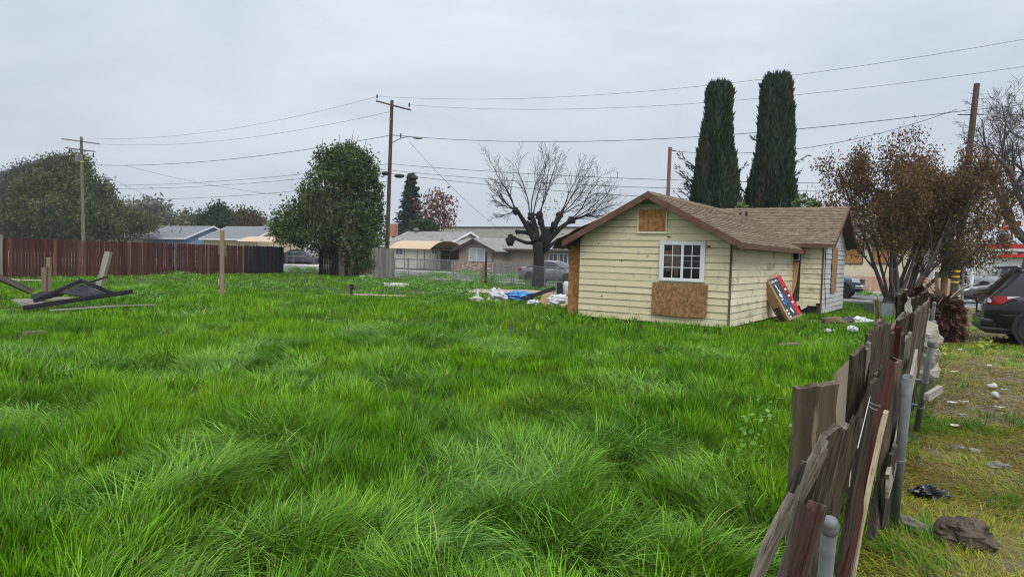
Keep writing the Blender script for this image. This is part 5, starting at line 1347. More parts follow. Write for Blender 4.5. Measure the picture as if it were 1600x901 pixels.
# ================================================================== VEHICLES
def paint(name, c, metal=.25, rough=.28): return mat(name, c, tuple(x * 1.08 for x in c), scale=.6, rough=rough, metal=metal, spec=.5, coat=.7)
m_tyre = mat('tyre_rubber', (.015, .015, .015), (.03, .028, .026), rough=.9)
m_rim = mat('alloy_rim', (.35, .355, .36), (.45, .455, .46), metal=.8, rough=.3)
m_carglass = mat('car_glass', (.008, .009, .010), (.014, .015, .016), rough=.05, spec=.7)
m_blackpl = mat('black_plastic', (.016, .016, .017), (.028, .028, .03), rough=.6)
m_tail = mat('tail_lamp_red', (.30, .006, .01), (.36, .015, .02), rough=.12, spec=.6)
m_lamp = mat('head_lamp', (.55, .57, .60), (.72, .74, .76), rough=.1, spec=.7)
m_chrome = mat('chrome', (.6, .6, .61), (.66, .66, .67), metal=.9, rough=.15)
def car(name, label, cat, loc, rz, L, W_, belt, cab, pm, wheels, wr, zb=.24, tail=(), head=(), cladding=None, rails=False, bed=None):
    """x runs forward from the rear bumper. belt = [(x, ztop)], cab = [(x, zroof, halfwidth)] from rear to front"""
    th = thing(name, label, cat, loc, rz); hw = W_ / 2
    xs = sorted(set([x for x, _ in belt] + [L * i / 28 for i in range(29)]))
    def top(x): return float(np.interp(x, [b[0] for b in belt], [b[1] for b in belt]))
    def wf(x):
        e = min(x, L - x); return 1 - .13 * max(0, 1 - e / .45) ** 2
    rows = []
    for x in xs:
        zt = top(x); w = hw * wf(x); lift = .10 * max(0, 1 - min(x, L - x) / .35)
        b0 = zb + lift
        half = [(0, b0), (w * .80, b0), (w * .95, b0 + .06), (w * .985, b0 + (zt - b0) * .35), (w, b0 + (zt - b0) * .6), (w * .975, b0 + (zt - b0) * .86), (w * .93, zt - .02), (w * .84, zt + .012), (w * .4, zt + .03), (0, zt + .036)]
        ring = [(x, -y, z) for (y, z) in half] + [(x, y, z) for (y, z) in half[::-1][1:-1]]
        rows.append(ring)
    mb = MB(); n = len(rows[0])
    for r_ in rows: mb.v.extend(r_)
    for i in range(len(rows) - 1):
        for k in range(n):
            mb.f.append((i * n + k, (i + 1) * n + k, (i + 1) * n + (k + 1) % n, i * n + (k + 1) % n))
    mb.f.append(tuple(range(n))[::-1]); mb.f.append(tuple((len(rows) - 1) * n + k for k in range(n)))
    body = part('body', mb, pm, th, smooth=True)
    if bed:
        mb = MB(); mb.box(bed[0], bed[1], -hw * .78, hw * .78, top(bed[0] + .1) - .05, top(bed[0] + .1) + .045); part('bed', mb, m_blackpl, th)
    # greenhouse
    mb = MB(); rr = []
    for (x, z, w) in cab:
        zt = top(x) - .05; wb = hw * .93
        f = max(.02, min(1, (z - zt) / .5))
        rr.append([(x, -wb, zt), (x, -(wb + (w - wb) * f * .45), zt + (z - zt) * .5), (x, -(wb + (w - wb) * f * .92), z - .07 * f), (x, -(wb + (w - wb) * f) * .86, z - .01), (x, 0, z + .015), (x, (wb + (w - wb) * f) * .86, z - .01), (x, wb + (w - wb) * f * .92, z - .07 * f), (x, wb + (w - wb) * f * .45, zt + (z - zt) * .5), (x, wb, zt)])
    mb.grid(rr); mb.f.append(tuple(range(9))); mb.f.append(tuple(len(mb.v) - 9 + k for k in range(9))[::-1])
    gh = part('window_glass', mb, m_carglass, th, smooth=False)
    # roof skin and pillars
    top_rows = [[Vector(p) + Vector((0, 0, .014)) for p in r_[2:7]] for r_ in rr[1:-1]]
    mb = MB(); mb.grid(top_rows); o = part('roof', mb, pm, th, smooth=True); sm = o.modifiers.new('s', 'SOLIDIFY'); sm.thickness = .03; sm.offset = 1
    pils = []
    class _P:
        def bar(self, *a):
            q = MB(); q.bar(*a); pils.append(q)
    pil = _P()
    for s in (1, -1):
        for (i0, wd) in [(0, .10), (len(rr) - 2, .07)]:
            a = rr[i0]; b = rr[i0 + 1]
            A, B = (Vector(a[0 if s > 0 else 8]), Vector(b[2 if s > 0 else 6])) if i0 == 0 else (Vector(a[2 if s > 0 else 6]), Vector(b[0 if s > 0 else 8]))
            o_ = Vector((0, -s * .006, .006)); pil.bar(A + o_, B + o_, wd, .05)
        for k in range(2, len(rr) - 2):
            if k % 2 == 0:
                a = rr[k]; A = Vector(a[0 if s > 0 else 8]); B = Vector(a[2 if s > 0 else 6]); o_ = Vector((0, -s * .008, 0)); pil.bar(A + o_, B + o_, .07, .04, (1, 0, 0))
    for q in pils: part('pillar', q, pm if not rails else m_blackpl, th)
    for x in wheels:
        for s in (1, -1):
            mb = MB(); mb.lathe([(wr * .62, -.11), (wr * .9, -.115), (wr, -.08), (wr, .08), (wr * .9, .115), (wr * .62, .11)], (x, s * (hw - .10), wr), 24, 'y'); w_ = part('wheel', mb, m_tyre, th, smooth=False)
            mb = MB(); yy = s * (hw - .10) + s * .085
            mb.lathe([(wr * .62, -.012), (wr * .63, .018), (wr * .55, .016), (wr * .52, -.004)], (x, yy, wr), 24, 'y'); mb.lathe([(wr * .16, -.01), (wr * .16, .02), (.01, .024)], (x, yy, wr), 12, 'y')
            for k in range(5):
                a = k * 2 * math.pi / 5 + .3; c, q = math.cos(a), math.sin(a)
                mb.bar((x + c * wr * .1, yy + s * .008, wr + q * wr * .1), (x + c * wr * .56, yy + s * .012, wr + q * wr * .56), .05, .02, (0, 1, 0))
            part('rim', mb, m_rim, w_)
            mb = MB(); pts = [(x + math.cos(a) * wr * 1.13, s * (hw * .992), wr + math.sin(a) * wr * 1.13) for a in [math.pi * k / 14 for k in range(-1, 16)]]
            mb.tube(pts, .045, 6); mb.lathe([(wr * 1.12, -.012), (wr * 1.12, .004)], (x, s * (hw * .985), wr), 24, 'y'); part('wheel_arch', mb, m_blackpl, th)
    mb = MB(); mb.box(.06, L - .06, -hw * .9, hw * .9, zb - .06, zb + .05); part('underbody', mb, m_blackpl, th)
    return th, top, hw
def lampquad(th, nm, pts, m, ext):
    mb = MB(); mb.prism(pts, ext); part(nm, mb, m, th, bevel=.006)
# black SUV
ps = mat('black_car_paint', (.0045, .0045, .005), (.006, .006, .0065), rough=.22, spec=.35, coat=.35)
sa = G(1534, 528); rz = STREET + R(5)
dx = Vector((math.cos(rz), math.sin(rz), 0)); dy = Vector((-dx.y, dx.x, 0))
loc = D(1537, 500, 16.0); loc.z = 0; loc = loc + dy * .95
th, top, hw = car('parked_car', 'black crossover parked on the worn grass with its red tail lamp showing', 'car', loc, rz, 4.85, 1.98,
                  [(0, .92), (.10, 1.08), (.5, 1.12), (2.5, 1.10), (3.5, 1.06), (4.4, .96), (4.85, .72)],
                  [(.10, 1.10, .80), (.62, 1.70, .74), (1.0, 1.755, .74), (1.35, 1.77, .74), (2.2, 1.775, .74), (2.6, 1.76, .74), (2.95, 1.68, .73), (3.75, 1.08, .80)], ps, (.98, 3.95), .375, zb=.30, rails=True)
for s in (-1,):
    lampquad(th, 'tail_lamp', [(.035, s * hw * .86, .90), (.30, s * hw * .99, .92), (.62, s * hw * 1.0, 1.10), (.30, s * hw * .985, 1.115), (.05, s * hw * .90, 1.09)], m_tail, (0, s * .03, 0))
    lampquad(th, 'tail_lamp_clear', [(.42, s * hw * 1.01, 1.04), (.66, s * hw * 1.01, 1.11), (.40, s * hw * 1.01, 1.10)], m_lamp, (0, s * .028, 0))
    lampquad(th, 'tail_lamp_clear', [(.06, s * hw * .915, .95), (.13, s * hw * .94, .95), (.13, s * hw * .94, 1.05), (.06, s * hw * .915, 1.05)], m_lamp, (-.01, s * .03, 0))
mb = MB(); mb.box(-.06, .8, -hw * .93, hw * .93, .36, .60); o = part('rear_bumper', mb, ps, th, bevel=.07)
mb = MB(); mb.box(-.065, .72, -hw * .95, hw * .95, .30, .385); part('bumper_cladding', mb, m_blackpl, th, bevel=.03)
mb = MB(); mb.tube([(.75, -.72, 1.80), (1.2, -.74, 1.84), (2.4, -.74, 1.84), (2.75, -.73, 1.79)], .025, 8); part('roof_rail', mb, m_blackpl, th)
mb = MB(); mb.prism([(.30, -.66, 1.73), (.62, -.7, 1.765), (.62, .7, 1.765), (.30, .66, 1.73)], (0, 0, .045)); part('rear_spoiler', mb, ps, th, bevel=.01)
mb = MB(); mb.bar((.3, -hw * 1.002, .68), (4.5, -hw * 1.002, .66), .012, .03); part('door_moulding', mb, m_blackpl, th)
mb = MB(); mb.box(-.012, .03, -.3, .3, .72, .86); part('licence_plate', mb, m_wtrim, th)
# grey sedan nose on the street
pg = paint('dark_grey_paint', (.09, .095, .105)); loc = base(1503, 470, 35.0)
th, top, hw = car('parked_car', 'dark grey sedan whose nose shows beyond the black crossover', 'car', loc + AX * 4.6 + BX * .9, STREET + math.pi, 4.6, 1.82,
                  [(0, .80), (.3, .98), (1.2, .98), (3.3, .93), (4.2, .78), (4.6, .55)], [(.7, 1.0, .72), (1.45, 1.40, .62), (1.9, 1.45, .62), (2.4, 1.44, .62), (2.7, 1.38, .62), (3.5, .95, .72)], pg, (.95, 3.75), .32)
lampquad(th, 'head_lamp', [(3.95, hw * .97, .74), (4.45, hw * .88, .60), (4.5, hw * .80, .68), (4.0, hw * .95, .80)], m_lamp, (.03, .02, .02))
# pickup nose beyond the yellow house
pb = paint('slate_blue_paint', (.085, .11, .14)); loc = base(1346, 462, 36.5)
th, top, hw = car('pickup_truck', 'slate blue pickup whose bonnet shows past the end of the yellow house', 'pickup', loc - AX * 5.6 + BX * .3 + Vector((0, 0, 0)), STREET, 5.6, 1.95,
                  [(0, 1.08), (.2, 1.12), (2.2, 1.12), (4.0, 1.16), (5.2, 1.10), (5.6, .85)], [(2.0, 1.15, .8), (2.15, 1.75, .72), (2.6, 1.80, .72), (3.0, 1.80, .72), (3.4, 1.74, .72), (4.1, 1.14, .8)], pb, (1.15, 4.72), .40, zb=.40, bed=(.1, 1.9))
lampquad(th, 'head_lamp', [(5.2, -hw * .99, .86), (5.56, -hw * .9, .84), (5.5, -hw * .92, 1.04), (5.15, -hw * 1.0, 1.06)], m_lamp, (.03, -.02, 0))
mb = MB(); mb.box(5.35, 5.72, -hw * .98, hw * .98, .50, .70); part('front_bumper', mb, m_chrome, th, bevel=.05)
mb = MB(); mb.box(5.5, 5.62, -hw * .6, hw * .6, .76, 1.0); part('grille', mb, m_blackpl, th)
# silver pickup further on
pv = paint('silver_paint', (.36, .38, .41)); loc = base(1503, 450, 50)
th, top, hw = car('pickup_truck', 'silver pickup with red tail lamp parked beside the white steel post', 'pickup', loc, STREET + R(6), 5.7, 1.98,
                  [(0, 1.22), (.2, 1.25), (2.2, 1.25), (4.0, 1.25), (5.3, 1.15), (5.7, .9)], [(2.0, 1.25, .84), (2.2, 1.93, .76), (2.6, 1.98, .76), (3.1, 1.98, .76), (3.6, 1.93, .76), (4.3, 1.25, .84)], pv, (1.2, 4.8), .41, zb=.45, bed=(.1, 1.9))
lampquad(th, 'tail_lamp', [(-.02, -hw * .99, .85), (.16, -hw * 1.0, .85), (.16, -hw * 1.0, 1.22), (-.02, -hw * .99, 1.22)], m_tail, (0, -.03, 0))
mb = MB(); mb.box(-.16, .2, -hw * .95, hw * .95, .5, .68); part('rear_bumper', mb, m_chrome, th, bevel=.04)
# grey sedan behind the pollarded tree
pg2 = paint('mid_grey_paint', (.17, .175, .185)); a = V(813, 438, 39.5); a.z = 0
th, top, hw = car('parked_car', 'grey sedan parked behind the black pollarded trunk', 'car', a + BX * .5, STREET, 4.75, 1.85,
                  [(0, .82), (.25, 1.0), (1.1, 1.02), (3.4, .96), (4.3, .82), (4.75, .55)], [(.65, 1.03, .75), (1.55, 1.43, .64), (2.0, 1.48, .64), (2.5, 1.47, .64), (2.8, 1.41, .64), (3.65, .97, .74)], pg2, (.98, 3.85), .33)
lampquad(th, 'tail_lamp', [(.02, -hw * .93, .74), (.38, -hw * 1.0, .80), (.36, -hw * .99, .95), (.06, -hw * .92, .93)], m_tail, (0, -.02, 0))
mb = MB(); mb.lump((3.15, -hw * 1.06, 1.0), (.09, .07, .07), 2, .1); part('mirror', mb, pg2, th, smooth=True)
mb = MB(); mb.bar((1.7, -hw * 1.0, .84), (1.9, -hw * 1.0, .84), .02, .03); mb.bar((2.75, -hw * 1.0, .83), (2.95, -hw * 1.0, .83), .02, .03); part('door_handle', mb, m_chrome, th)
# covered boat in the driveway
a = V(446, 411, 56); b = V(498, 411, 56); L = (b - a).length; a.z = .1
th = thing('covered_boat', 'boat under a black cover in the driveway across the street', 'boat', a, STREET)
mb = MB(); rows = []
for i in range(15):
    s = i / 14; h = .55 + .95 * math.sin(min(1, s * 1.15 + .12) * math.pi) ** .6; w = .9 * math.sin(min(1, s * .9 + .18) * math.pi) ** .5 + .1
    rows.append([(s * L, y * w, .25 + h * (1 - abs(y) ** 2.2) + .05 * mnoise.noise(Vector((i * .6, y * 3, 2)))) for y in (-1, -.8, -.5, -.2, 0, .2, .5, .8, 1)])
mb.grid(rows); o = part('cover', mb, mat('black_cover', (.022, .024, .028), (.05, .053, .06), scale=2, rough=.45, bump=.5, bscale=6), th, smooth=True)
mb = MB(); mb.prism([(.1, -.85, .28), (L - .5, -.85, .28), (L - .2, -.4, .05), (.1, -.6, .0)], (0, 1.3, 0)); part('hull', mb, m_blackpl, th)
# ================================================================== TREES
m_bark = mat('grey_brown_bark', (.075, .06, .047), (.14, .115, .09), scale=7, stretch=(1, 1, .3), bump=.7, bscale=22)
m_bark_d = mat('black_wet_bark', (.009, .0085, .0085), (.022, .020, .019), scale=7, stretch=(1, 1, .3), bump=.7, bscale=22)
m_bark_g = mat('bare_grey_bark', (.055, .048, .043), (.105, .094, .085), scale=7, stretch=(1, 1, .3), bump=.5, bscale=22)
m_twig_r = mat('reddish_twig', (.035, .025, .022), (.065, .045, .04), scale=5)
LM = leaf_mat('tree_leaf', trans=.25, rough=.6, spec=.2)
LMd = leaf_mat('dry_leaf', trans=.3, rough=.75, spec=.1)
LMc = leaf_mat('conifer_leaf', trans=.12, rough=.8, spec=.1)
def tubes_mesh(name, lines, mat_, parent, nside=None):
    mb = MB()
    for (pts, rads) in lines:
        r0 = rads[0]; n = 10 if r0 > .12 else 7 if r0 > .05 else 4 if r0 > .015 else 3
        mb.tube(pts, rads, n, caps=r0 > .05)
    return part(name, mb, mat_, parent, smooth=True)
def grow(rr, p, d, L, r, lvl, maxl, cfg, out, tips):
    seg = cfg['seg'][min(lvl, len(cfg['seg']) - 1)]; wig = cfg['wig']; up = cfg['up'][min(lvl, len(cfg['up']) - 1)]
    pts = [p.copy()]; rads = [r]; q = p.copy(); dd = d.normalized()
    end = cfg.get('end', .45)
    for i in range(seg):
        dd = (dd + Vector((rr.gauss(0, wig), rr.gauss(0, wig), rr.gauss(0, wig))) + Vector((0, 0, up))).normalized()
        q = q + dd * (L / seg); pts.append(q.copy()); rads.append(max(cfg.get('rmin', .004), r * (1 - (1 - end) * (i + 1) / seg)))
    out[min(lvl, 9)].append((pts, rads))
    if lvl >= maxl:
        tips.append(pts); return
    nc = cfg['n'][min(lvl, len(cfg['n']) - 1)]
    for k in range(nc):
        t = cfg['t0'][min(lvl, len(cfg['t0']) - 1)] + (1 - cfg['t0'][min(lvl, len(cfg['t0']) - 1)]) * ((k + rr.random()) / nc)
        i = min(seg - 1, int(t * seg)); f = t * seg - i
        bp = pts[i].lerp(pts[i + 1], f); bd = (pts[i + 1] - pts[i]).normalized()
        a = rr.uniform(0, 2 * math.pi); perp = bd.orthogonal().normalized(); perp.rotate(Matrix.Rotation(a, 3, bd))
        sp = cfg['spread'][min(lvl, len(cfg['spread']) - 1)] * rr.uniform(.7, 1.3)
        nd = bd * math.cos(sp) + perp * math.sin(sp)
        br = rads[i] * cfg['rr'] * rr.uniform(.8, 1.1)
        grow(rr, bp, nd, L * cfg['lr'][min(lvl, len(cfg['lr']) - 1)] * rr.uniform(.75, 1.2) * (1 - .25 * t), br, lvl + 1, maxl, cfg, out, tips)
def leaf_quads(name, pos, size, cols, mat_, parent, g, axis=None, aspect=.5, droop=0.0):
    N = len(pos)
    if axis is None:
        ax = g.normal(size=(N, 3)); ax[:, 2] -= droop
    else: ax = axis
    ax = ax / np.linalg.norm(ax, axis=1, keepdims=True)
    sd = np.cross(ax, g.normal(size=(N, 3))); sd /= (np.linalg.norm(sd, axis=1, keepdims=True) + 1e-9)
    s = size[:, None] if hasattr(size, '__len__') else size
    v = np.stack([pos, pos + ax * s * .5 + sd * s * aspect * .5, pos + ax * s, pos + ax * s * .5 - sd * s * aspect * .5], 1)
    idx = np.arange(N * 4)
    cc = np.repeat(cols[:, None, :], 4, 1).reshape(-1, 3)
    return arr_mesh(name, v.reshape(-1, 3), 4, idx, mat_, cc, parent)
def lobes_points(g, lobes, per, clump, spread):
    P = []; C = []
    for (c, r) in lobes:
        vol = r[0] * r[1] * r[2]
        n = max(3, int(per * vol ** .67))
        d = g.normal(size=(n, 3)); d /= np.linalg.norm(d, axis=1, keepdims=True)
        rad = .5 + .55 * g.random(n) ** .6 + .16 * g.random(n) ** 6
        cen = np.array(c) + d * np.array(r) * rad[:, None]
        q = np.repeat(cen, clump, 0) + g.normal(size=(n * clump, 3)) * spread * (.5 + np.repeat(g.random(n), clump)[:, None])
        P.append(q); C.append(np.repeat(g.random(n), clump))
    return np.concatenate(P), np.concatenate(C)
def pal(g, cl, cols, jit=.25):
    cols = np.array(cols); k = len(cols) - 1
    x = np.clip(cl * k + g.normal(0, .3, len(cl)), 0, k - 1e-6); i = x.astype(int); f = (x - i)[:, None]
    return (cols[i] * (1 - f) + cols[i + 1] * f) * (1 - jit + 2 * jit * g.random(len(cl)))[:, None]
def lobed_tree(name, label, foot, lobes, per, clump, spread, lsize, cols, trunk_r, seed, mat_=None, bark=None, droop=.3, group=None, extra=None, jit=.25, aspect=.5):
    """lobes in metres relative to the foot"""
    g = np.random.default_rng(seed); rr = random.Random(seed)
    th = thing(name, label, 'tree', foot, group=group)
    lines = []
    H = max(c[2] for c, r in lobes)
    base_p = Vector((0, 0, -.2)); fork = Vector((rr.uniform(-.2, .2), rr.uniform(-.2, .2), H * .28))
    lines.append(([base_p, base_p.lerp(fork, .5) + Vector((.05, 0, 0)), fork], [trunk_r * 1.25, trunk_r, trunk_r * .85]))
    for (c, r) in lobes:
        e = Vector(c); m_ = fork.lerp(e, .5) + Vector((rr.uniform(-.3, .3), rr.uniform(-.3, .3), rr.uniform(0, .4)))
        lines.append(([fork, m_, e, e + (e - m_) * .4], [trunk_r * .6, trunk_r * .38, trunk_r * .18, .01]))
    if extra: lines += extra
    tubes_mesh('trunk', lines, bark or m_bark, th)
    P, cl = lobes_points(g, lobes, per, clump, spread)
    P = P[P[:, 2] > .15]; cl = cl[:len(P)]
    col = pal(g, cl, cols, jit)
    leaf_quads('crown', P, lsize * (.6 + .8 * g.random(len(P))), col, mat_ or LM, th, g, droop=droop, aspect=aspect)
    return th
def px_lobes(foot, d, items):
    """items: pixel centre, pixel radii, depth offset -> lobes about the foot"""
    out = []
    for (px, py, rx, ry, dz) in items:
        c = D(px, py, d + dz); s = (d + dz) / FPX
        out.append(((c.x - foot.x, c.y - foot.y, c.z - foot.z), (rx * s, rx * s * .9, ry * s)))
    return out
GREEN = [(.018, .035, .008), (.035, .062, .014), (.055, .088, .02), (.085, .115, .03)]
# dense green tree by the fence gap
f = V(523, 420, 33.9); f.z = 0; d = f.y
its = [(545, 262, 38, 30, 0), (520, 290, 42, 34, -.5), (565, 300, 28, 34, .3), (500, 330, 42, 34, 0), (470, 345, 36, 28, .4), (448, 350, 24, 20, 0), (540, 345, 50, 36, -.8), (575, 345, 22, 34, 0), (500, 370, 46, 20, -.4), (566, 382, 30, 24, -1.8), (568, 405, 26, 22, -2.2), (585, 395, 14, 20, -2.0), (548, 398, 10, 14, -1.6), (505, 240, 9, 9, 0), (575, 275, 18, 12, 0), (588, 300, 10, 14, 0), (430, 352, 10, 12, 0), (592, 345, 10, 14, 0), (520, 262, 20, 16, 0), (552, 236, 10, 10, 0), (455, 368, 26, 10, -.2), (535, 245, 20, 14, 0), (562, 255, 18, 18, .2)]
ex = []
rr = random.Random(5)
for k in range(46):
    c = D(rr.uniform(475, 545), rr.uniform(285, 350), d - 2.2 + rr.uniform(-.6, .6)) - f
    pts = [c]; q = c.copy(); dd = Vector((rr.uniform(-.5, .5), -.1, -1)).normalized()
    for i in range(5): dd = (dd + Vector((rr.gauss(0, .2), rr.gauss(0, .1), -.12))).normalized(); q = q + dd * rr.uniform(.2, .42); pts.append(q.copy())
    ex.append((pts, [.018, .015, .012, .01, .008, .006]))
a0 = V(556, 421, 33.0) - f; ex.append(([a0, V(549, 395, 33.0) - f, V(538, 375, 32.8) - f, V(543, 350, 33.0) - f, V(534, 320, 33.4) - f], [.24, .2, .16, .12, .07])); ex.append(([V(541, 362, 33) - f, V(534, 330, 33.2) - f, V(527, 300, 33.4) - f], [.1, .08, .04]))
its += [(500, 246, 6, 8, 0), (528, 236, 6, 10, 0), (548, 231, 6, 9, 0), (566, 243, 6, 9, 0), (584, 268, 6, 10, 0), (478, 300, 9, 12, 0), (592, 322, 7, 9, 0)]
lobed_tree('broadleaf_tree', 'dense dark green tree over the gap in the fence', f, px_lobes(f, d, its), 78, 20, .21, .20, [(.016, .036, .008), (.036, .068, .015), (.07, .112, .028), (.125, .175, .055)], .22, 41, extra=ex)
# olive trees beyond the red-brown fence
m_haz = None
f = V(100, 380, 46); f.z = 0; d = f.y
its = [(100, 275, 36, 32, 0), (70, 300, 42, 30, -2), (130, 305, 40, 36, -1), (150, 330, 32, 36, -1), (60, 335, 45, 36, -3), (110, 340, 55, 34, -4), (25, 345, 32, 28, -2), (165, 350, 24, 20, -2), (118, 262, 22, 20, 0), (88, 262, 20, 16, 0)]
lobed_tree('broadleaf_tree', 'large olive-green tree behind the two-armed pole', f, px_lobes(f, d, its), 30, 28, .38, .34, [(.02, .036, .012), (.05, .07, .02), (.10, .12, .035), (.19, .19, .06)], .4, 42)
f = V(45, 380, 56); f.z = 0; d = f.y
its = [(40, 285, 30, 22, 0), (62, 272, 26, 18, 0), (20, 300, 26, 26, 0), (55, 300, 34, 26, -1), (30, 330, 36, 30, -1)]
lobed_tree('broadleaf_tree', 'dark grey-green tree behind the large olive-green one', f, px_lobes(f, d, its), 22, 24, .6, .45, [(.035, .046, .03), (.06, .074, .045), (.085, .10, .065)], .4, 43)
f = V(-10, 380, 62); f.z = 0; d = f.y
lobed_tree('broadleaf_tree', 'bluish hazy tree at the far end of the red-brown fence', f, px_lobes(f, d, [(-8, 290, 16, 24, 0), (-22, 310, 24, 30, 0), (-10, 335, 22, 26, 0)]), 18, 24, .6, .45, [(.03, .04, .035), (.05, .062, .05)], .4, 44)  # bluish grey leaf colours carry some of the distance haze
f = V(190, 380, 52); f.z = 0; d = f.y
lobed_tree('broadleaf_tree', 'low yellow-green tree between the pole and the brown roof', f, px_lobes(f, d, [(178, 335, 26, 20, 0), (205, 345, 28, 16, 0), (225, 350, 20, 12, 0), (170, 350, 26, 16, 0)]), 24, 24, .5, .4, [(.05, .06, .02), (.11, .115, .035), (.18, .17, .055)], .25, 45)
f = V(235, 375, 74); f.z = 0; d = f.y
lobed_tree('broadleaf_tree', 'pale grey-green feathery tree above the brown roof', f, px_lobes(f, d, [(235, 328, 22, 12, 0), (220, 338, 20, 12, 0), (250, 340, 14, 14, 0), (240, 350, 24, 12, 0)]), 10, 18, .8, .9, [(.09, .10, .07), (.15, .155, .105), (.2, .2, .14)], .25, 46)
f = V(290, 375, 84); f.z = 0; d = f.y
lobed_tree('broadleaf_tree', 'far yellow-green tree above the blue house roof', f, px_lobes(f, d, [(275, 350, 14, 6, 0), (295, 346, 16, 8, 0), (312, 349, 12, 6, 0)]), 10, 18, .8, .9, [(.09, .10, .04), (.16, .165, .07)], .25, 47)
f = V(340, 375, 72); f.z = 0; d = f.y
its = [(340, 332, 14, 10, 0), (328, 342, 18, 10, 0), (352, 342, 20, 10, 0), (342, 350, 28, 8, 0), (343, 322, 4, 6, 0), (322, 350, 10, 6, 0)]
lobed_tree('conifer_tree', 'flat-topped dark green conifer behind the blue and tan houses', f, px_lobes(f, d, its), 34, 22, .5, .42, [(.014, .034, .014), (.026, .055, .02), (.045, .08, .032)], .25, 48, mat_=LMc)
f = V(388, 375, 74); f.z = 0; d = f.y
lobed_tree('broadleaf_tree', 'rounded olive and rust tinted tree behind the tan house', f, px_lobes(f, d, [(380, 343, 18, 12, 0), (398, 345, 14, 14, 0), (386, 352, 22, 8, 0)]), 30, 22, .5, .42, [(.04, .05, .018), (.06, .062, .02), (.13, .075, .03)], .25, 49)
# fir and rust tree across the street
f = V(638, 395, 66); f.z = 0; d = f.y
th = thing('fir_tree', 'tall narrow blue-green fir behind the white house', 'tree', f)
g = np.random.default_rng(51); topz = D(643, 270, d).z; tx = D(643, 270, d).x - f.x
P = []; A = []
for k in range(1500):
    t = g.random() ** .8; z = topz * (1 - t * .82); rad = (.25 + 2.5 * t) * (.75 + .5 * abs(math.sin(z * 4.2)))
    a = g.random() * 6.283; L = rad * (.55 + .45 * g.random())
    for j in range(7):
        s = (j + 1) / 7 * L; P.append((tx * (z / topz) + math.cos(a) * s, math.sin(a) * s, z - .22 * s + .05 * g.normal())); A.append((math.cos(a + g.normal() * .6), math.sin(a + g.normal() * .6), -.35))
P = np.array(P); A = np.array(A)
leaf_quads('crown', P, .42 * (.6 + .6 * g.random(len(P))), pal(g, g.random(len(P)), [(.018, .034, .026), (.034, .056, .044), (.055, .08, .065)]), LMc, th, g, axis=A, aspect=.45)
mb = MB(); mb.tube([(0, 0, -.2), (tx * .5, 0, topz * .5), (tx, 0, topz)], [.22, .13, .02], 8); part('trunk', mb, m_bark, th)
f = V(683, 395, 66); f.z = 0; d = f.y
lobed_tree('broadleaf_tree', 'rust-leaved half-bare tree beside the fir', f, px_lobes(f, d, [(683, 310, 20, 12, 0), (695, 325, 18, 16, 0), (672, 325, 20, 16, 0), (688, 342, 22, 14, 0), (666, 340, 14, 14, 0), (700, 345, 12, 10, 0)]), 26, 5, .35, .42, [(.10, .05, .04), (.17, .085, .06), (.25, .14, .10)], .18, 52, mat_=LMd)
f = V(662, 395, 64); f.z = 0; d = f.y
lobed_tree('leafy_shrub', 'rounded green shrub below the rust-leaved tree', f, px_lobes(f, d, [(660, 353, 18, 7, 0), (672, 356, 16, 6, 0), (652, 357, 10, 5, 0)]), 40, 18, .3, .4, [(.03, .055, .012), (.05, .08, .02)], .12, 53)['category'] = 'shrub'
f = V(583, 400, 36); f.z = 0; d = f.y
lobed_tree('leafy_shrub', 'thin leafy sapling beside the utility pole', f, px_lobes(f, d, [(590, 345, 8, 12, 0), (600, 360, 7, 10, 0), (583, 330, 6, 10, 0)]), 30, 8, .25, .22, [(.08, .10, .04), (.13, .15, .06)], .06, 54)['category'] = 'shrub'
# ---- pollarded bare tree
f = V(842, 432, 33.6); f.z = 0; d = f.y
th = thing('pollarded_tree', 'bare pollarded tree with a thick black trunk and long whips', 'tree', f)
def pp(px, py, dz=0): return D(px, py, d + dz) - f
main = [([Vector((0, 0, -.2)), pp(842, 418), pp(842, 400), pp(841, 385), pp(840, 378)], [.42, .32, .30, .32, .30])]
limbs = [[(842, 392), (830, 365), (818, 345), (810, 332), (806, 330)], [(840, 385), (838, 362), (834, 346), (830, 338)], [(843, 388), (850, 365), (846, 348), (843, 337)], [(845, 388), (857, 365), (868, 350), (874, 337)], [(846, 392), (860, 372), (876, 356), (888, 347), (893, 344)],
         [(838, 380), (822, 379), (808, 374), (798, 369)], [(832, 366), (820, 363), (809, 362)], [(848, 395), (862, 382), (872, 374), (884, 372)]]
heads = []
lines = list(main)
for i, l in enumerate(limbs):
    dz = (-.6, .4, -.3, .5, .2, -.5, .3, -.2)[i]
    pts = [pp(x, y, dz * k / 4) for k, (x, y) in enumerate(l)]
    r0 = .19 if i < 5 else .12
    rads = [r0 * (1 - .16 * k) for k in range(len(l))]; rads[-1] = r0 * .95 if i < 5 else r0 * .9
    if len(rads) > 2: rads[-2] *= 1.1
    lines.append((pts, rads)); heads.append((pts[-1], (pts[-1] - pts[-2]).normalized(), r0))
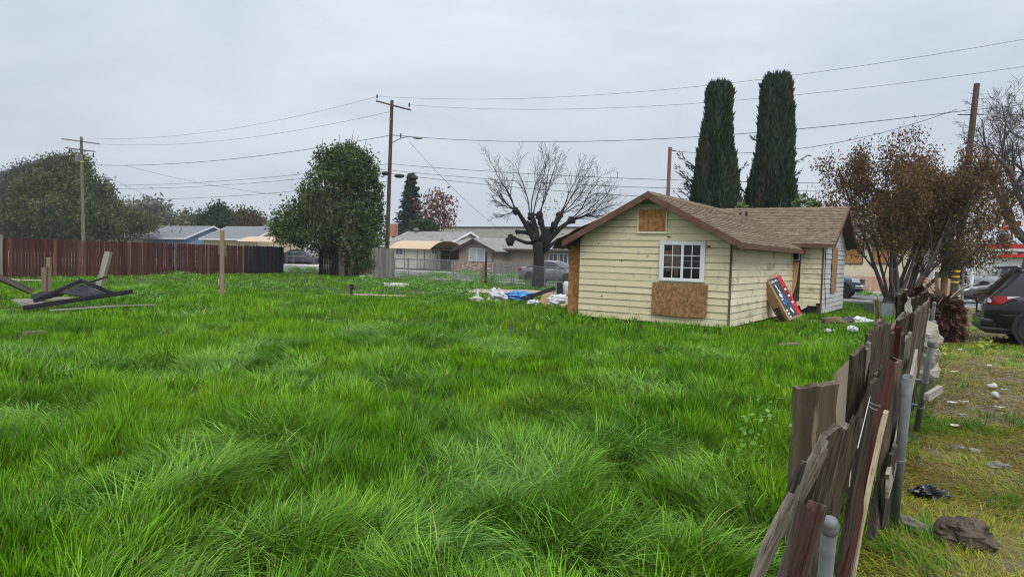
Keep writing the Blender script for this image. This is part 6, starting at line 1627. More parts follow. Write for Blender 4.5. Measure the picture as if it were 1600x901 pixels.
    # burls
tubes_mesh('trunk', lines, m_bark_d, th)
mb = MB()
for i, (p, dd, r0) in enumerate(heads): mb.lump(p, (r0 * .95, r0 * .9, r0 * .9), i, .8, 2.6, 14, 10)
for i, (x, y) in enumerate(((836, 372), (824, 352), (853, 362), (866, 352), (845, 345), (832, 355))): mb.lump(pp(x, y, .2 * (i % 3 - 1)), (.18, .18, .22), i + 20, .5, 2.2, 12, 8)
for v_ in (0,): part('burl', mb, m_bark_d, th, smooth=True)['kind'] = 'stuff'
out = {k: [] for k in range(10)}; tips = []
rr = random.Random(77)
cfg = dict(seg=[10, 6, 4], wig=.10, up=[.05, .03, .02], n=[11, 6, 0], t0=[.18, .2], spread=[.5, .55], rr=.5, lr=[.42, .5], end=.25, rmin=.0075)
whips = [(0, (-1.5, 0, 1.9), 4.4), (0, (-.9, .3, 2.4), 5.4), (0, (-2.0, -.2, 1.3), 3.4), (1, (-.5, .2, 3), 5.6), (1, (.3, -.3, 3), 5.6), (2, (.2, .2, 3), 5.8), (2, (.9, 0, 2.6), 5.6), (1, (-.15, -.2, 3), 6.0), (3, (1.0, 0, 2.2), 5.4), (3, (1.6, .2, 1.9), 5.4), (4, (2.2, 0, 1.7), 5.2), (4, (2.4, -.2, 1.1), 5.0), (4, (2.6, .2, .6), 4.6), (4, (2.2, .1, .2), 3.6), (3, (2.0, -.3, 1.3), 5.0), (0, (-1.2, 0, .4), 3.0), (0, (-.7, -.2, -.5), 2.4), (0, (-1.9, .2, .5), 2.2), (3, (1.5, .3, .9), 4.2), (4, (2.3, 0, .9), 4.6)]
for (h, dv, L) in whips:
    L *= .56
    p = heads[h][0] + Vector((rr.uniform(-.1, .1), rr.uniform(-.1, .1), .05)); grow(rr, p, Vector(dv), L, .038, 0, 2, cfg, out, tips)
for k, nm in ((0, 'whip_branches'), (1, 'side_branches'), (2, 'twigs')):
    o = tubes_mesh(nm, out[k], m_bark_d if k == 0 else m_twig_r, th); o['kind'] = 'stuff'
g = np.random.default_rng(3); c = np.array(pp(862, 322)); n = 90
P = c + g.normal(size=(n, 3)) * np.array([.9, .6, .7]); leaf_quads('last_leaves', P, .16, pal(g, g.random(n), [(.14, .15, .05), (.3, .16, .06)]), LMd, th, g)['kind'] = 'stuff'
mb = MB(); p = pp(797, 377, -.3); mb.lump(p, (.22, .18, .28), 9, .4); part('hanging_nest', mb, m_bark_d, th, smooth=True)
# ---- Italian cypresses
def cypress(label, px_top, py_top, px_bot, hwpx_top, hwpx_mid, d, seed, side=1):
    f = base(px_bot, 330, d); H = D(px_top, py_top, d).z - .28; lx = D(px_top, py_top, d).x - f.x - (base(px_bot, 330, d).x - f.x)
    th = thing('cypress_tree', label, 'tree', f, group='pair of columnar cypresses')
    g = np.random.default_rng(seed); s = d / FPX
    def rad(t): return s * np.interp(t, [0, .15, .45, .8, .96, 1.0], [hwpx_mid * .8, hwpx_mid * 1.05, hwpx_mid, hwpx_top * 1.05, hwpx_top * .95, hwpx_top * .6])
    mb = MB(); rows = []
    for j in range(40):
        t = j / 39; z = t * (H - .25); row = []
        for i in range(25):
            a = 2 * math.pi * i / 24
            k = .86 + .26 * mnoise.noise(Vector((math.cos(a) * 1.6, math.sin(a) * 1.6, z * .5 + seed))) + .10 * mnoise.noise(Vector((math.cos(a) * 5, math.sin(a) * 5, z * .9 + seed)))
            r = rad(t) * k; row.append((lx * t + math.cos(a) * r, math.sin(a) * r, z))
        rows.append(row)
    mb.grid(rows); mb.f.append(tuple(len(mb.v) - 25 + k for k in range(25)))
    core = part('inner_foliage', mb, mat('cypress_core', (.010, .018, .010), (.02, .03, .016), scale=5, rough=1), th, smooth=True)
    n = 26000; t = g.random(n); a = g.random(n) * 6.2832; z = t * H
    vs_ = np.array([mnoise.noise(Vector((math.cos(aa) * 1.6, math.sin(aa) * 1.6, zz * .5 + seed))) * .26 + .10 * mnoise.noise(Vector((math.cos(aa) * 5, math.sin(aa) * 5, zz * .9 + seed))) for aa, zz in zip(a, z)])
    r = rad(t) * (.86 + vs_) * (1.0 + .16 * g.random(n) ** 2)
    P = np.stack([lx * t + np.cos(a) * r, np.sin(a) * r, z - .15], 1)
    A = np.stack([np.cos(a) * .28 + g.normal(0, .16, n), np.sin(a) * .28 + g.normal(0, .16, n), np.ones(n)], 1)
    br = sstep(.60, .72, fbm(a * 1.5 + 3 * seed, z * .5, seed))[:, None]
    col = pal(g, np.clip(g.random(n) * .7 + vs_ * 2.2 + .1, 0, 1), [(.020, .040, .022), (.040, .068, .034), (.068, .098, .048)])
    col = col * (1 - .5 * br) + np.array([.10, .065, .04]) * .5 * br
    leaf_quads('crown', P, .30 * (.5 + .9 * g.random(n)), col, LMc, th, g, axis=A, aspect=.22)
    # loose sprays that stick out
    n = 40; Q = []; AA = []
    for k in range(n):
        tt = g.random() * .8; aa = g.random() * 6.2832 if k > 14 else (math.pi + g.normal(0, .3) if side < 0 else g.normal(0, .3))
        if k <= 14: tt = (.52 if side < 0 else .28) + g.normal(0, .05)
        rr0 = rad(tt) * .95
        dirv = np.array([math.cos(aa), math.sin(aa), .5 + .5 * g.random()])
        L = .25 + .55 * g.random() * (1.3 if k <= 14 else .8)
        for j in range(26):
            s_ = j / 26 * L; Q.append((lx * tt + math.cos(aa) * rr0 + dirv[0] * s_, math.sin(aa) * rr0 + dirv[1] * s_, tt * H + dirv[2] * s_)); AA.append(dirv + g.normal(size=3) * .4)
    Q = np.array(Q); AA = np.array(AA)
    leaf_quads('loose_sprays', Q, .2 * (.5 + .9 * g.random(len(Q))), pal(g, g.random(len(Q)), [(.012, .022, .012), (.03, .046, .022)]), LMc, th, g, axis=AA, aspect=.22)['kind'] = 'stuff'
    mb = MB(); mb.tube([(0, 0, -.2), (0, 0, 1.2)], [.2, .16], 8); part('trunk', mb, m_bark, th)
    return th
cypress('shorter columnar cypress with a ragged tuft on its side', 1124, 122, 1113, 21, 35, 33.5, 61, -1)
cypress('taller columnar cypress standing beside the shorter one', 1215, 109, 1202, 24, 37, 33.0, 62, 1)
# ---- russet tree by the fence end
f = base(1402, 480, 26.5); d = 26.5
th = thing('russet_tree', 'many-stemmed tree with russet and yellow autumn leaves at the end of the near fence', 'tree', f)
out = {k: [] for k in range(10)}; tips = []
rr = random.Random(19)
cfg = dict(seg=[8, 5, 4, 3], wig=.09, up=[.05, .05, .04, .02], n=[7, 6, 4, 0], t0=[.22, .2, .2], spread=[.5, .55, .65], rr=.5, lr=[.46, .55, .6], end=.3, rmin=.004)
for k, (dx, dz) in enumerate(((-.62, 0), (-.48, .3), (-.26, -.3), (-.08, .2), (.12, -.2), (.34, .35), (.6, -.2), (.85, .2), (1.1, 0), (-.5, -.5), (.7, .6), (-.2, .7), (.42, -.7), (1.0, -.35))):
    p = Vector((dx * .35, dz * .3, .25)); grow(rr, p, Vector((dx * .95, dz * .8, 1.35)), rr.uniform(4.0, 4.9), rr.uniform(.06, .10), 0, 3, cfg, out, tips)
tr = [([Vector((-.05, 0, -.2)), Vector((0, 0, .35)), Vector((0, 0, .9))], [.5, .42, .2]), ([Vector((.3, -.1, -.1)), Vector((.32, 0, .6))], [.3, .15]), ([Vector((-.35, .1, -.1)), Vector((-.35, 0, .7))], [.25, .14])]
tubes_mesh('trunk', tr + out[0], m_bark_g, th)
for k, nm in ((1, 'limbs'), (2, 'branches'), (3, 'twigs')): tubes_mesh(nm, out[k], m_bark_g, th)['kind'] = 'stuff'
g = np.random.default_rng(9); P = []
for pts in tips:
    for _ in range(34):
        i = rr.randrange(len(pts) - 1); P.append(pts[i].lerp(pts[i + 1], rr.random()))
P = np.array([tuple(p) for p in P]); P += g.normal(size=P.shape) * .15
P[:, 0] += .12
zz = P[:, 2]
keep = g.random(len(P)) < np.clip(.42 + .12 * (zz - 1.2), .25, .85); P = P[keep]; zz = P[:, 2]
cl = np.clip(g.random(len(P)) * .6 + (zz - 2) * .09, 0, 1)
leaf_quads('crown', P, .105 * (.6 + .7 * g.random(len(P))), pal(g, cl, [(.165, .155, .048), (.185, .125, .042), (.13, .07, .034), (.095, .04, .03)], .4), LMd, th, g, droop=.6, aspect=.55)
# ---- large bare tree at the right edge
f = base(1612, 430, 47); d = 47
th = thing('bare_tree', 'large bare dark-limbed tree beside the fuel station', 'tree', f)
out = {k: [] for k in range(10)}; tips = []; rr = random.Random(29)
cfg = dict(seg=[7, 7, 5, 4, 3], wig=.13, up=[.05, .05, .03, .02, .0], n=[5, 6, 5, 5, 0], t0=[.35, .25, .2, .2], spread=[.6, .6, .65, .7], rr=.55, lr=[.62, .6, .55, .55], end=.4, rmin=.011)
tubes_mesh('trunk', [([Vector((0, 0, -.3)), pp(1600, 400) * 0 + Vector((-.1, 0, 2.0)), Vector((.1, 0, 4.0))], [.62, .5, .45])], m_bark_g, th)
for (dv, L, r) in (((-1.0, .1, 1.1), 6.4, .30), ((.1, .3, 1.6), 7.2, .32), ((.9, -.2, 1.2), 7, .28), ((-.5, -.4, 1.5), 6.8, .26), ((-1.2, .2, .55), 4.8, .22)):
    grow(rr, Vector((0, 0, rr.uniform(2.6, 4.0))), Vector(dv), L, r, 0, 4, cfg, out, tips)
for k, nm in ((0, 'limbs'), (1, 'boughs'), (2, 'branches'), (3, 'small_branches'), (4, 'twigs')): tubes_mesh(nm, out[k], m_bark_g, th)['kind'] = 'stuff'
# ---- leafy sprouts behind the house ridge, and greenery beside the right-hand house
f = base(1255, 330, 31); d = 31
lobed_tree('leafy_shrub', 'pale green leafy sprouts rising behind the house ridge', f, px_lobes(f, d, [(1258, 312, 3, 9, 0), (1248, 317, 5, 4, 0), (1274, 314, 3, 7, 0), (1262, 318, 8, 3, 0), (1160, 322, 5, 4, 0), (1278, 318, 4, 3, 0)]), 60, 14, .08, .2, [(.09, .15, .04), (.15, .21, .07)], .05, 64)['category'] = 'shrub'
f = V(1466, 430, 58); f.z = 0; d = f.y
lobed_tree('leafy_shrub', 'dark green hedge tree beside the pale yellow house', f, px_lobes(f, d, [(1462, 412, 14, 14, 0), (1478, 415, 14, 14, 0), (1470, 430, 18, 14, 0), (1490, 425, 10, 14, 0)]), 40, 18, .3, .4, [(.012, .028, .01), (.025, .05, .016)], .15, 65)['category'] = 'shrub'
f = base(1566, 420, 130)
lobed_tree('broadleaf_tree', 'far small tree above the fuel canopy', f, px_lobes(f, 130, [(1566, 377, 6, 5, 0), (1567, 383, 5, 5, 0)]), 20, 14, .5, .7, [(.05, .065, .04), (.08, .095, .06)], .15, 66)
# far tree line that closes the horizon
th = None
for i, (px, py, rx, ry, dd, c0) in enumerate(((900, 392, 60, 8, 150, 0), (1240, 400, 60, 10, 120, 0), (1330, 395, 40, 12, 120, 1), (1430, 402, 60, 10, 130, 0), (1570, 405, 60, 7, 170, 0), (560, 388, 60, 12, 150, 1), (60, 378, 90, 14, 150, 0), (-40, 372, 60, 16, 150, 1))):
    f = base(px, py, dd); f.z = 0
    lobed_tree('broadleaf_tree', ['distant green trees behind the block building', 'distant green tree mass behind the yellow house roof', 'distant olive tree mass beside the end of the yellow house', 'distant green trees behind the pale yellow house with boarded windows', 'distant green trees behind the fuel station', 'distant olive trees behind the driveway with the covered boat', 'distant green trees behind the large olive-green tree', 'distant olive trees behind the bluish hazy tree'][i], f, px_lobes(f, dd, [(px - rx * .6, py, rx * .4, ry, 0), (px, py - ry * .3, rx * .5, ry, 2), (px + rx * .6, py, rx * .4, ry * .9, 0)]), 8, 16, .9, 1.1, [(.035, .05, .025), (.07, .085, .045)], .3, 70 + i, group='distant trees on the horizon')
# ---- dead palm stump with dry fronds by the far posts
f = base(1470, 525, 13.6); f = G(1472, 532)
th = thing('dead_palm', 'dead shaggy brown palm stump with dry fronds beside the near fence', 'palm', f)
d = f.y
mb = MB(); mb.tube([(0, 0, -.1), (.0, 0, .5), (.03, 0, 1.0)], [.30, .34, .2], 12); part('trunk', mb, mat('palm_fibre', (.07, .035, .022), (.13, .07, .045), scale=9, bump=.8), th, smooth=True)
g = np.random.default_rng(15); n = 1500; t = g.random(n); a = g.random(n) * 6.2832; r = .28 * np.interp(t, [0, .5, 1], [1.0, 1.15, .7])
P = np.stack([np.cos(a) * r, np.sin(a) * r, t * 1.05], 1); A = np.stack([np.cos(a) + g.normal(0, .4, n), np.sin(a) + g.normal(0, .4, n), g.normal(-.7, .5, n)], 1)
leaf_quads('fibre_shag', P, .2 * (.5 + g.random(n)), pal(g, g.random(n), [(.045, .022, .015), (.10, .045, .03), (.16, .085, .055)]), LMd, th, g, axis=A, aspect=.35)['kind'] = 'stuff'
rr = random.Random(33)
for k in range(22):
    a = rr.uniform(0, 6.283); el = rr.uniform(-.1, 1.1); L = rr.uniform(.5, 1.0); mb = MB(); q = Vector((math.cos(a) * .12, math.sin(a) * .12, rr.uniform(.85, 1.05))); rows = []; dd = Vector((math.cos(a) * math.cos(el), math.sin(a) * math.cos(el), math.sin(el)))
    w = rr.uniform(.02, .04)
    for i in range(7):
        s = dd.cross(Vector((0, 0, 1)));
        if s.length < .01: s = Vector((1, 0, 0))
        s.normalize(); ww = w * (1 - i / 7.5); rows.append([q - s * ww, q + Vector((0, 0, .012)), q + s * ww]); q = q + dd * L / 6; dd = (dd + Vector((0, 0, -.17))).normalized()
    mb.grid(rows); o = part('frond', mb, mat('pale_frond', (.30, .26, .2), (.42, .38, .31)) if k % 4 == 0 else mat('brown_frond', (.10, .06, .035), (.2, .13, .08), var=.3), th); sm = o.modifiers.new('s', 'SOLIDIFY'); sm.thickness = .006
mb = MB(); mb.tube([(-.12, 0, .8), (-.20, 0, 1.3), (-.22, .0, 1.62)], [.05, .045, .035], 7); part('dead_stem', mb, mat('brown_frond', (.10, .06, .035)), th)
# ================================================================== LITTER AND SMALL THINGS
m_bag = mat('white_plastic_bag', (.50, .50, .51), (.62, .62, .63), scale=4, rough=.35, spec=.45, bump=.5, bscale=7)
m_bagb = mat('black_plastic_bag', (.010, .010, .011), (.02, .02, .022), scale=4, rough=.22, spec=.6, bump=.6, bscale=12)
m_blueb = mat('blue_plastic', (.04, .16, .42), (.08, .24, .52), scale=4, rough=.35, spec=.45, bump=.4, bscale=8)
m_card = mat('brown_cardboard', (.33, .20, .11), (.40, .26, .155), scale=3, rough=.9)
def at_px(px, py, z=0): return G(px, py, z)
def lump_thing(name, label, cat, px, py, r, m, seed, z=None, flat=-.06, amp=.3, freq=1.8, rot=0):
    p = G(px, py, 0); mb = MB(); crumple = m.name in ('white_plastic_bag', 'black_plastic_bag', 'blue_plastic')
    stony = m.name in ('brown_clod_rock', 'damp_stone')
    mb.lump((0, 0, 0), r, seed, amp * (1.0 if crumple else 1), freq * (1.6 if crumple else 1), 26, 18, flat=flat)
    return tag(part(name, mb, m, None, smooth=not (crumple or stony), M=Matrix.Translation((p.x, p.y, (z if z is not None else -flat))) @ Matrix.Rotation(rot, 4, 'Z')), label, cat)
t = thing('rubbish_bag', 'full white bag with a red print beside the orange porch board', 'bag', G(874, 481))
mb = MB(); mb.lump((0, 0, .22), (.38, .26, .22), 3, .36, 2.6, 28, 18, flat=-.2); part('bag', mb, m_bag, t)
mb = MB(); mb.lump((.22, -.16, .30), (.12, .06, .05), 8, .4); part('red_print', mb, mat('red_bag_print', (.5, .05, .05), (.6, .25, .22), rough=.4), t, smooth=True)
lump_thing('rubbish_bag', 'small white bag leaning on the house corner', 'bag', 893, 483, (.2, .16, .27), m_bag, 12, z=.2, flat=-.18)
lump_thing('rubbish_bag', 'crumpled white paper bag peaked like a tent in the weeds', 'bag', 776, 472, (.30, .22, .26), m_bag, 15, z=.18, flat=-.15, amp=.6)
lump_thing('rubbish_bag', 'crumpled blue plastic bag in the rubbish line', 'bag', 810, 472, (.52, .24, .18), m_blueb, 17, z=.22, flat=-.12, amp=.45)
lump_thing('concrete_chunk', 'pale concrete chunk at the end of the rubbish line', 'rubble', 745, 475, (.2, .16, .1), m_conc, 19, z=.16, amp=.5)
p = G(746, 472); mb = MB(); mb.lathe([(.045, 0), (.045, .5), (.03, .5), (.03, .4)], p, 12); tag(part('pipe_stub', mb, m_vinyl), 'white plastic pipe stub standing among the rubbish', 'pipe')
# overturned black tray table and a cardboard flap
p = G(843, 474); t = thing('plastic_tray', 'upturned black plastic tray propped in the rubbish line', 'tray', p)
mb = MB(); a, b = Vector((-.62, 0, .12)), Vector((.55, .1, .55)); mb.bar(a, b, .55, .05); o = part('tray', mb, m_blackpl, t, bevel=.01)
mb = MB(); mb.bar(a + Vector((0, -.28, .03)), b + Vector((0, -.28, .03)), .03, .1); mb.bar(a + Vector((0, .28, .03)), b + Vector((0, .28, .03)), .03, .1); part('rim', mb, m_blackpl, t)
p = G(849, 479); mb = MB(); mb.prism([p + Vector((-.25, -.1, 0)), p + Vector((.08, -.16, -.02)), p + Vector((.32, -.02, .5)), p + Vector((-.02, .02, .42))], (0, .015, .005)); tag(part('cardboard_sheet', mb, m_card), 'brown cardboard flap leaning on the black tray', 'cardboard')
lump_thing('paper_scrap', 'small grey-white paper scrap below the black tray', 'paper', 833, 479, (.17, .1, .09), m_bag, 22, z=.14, amp=.6)
lump_thing('rubble_block', 'tan broken brick below the white bags', 'rubble', 883, 484, (.16, .1, .08), mat('tan_brick', (.45, .33, .2), (.55, .42, .28)), 23, z=.12, amp=.3)
# gas bottle by the porch board
p = G(881, 467); t = thing('gas_bottle', 'grey and black canister standing behind the porch board', 'canister', Vector((p.x, p.y + .5, 0)))
mb = MB(); mb.lathe([(.13, 0), (.16, .04), (.16, .45), (.1, .56), (.05, .6)], (.12, 0, .12), 16); part('canister', mb, mat('pale_grey_enamel', (.42, .43, .46), (.5, .51, .54), rough=.4), t, smooth=True)
mb = MB(); mb.lathe([(.12, 0), (.12, .52), (.09, .58)], (-.16, -.05, .1), 14); part('sleeve', mb, m_blackpl, t)
p0, p1 = G(846, 456), G(884, 461); mb = MB(); mb.tube([p0 + Vector((0, 0, .06)), p1 + Vector((0, 0, .08))], .03, 8); tag(part('metal_pipe', mb, m_galv), 'grey pipe lying on the bare soil behind the rubbish', 'pipe')
p = G(549, 462); mb = MB(); mb.lathe([(.05, 0), (.05, .32), (.09, .33), (.09, .45), (.04, .46)], p, 10); mb.tube([p + Vector((-.02, 0, .3)), p + Vector((.16, 0, .3))], .04, 8); tag(part('standpipe', mb, m_blackpl), 'short black standpipe at the edge of the bare strip', 'standpipe')
for (px, py, w, l) in ((619, 443.5, .62, .4), (572, 431, .45, .3)):
    p = G(px, py, .14); t_ = MB(); t_.box(-w, w, -l, l, -.14, .03); tag(part('concrete_slab', t_, mat('white_concrete', (.55, .53, .5), (.65, .63, .6)), None, M=Matrix.Translation(p) @ Matrix.Rotation(.2, 4, 'Z'), bevel=.02), ['larger flat pale concrete lid in the weeds below the utility pole', 'smaller flat pale concrete lid in the weeds near the picket fence'][0 if px > 600 else 1], 'slab')
# the big printed box leaning on the wall
B0 = G(1233, 506); bd = thing('cardboard_box', 'tall printed cardboard box leaning on the yellow house', 'box', B0)
upv = (-AX * .50 - BX * .02 + Vector((0, 0, .86))).normalized(); wv = (AX * .45 + BX * .88 + Vector((0, 0, .12))).normalized(); wv = (wv - upv * wv.dot(upv)).normalized(); nv = upv.cross(wv).normalized()
nv = -nv if nv.dot(AX) < 0 else nv      # the printed face looks away from the wall
o0 = Vector((0, 0, .10)); bw_, bh_, bdp = .60, 1.32, .34
def bp(a, b, c): return o0 + wv * a + upv * b - nv * c
mb = MB(); t_ = .008
mb.add([bp(0, 0, 0), bp(bw_, 0, 0), bp(bw_, bh_, 0), bp(0, bh_, 0), bp(0, 0, bdp), bp(bw_, 0, bdp), bp(bw_, bh_, bdp), bp(0, bh_, bdp)], [(0, 1, 2, 3), (4, 7, 6, 5), (0, 4, 5, 1), (0, 3, 7, 4), (1, 5, 6, 2)])
o = part('carton', mb, m_card, bd); sm = o.modifiers.new('s', 'SOLIDIFY'); sm.thickness = .008
mb = MB(); mb.prism([bp(0, bh_, 0), bp(bw_ * .05, bh_ + .02, .0), bp(bw_ * .05, bh_ + .1, bdp * .1), bp(0, bh_ + .22, bdp * .7), bp(0, bh_, bdp)], wv * .008); part('flap', mb, m_card, bd)
mb = MB(); mb.prism([bp(bw_ * .25, bh_, .0), bp(bw_, bh_, .0), bp(bw_ * .98, bh_ + .12, .05), bp(bw_ * .55, bh_ + .05, .03)], -nv * .008); part('flap', mb, m_card, bd)
def printq(nm, a0, a1, b0, b1, m, z=.004, sk=0):
    mb = MB(); mb.add([bp(a0, b0, -z), bp(a1, b0, -z), bp(a1 + sk, b1, -z), bp(a0 + sk, b1, -z)], [(0, 1, 2, 3)]); return part(nm, mb, m, bd)
m_pg = mat('dark_grey_print', (.035, .04, .045), (.07, .075, .08), scale=3); m_pr = mat('red_print', (.42, .02, .03), (.52, .05, .06), scale=3); m_pw = mat('white_print', (.7, .7, .7), (.8, .8, .8)); m_pb = mat('blue_print', (.03, .06, .25), (.06, .12, .4)); m_pk = mat('black_print', (.02, .015, .012), (.04, .03, .02))
printq('print_panel', .07, .44, .05, bh_ - .04, m_pg); printq('print_panel', .442, .61, .04, bh_ - .02, m_pr, .005)
rr = random.Random(4)
for k in range(6): printq('print_letter', .09 + k * .05, .09 + k * .05 + rr.choice((.02, .03, .034)), bh_ - .16 + rr.uniform(-.006, .006), bh_ - .09, m_pw, .009)
for (a, b, l, w, m) in ((.20, 1.02, .14, .035, m_pw), (.22, .88, .12, .05, m_pw), (.20, .74, .12, .10, m_pw), (.27, .70, .1, .07, m_pb), (.24, .52, .18, .15, m_pb), (.20, .60, .08, .1, m_pw), (.30, .44, .09, .08, m_pb), (.31, .24, .16, .055, m_pw), (.18, .5, .08, .06, m_pw)):
    mb = MB(); n = 10; pts = [bp(a + math.cos(q) * w * .6 - math.sin(q) * .02, b + math.sin(q) * l * .6, -.008 - (.002 if m is m_pb else 0)) for q in [6.283 * i / n for i in range(n)]]; mb.add(pts, [tuple(range(n))]); part('print_picture', mb, m, bd)
for k in range(8):
    printq('print_letter', .46 + (k % 2) * .0, .54, .42 + k * .07, .42 + k * .07 + .05, m_pk if k % 3 else m_pw, .009)
for k in range(3): printq('print_letter', .08, .16, .06 + k * .1, .11 + k * .1, m_pw, .009)
for k in range(6):
    mb = MB(); a = .04 + k * .075; mb.add([bp(-.012, a, .10), bp(-.012, a + .055, .10), bp(-.012, a + .055, .10 + rr.choice((.12, .2, .22))), bp(-.012, a, .10 + .2)], [(0, 1, 2, 3)]); part('print_letter', mb, m_pk, bd)
# grey tub in front of the russet tree, rubbish heap, white lumps
p = G(1388, 495); t = thing('planter_tub', 'rectangular grey tub full of weeds before the russet tree', 'tub', p, .2)
m_tub = mat('grey_tub', (.10, .11, .105), (.17, .18, .17), rough=.6, scale=3)
mb = MB(); mb.box(-.65, .65, -.35, -.30, 0, .46); mb.box(-.65, .65, .30, .35, 0, .46); mb.box(-.65, -.60, -.30, .30, 0, .46); mb.box(.60, .65, -.30, .30, 0, .46); mb.box(-.6, .6, -.3, .3, .01, .06); part('body', mb, m_tub, t)
for x in (-.72, -.1, .6): mb = MB(); mb.box(x, x + .1, -.38, -.352, 0, .54 if x < -.5 else .5); part('stake', mb, m_b_grey, t)
mb = MB(); P = [[(x * .16 - .4 + .5, -.36 + y * .12, .5 - .1 * math.sin(x) * .6 + .06 * mnoise.noise(Vector((x, y, 2)))) for x in range(7)] for y in range(6)]; mb.grid(P); part('plastic_film', mb, mat('clear_film', (.4, .41, .42), (.5, .51, .52), rough=.25, spec=.6), t, smooth=True)
t = thing('rubbish_heap', 'dark rubbish heap with a torn white sheet in the grass by the near fence', 'rubbish', G(1325, 508))
mb = MB(); mb.lump((-.2, 0, .06), (.55, .3, .14), 4, .5, flat=-.05); part('soil', mb, m_dirt, t, smooth=True)
mb = MB(); mb.lump((.25, -.05, .14), (.34, .22, .09), 7, .6); part('white_sheet', mb, m_bag, t, smooth=True)
mb = MB(); mb.lump((-.02, -.1, .16), (.2, .16, .09), 5, .6); part('black_scrap', mb, m_bagb, t, smooth=True)
lump_thing('paper_scrap', 'crumpled white paper in the grass beside the near fence', 'paper', 1331, 531, (.10, .09, .06), m_bag, 33, z=.26, flat=-.1, amp=.5)
lump_thing('paper_scrap', 'half-hidden white scrap in the grass below the printed box', 'paper', 1293, 531, (.06, .05, .03), m_bag, 34, z=.22, flat=-.1, amp=.5)
# worn strip litter
m_stone2 = mat('damp_stone', (.13, .12, .10), (.24, .225, .195), scale=9, bump=.8, bscale=30, extra=[((.09, .085, .05), 6, .55, .1, (1, 1, 1))])
lump_thing('plastic_bag', 'crumpled black plastic bag on the trampled grass', 'bag', 1453, 778, (.105, .075, .05), m_bagb, 41, z=.035, flat=-.03, amp=.6, freq=2.0)
m_rock = mat('brown_clod_rock', (.055, .042, .03), (.12, .095, .07), scale=9, bump=1, bscale=30)
lump_thing('rock', 'large brown earthy rock at the foot of the near fence', 'rock', 1506, 850, (.16, .115, .10), m_rock, 43, z=.055, flat=-.06, amp=.38, rot=-.3, freq=1.5)
lump_thing('rock', 'pale grey stone between the fence post and the brown rock', 'rock', 1424, 828, (.045, .12, .05), m_stone2, 45, z=.03, flat=-.03, amp=.3, rot=.6)
for (px, py, r_, lab) in ((1494, 702, .085, 'flat grey stone in the bare soil of the worn strip'), (1522, 706, .07, 'small dark stone beside the flat grey stone'), (1560, 730, .10, 'half-buried stone on the worn strip'), (1505, 650, .06, 'pale pebble in the straw-coloured grass')):
    lump_thing('stone', lab, 'stone', px, py, (r_ * .85, r_ * .6, r_ * .35), m_stone2, px, z=.012, flat=-.03, amp=.35)
def cup(px, py, label, ang):
    p = G(px, py); t = thing('paper_cup', label, 'cup', p, ang); M = Matrix.Translation((0, 0, .045)) @ Matrix.Rotation(math.pi / 2, 4, 'Y')
    mb = MB(); mb.lathe([(.028, 0), (.044, .125), (.047, .128), (.041, .124), (.026, .006)], (0, 0, 0), 18); part('cup', mb, mat('dirty_white_cup', (.40, .37, .33), (.52, .49, .44), scale=4, rough=.5), t, smooth=True, M=M)
cup(1543, 608, 'white paper cup lying on its side on the bare soil', .3); cup(1558, 624, 'second paper cup lying next to the stones, end towards the fence', 1.2)
for i, (px, py, c, lab) in enumerate(((1500, 546, (.35, .5, .55), 'pale blue paper scrap on the yellow grass'), (1487, 628, (.6, .58, .54), 'crushed white wrapper below the pale offcut'), (1505, 627, (.5, .48, .44), 'small grey wrapper beside the crushed white one'), (1546, 571, (.6, .58, .52), 'white scrap on the bare soil behind the cups'), (1490, 580, (.55, .52, .48), 'torn paper scrap near the far fence posts'), (1570, 609, (.3, .4, .45), 'small blue wrapper beside the paper cup'), (1562, 636, (.45, .45, .43), 'flattened grey carton below the second cup'), (1492, 664, (.45, .38, .3), 'light brown leaf scrap on the straw'))):
    p = G(px, py, .05); mb = MB(); rr = random.Random(i); P = [[p + Vector(((x - 1.5) * .03 + rr.uniform(-.01, .01), (y - 1.5) * .025, .015 * rr.random())) for x in range(4)] for y in range(4)]; mb.grid(P); o = part('litter_scrap', mb, mat('litter_%d' % i, c, tuple(q * .85 for q in c))); sm = o.modifiers.new('s', 'SOLIDIFY'); sm.thickness = .003; tag(o, lab, 'litter')
# ================================================================== WEEDS (broad-leaved)
LW = leaf_mat('weed_leaf', trans=.25, rough=.55, spec=.25)
def weeds(name, label, centres, per, spread, size, cols, seed, h=.3):
    g = np.random.default_rng(seed); P = []; S = []
    for (c, s) in centres:
        n = int(per * s); q = g.normal(size=(n, 3)) * np.array([spread * s, spread * s, 0]) + np.array([c.x, c.y, 0]); q[:, 2] = h * s * (.25 + .8 * g.random(n)) * np.exp(-((q[:, 0] - c.x) ** 2 + (q[:, 1] - c.y) ** 2) / (2.5 * (spread * s) ** 2)); P.append(q)
    P = np.concatenate(P); hx_ = in_house(P[:, 0], P[:, 1], .04); P = P[~hx_]; n = len(P)
    A = g.normal(size=(n, 3)) * np.array([1, 1, .35]); A[:, 2] += .25
    o = leaf_quads(name, P, size * (.6 + .8 * g.random(n)), pal(g, g.random(n), cols), LW, None, g, axis=A, aspect=.75); tag(o, label, 'weeds', kind='stuff'); return o
WC = [(.07, .19, .025), (.12, .27, .035), (.18, .35, .06)]
rr = random.Random(71); cs = []
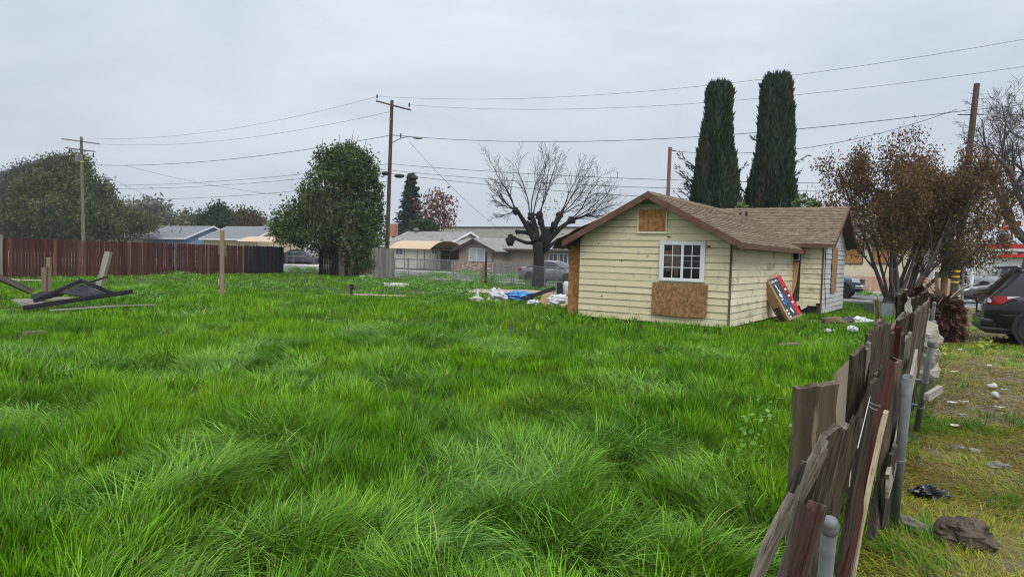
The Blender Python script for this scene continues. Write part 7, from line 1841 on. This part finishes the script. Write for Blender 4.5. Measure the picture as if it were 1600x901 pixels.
for (px, py, s, n) in ((470, 426, 1.2, 7), (500, 425, 1.2, 6), (640, 437, 1.3, 6), (690, 435, 1.4, 7), (740, 432, 1.4, 8), (790, 436, 1.2, 6), (830, 436, 1.2, 6), (870, 437, 1.2, 7), (725, 450, 1.2, 6), (760, 443, 1.2, 6), (650, 450, 1.2, 6), (560, 440, 1.0, 6), (600, 448, 1.0, 4), (700, 462, 1.0, 5), (825, 443, 1, 4), (415, 448, 1, 4), (280, 436, 1.1, 4), (215, 470, .9, 3), (740, 466, .8, 4), (850, 448, .9, 3)):
    for _ in range(n): cs.append((G(px + rr.uniform(-22, 22), py + rr.uniform(-4, 4)), s * rr.uniform(.7, 1.2)))
weeds('weed_patch', 'low broad-leaved weeds in mounds along the street side of the lot', cs, 190, .42, .085, WC, 81, .36)
cs = [(G(px + rr.uniform(-6, 6), py + rr.uniform(-2, 2)), rr.uniform(.6, 1.0)) for px, py in [(910 + 11 * i, 486 + 1.5 * i) for i in range(10)] + [(895, 490), (905, 492), (1030, 504), (1168, 508), (1180, 502)]]
weeds('weed_patch', 'leafy weeds along the foot of the yellow gable wall', cs, 90, .26, .11, WC, 82, .40)
cs = [(G(px + rr.uniform(-14, 14), py + rr.uniform(-6, 6)), rr.uniform(.5, .9)) for px, py in ((1190, 690), (1200, 720), (1175, 712), (1195, 672), (1205, 655), (1160, 735))]
weeds('weed_patch', 'pale leafy weed plants in the tall grass beside the wooden slab', cs, 45, .16, .055, [(.12, .26, .03), (.19, .35, .06)], 83, .60)
cs = [(G(px + rr.uniform(-14, 14), py + rr.uniform(-4, 4)), rr.uniform(.5, .8)) for px, py in ((1300, 525), (1320, 540), (1345, 528), (1290, 540), (1335, 545), (1360, 520))]
weeds('weed_patch', 'leafy weeds around the white scraps by the near fence', cs, 70, .25, .07, WC, 84, .42)
cs = [(G(px + rr.uniform(-8, 8), py + rr.uniform(-3, 3)), rr.uniform(.6, .9)) for px, py in ((1535, 548), (1545, 545), (1528, 554), (1475, 556), (1468, 550))]
weeds('weed_patch', 'bright yellow-green weed clump behind the black crossover', cs, 60, .16, .09, [(.22, .28, .03), (.32, .38, .05)], 85, .34)
cs = [(G(px, py), .8) for px, py in ((1385, 487), (1395, 487), (1378, 489), (1405, 485), (1370, 480), (1352, 460), (1360, 462), (1345, 461), (1384, 463))]
weeds('weed_patch', 'green weeds around the grey tub and the kerb', cs, 90, .25, .1, WC, 87, .4)

# ================================================================== AIR
mb = MB(); mb.box(-800, 900, -60, 1200, -1.03, 19)
hz = part('haze', mb, None)
hm = bpy.data.materials.new('haze'); hm.use_nodes = True
hm.node_tree.nodes.clear()
_o = hm.node_tree.nodes.new('ShaderNodeOutputMaterial'); _v = hm.node_tree.nodes.new('ShaderNodeVolumePrincipled')
_v.inputs['Density'].default_value = .00045; _v.inputs['Color'].default_value = (.93, .95, .98, 1); _v.inputs['Anisotropy'].default_value = .2
hm.node_tree.links.new(_v.outputs[0], _o.inputs['Volume'])
hz.data.materials.append(hm); tag(hz, None, None, kind='stuff')
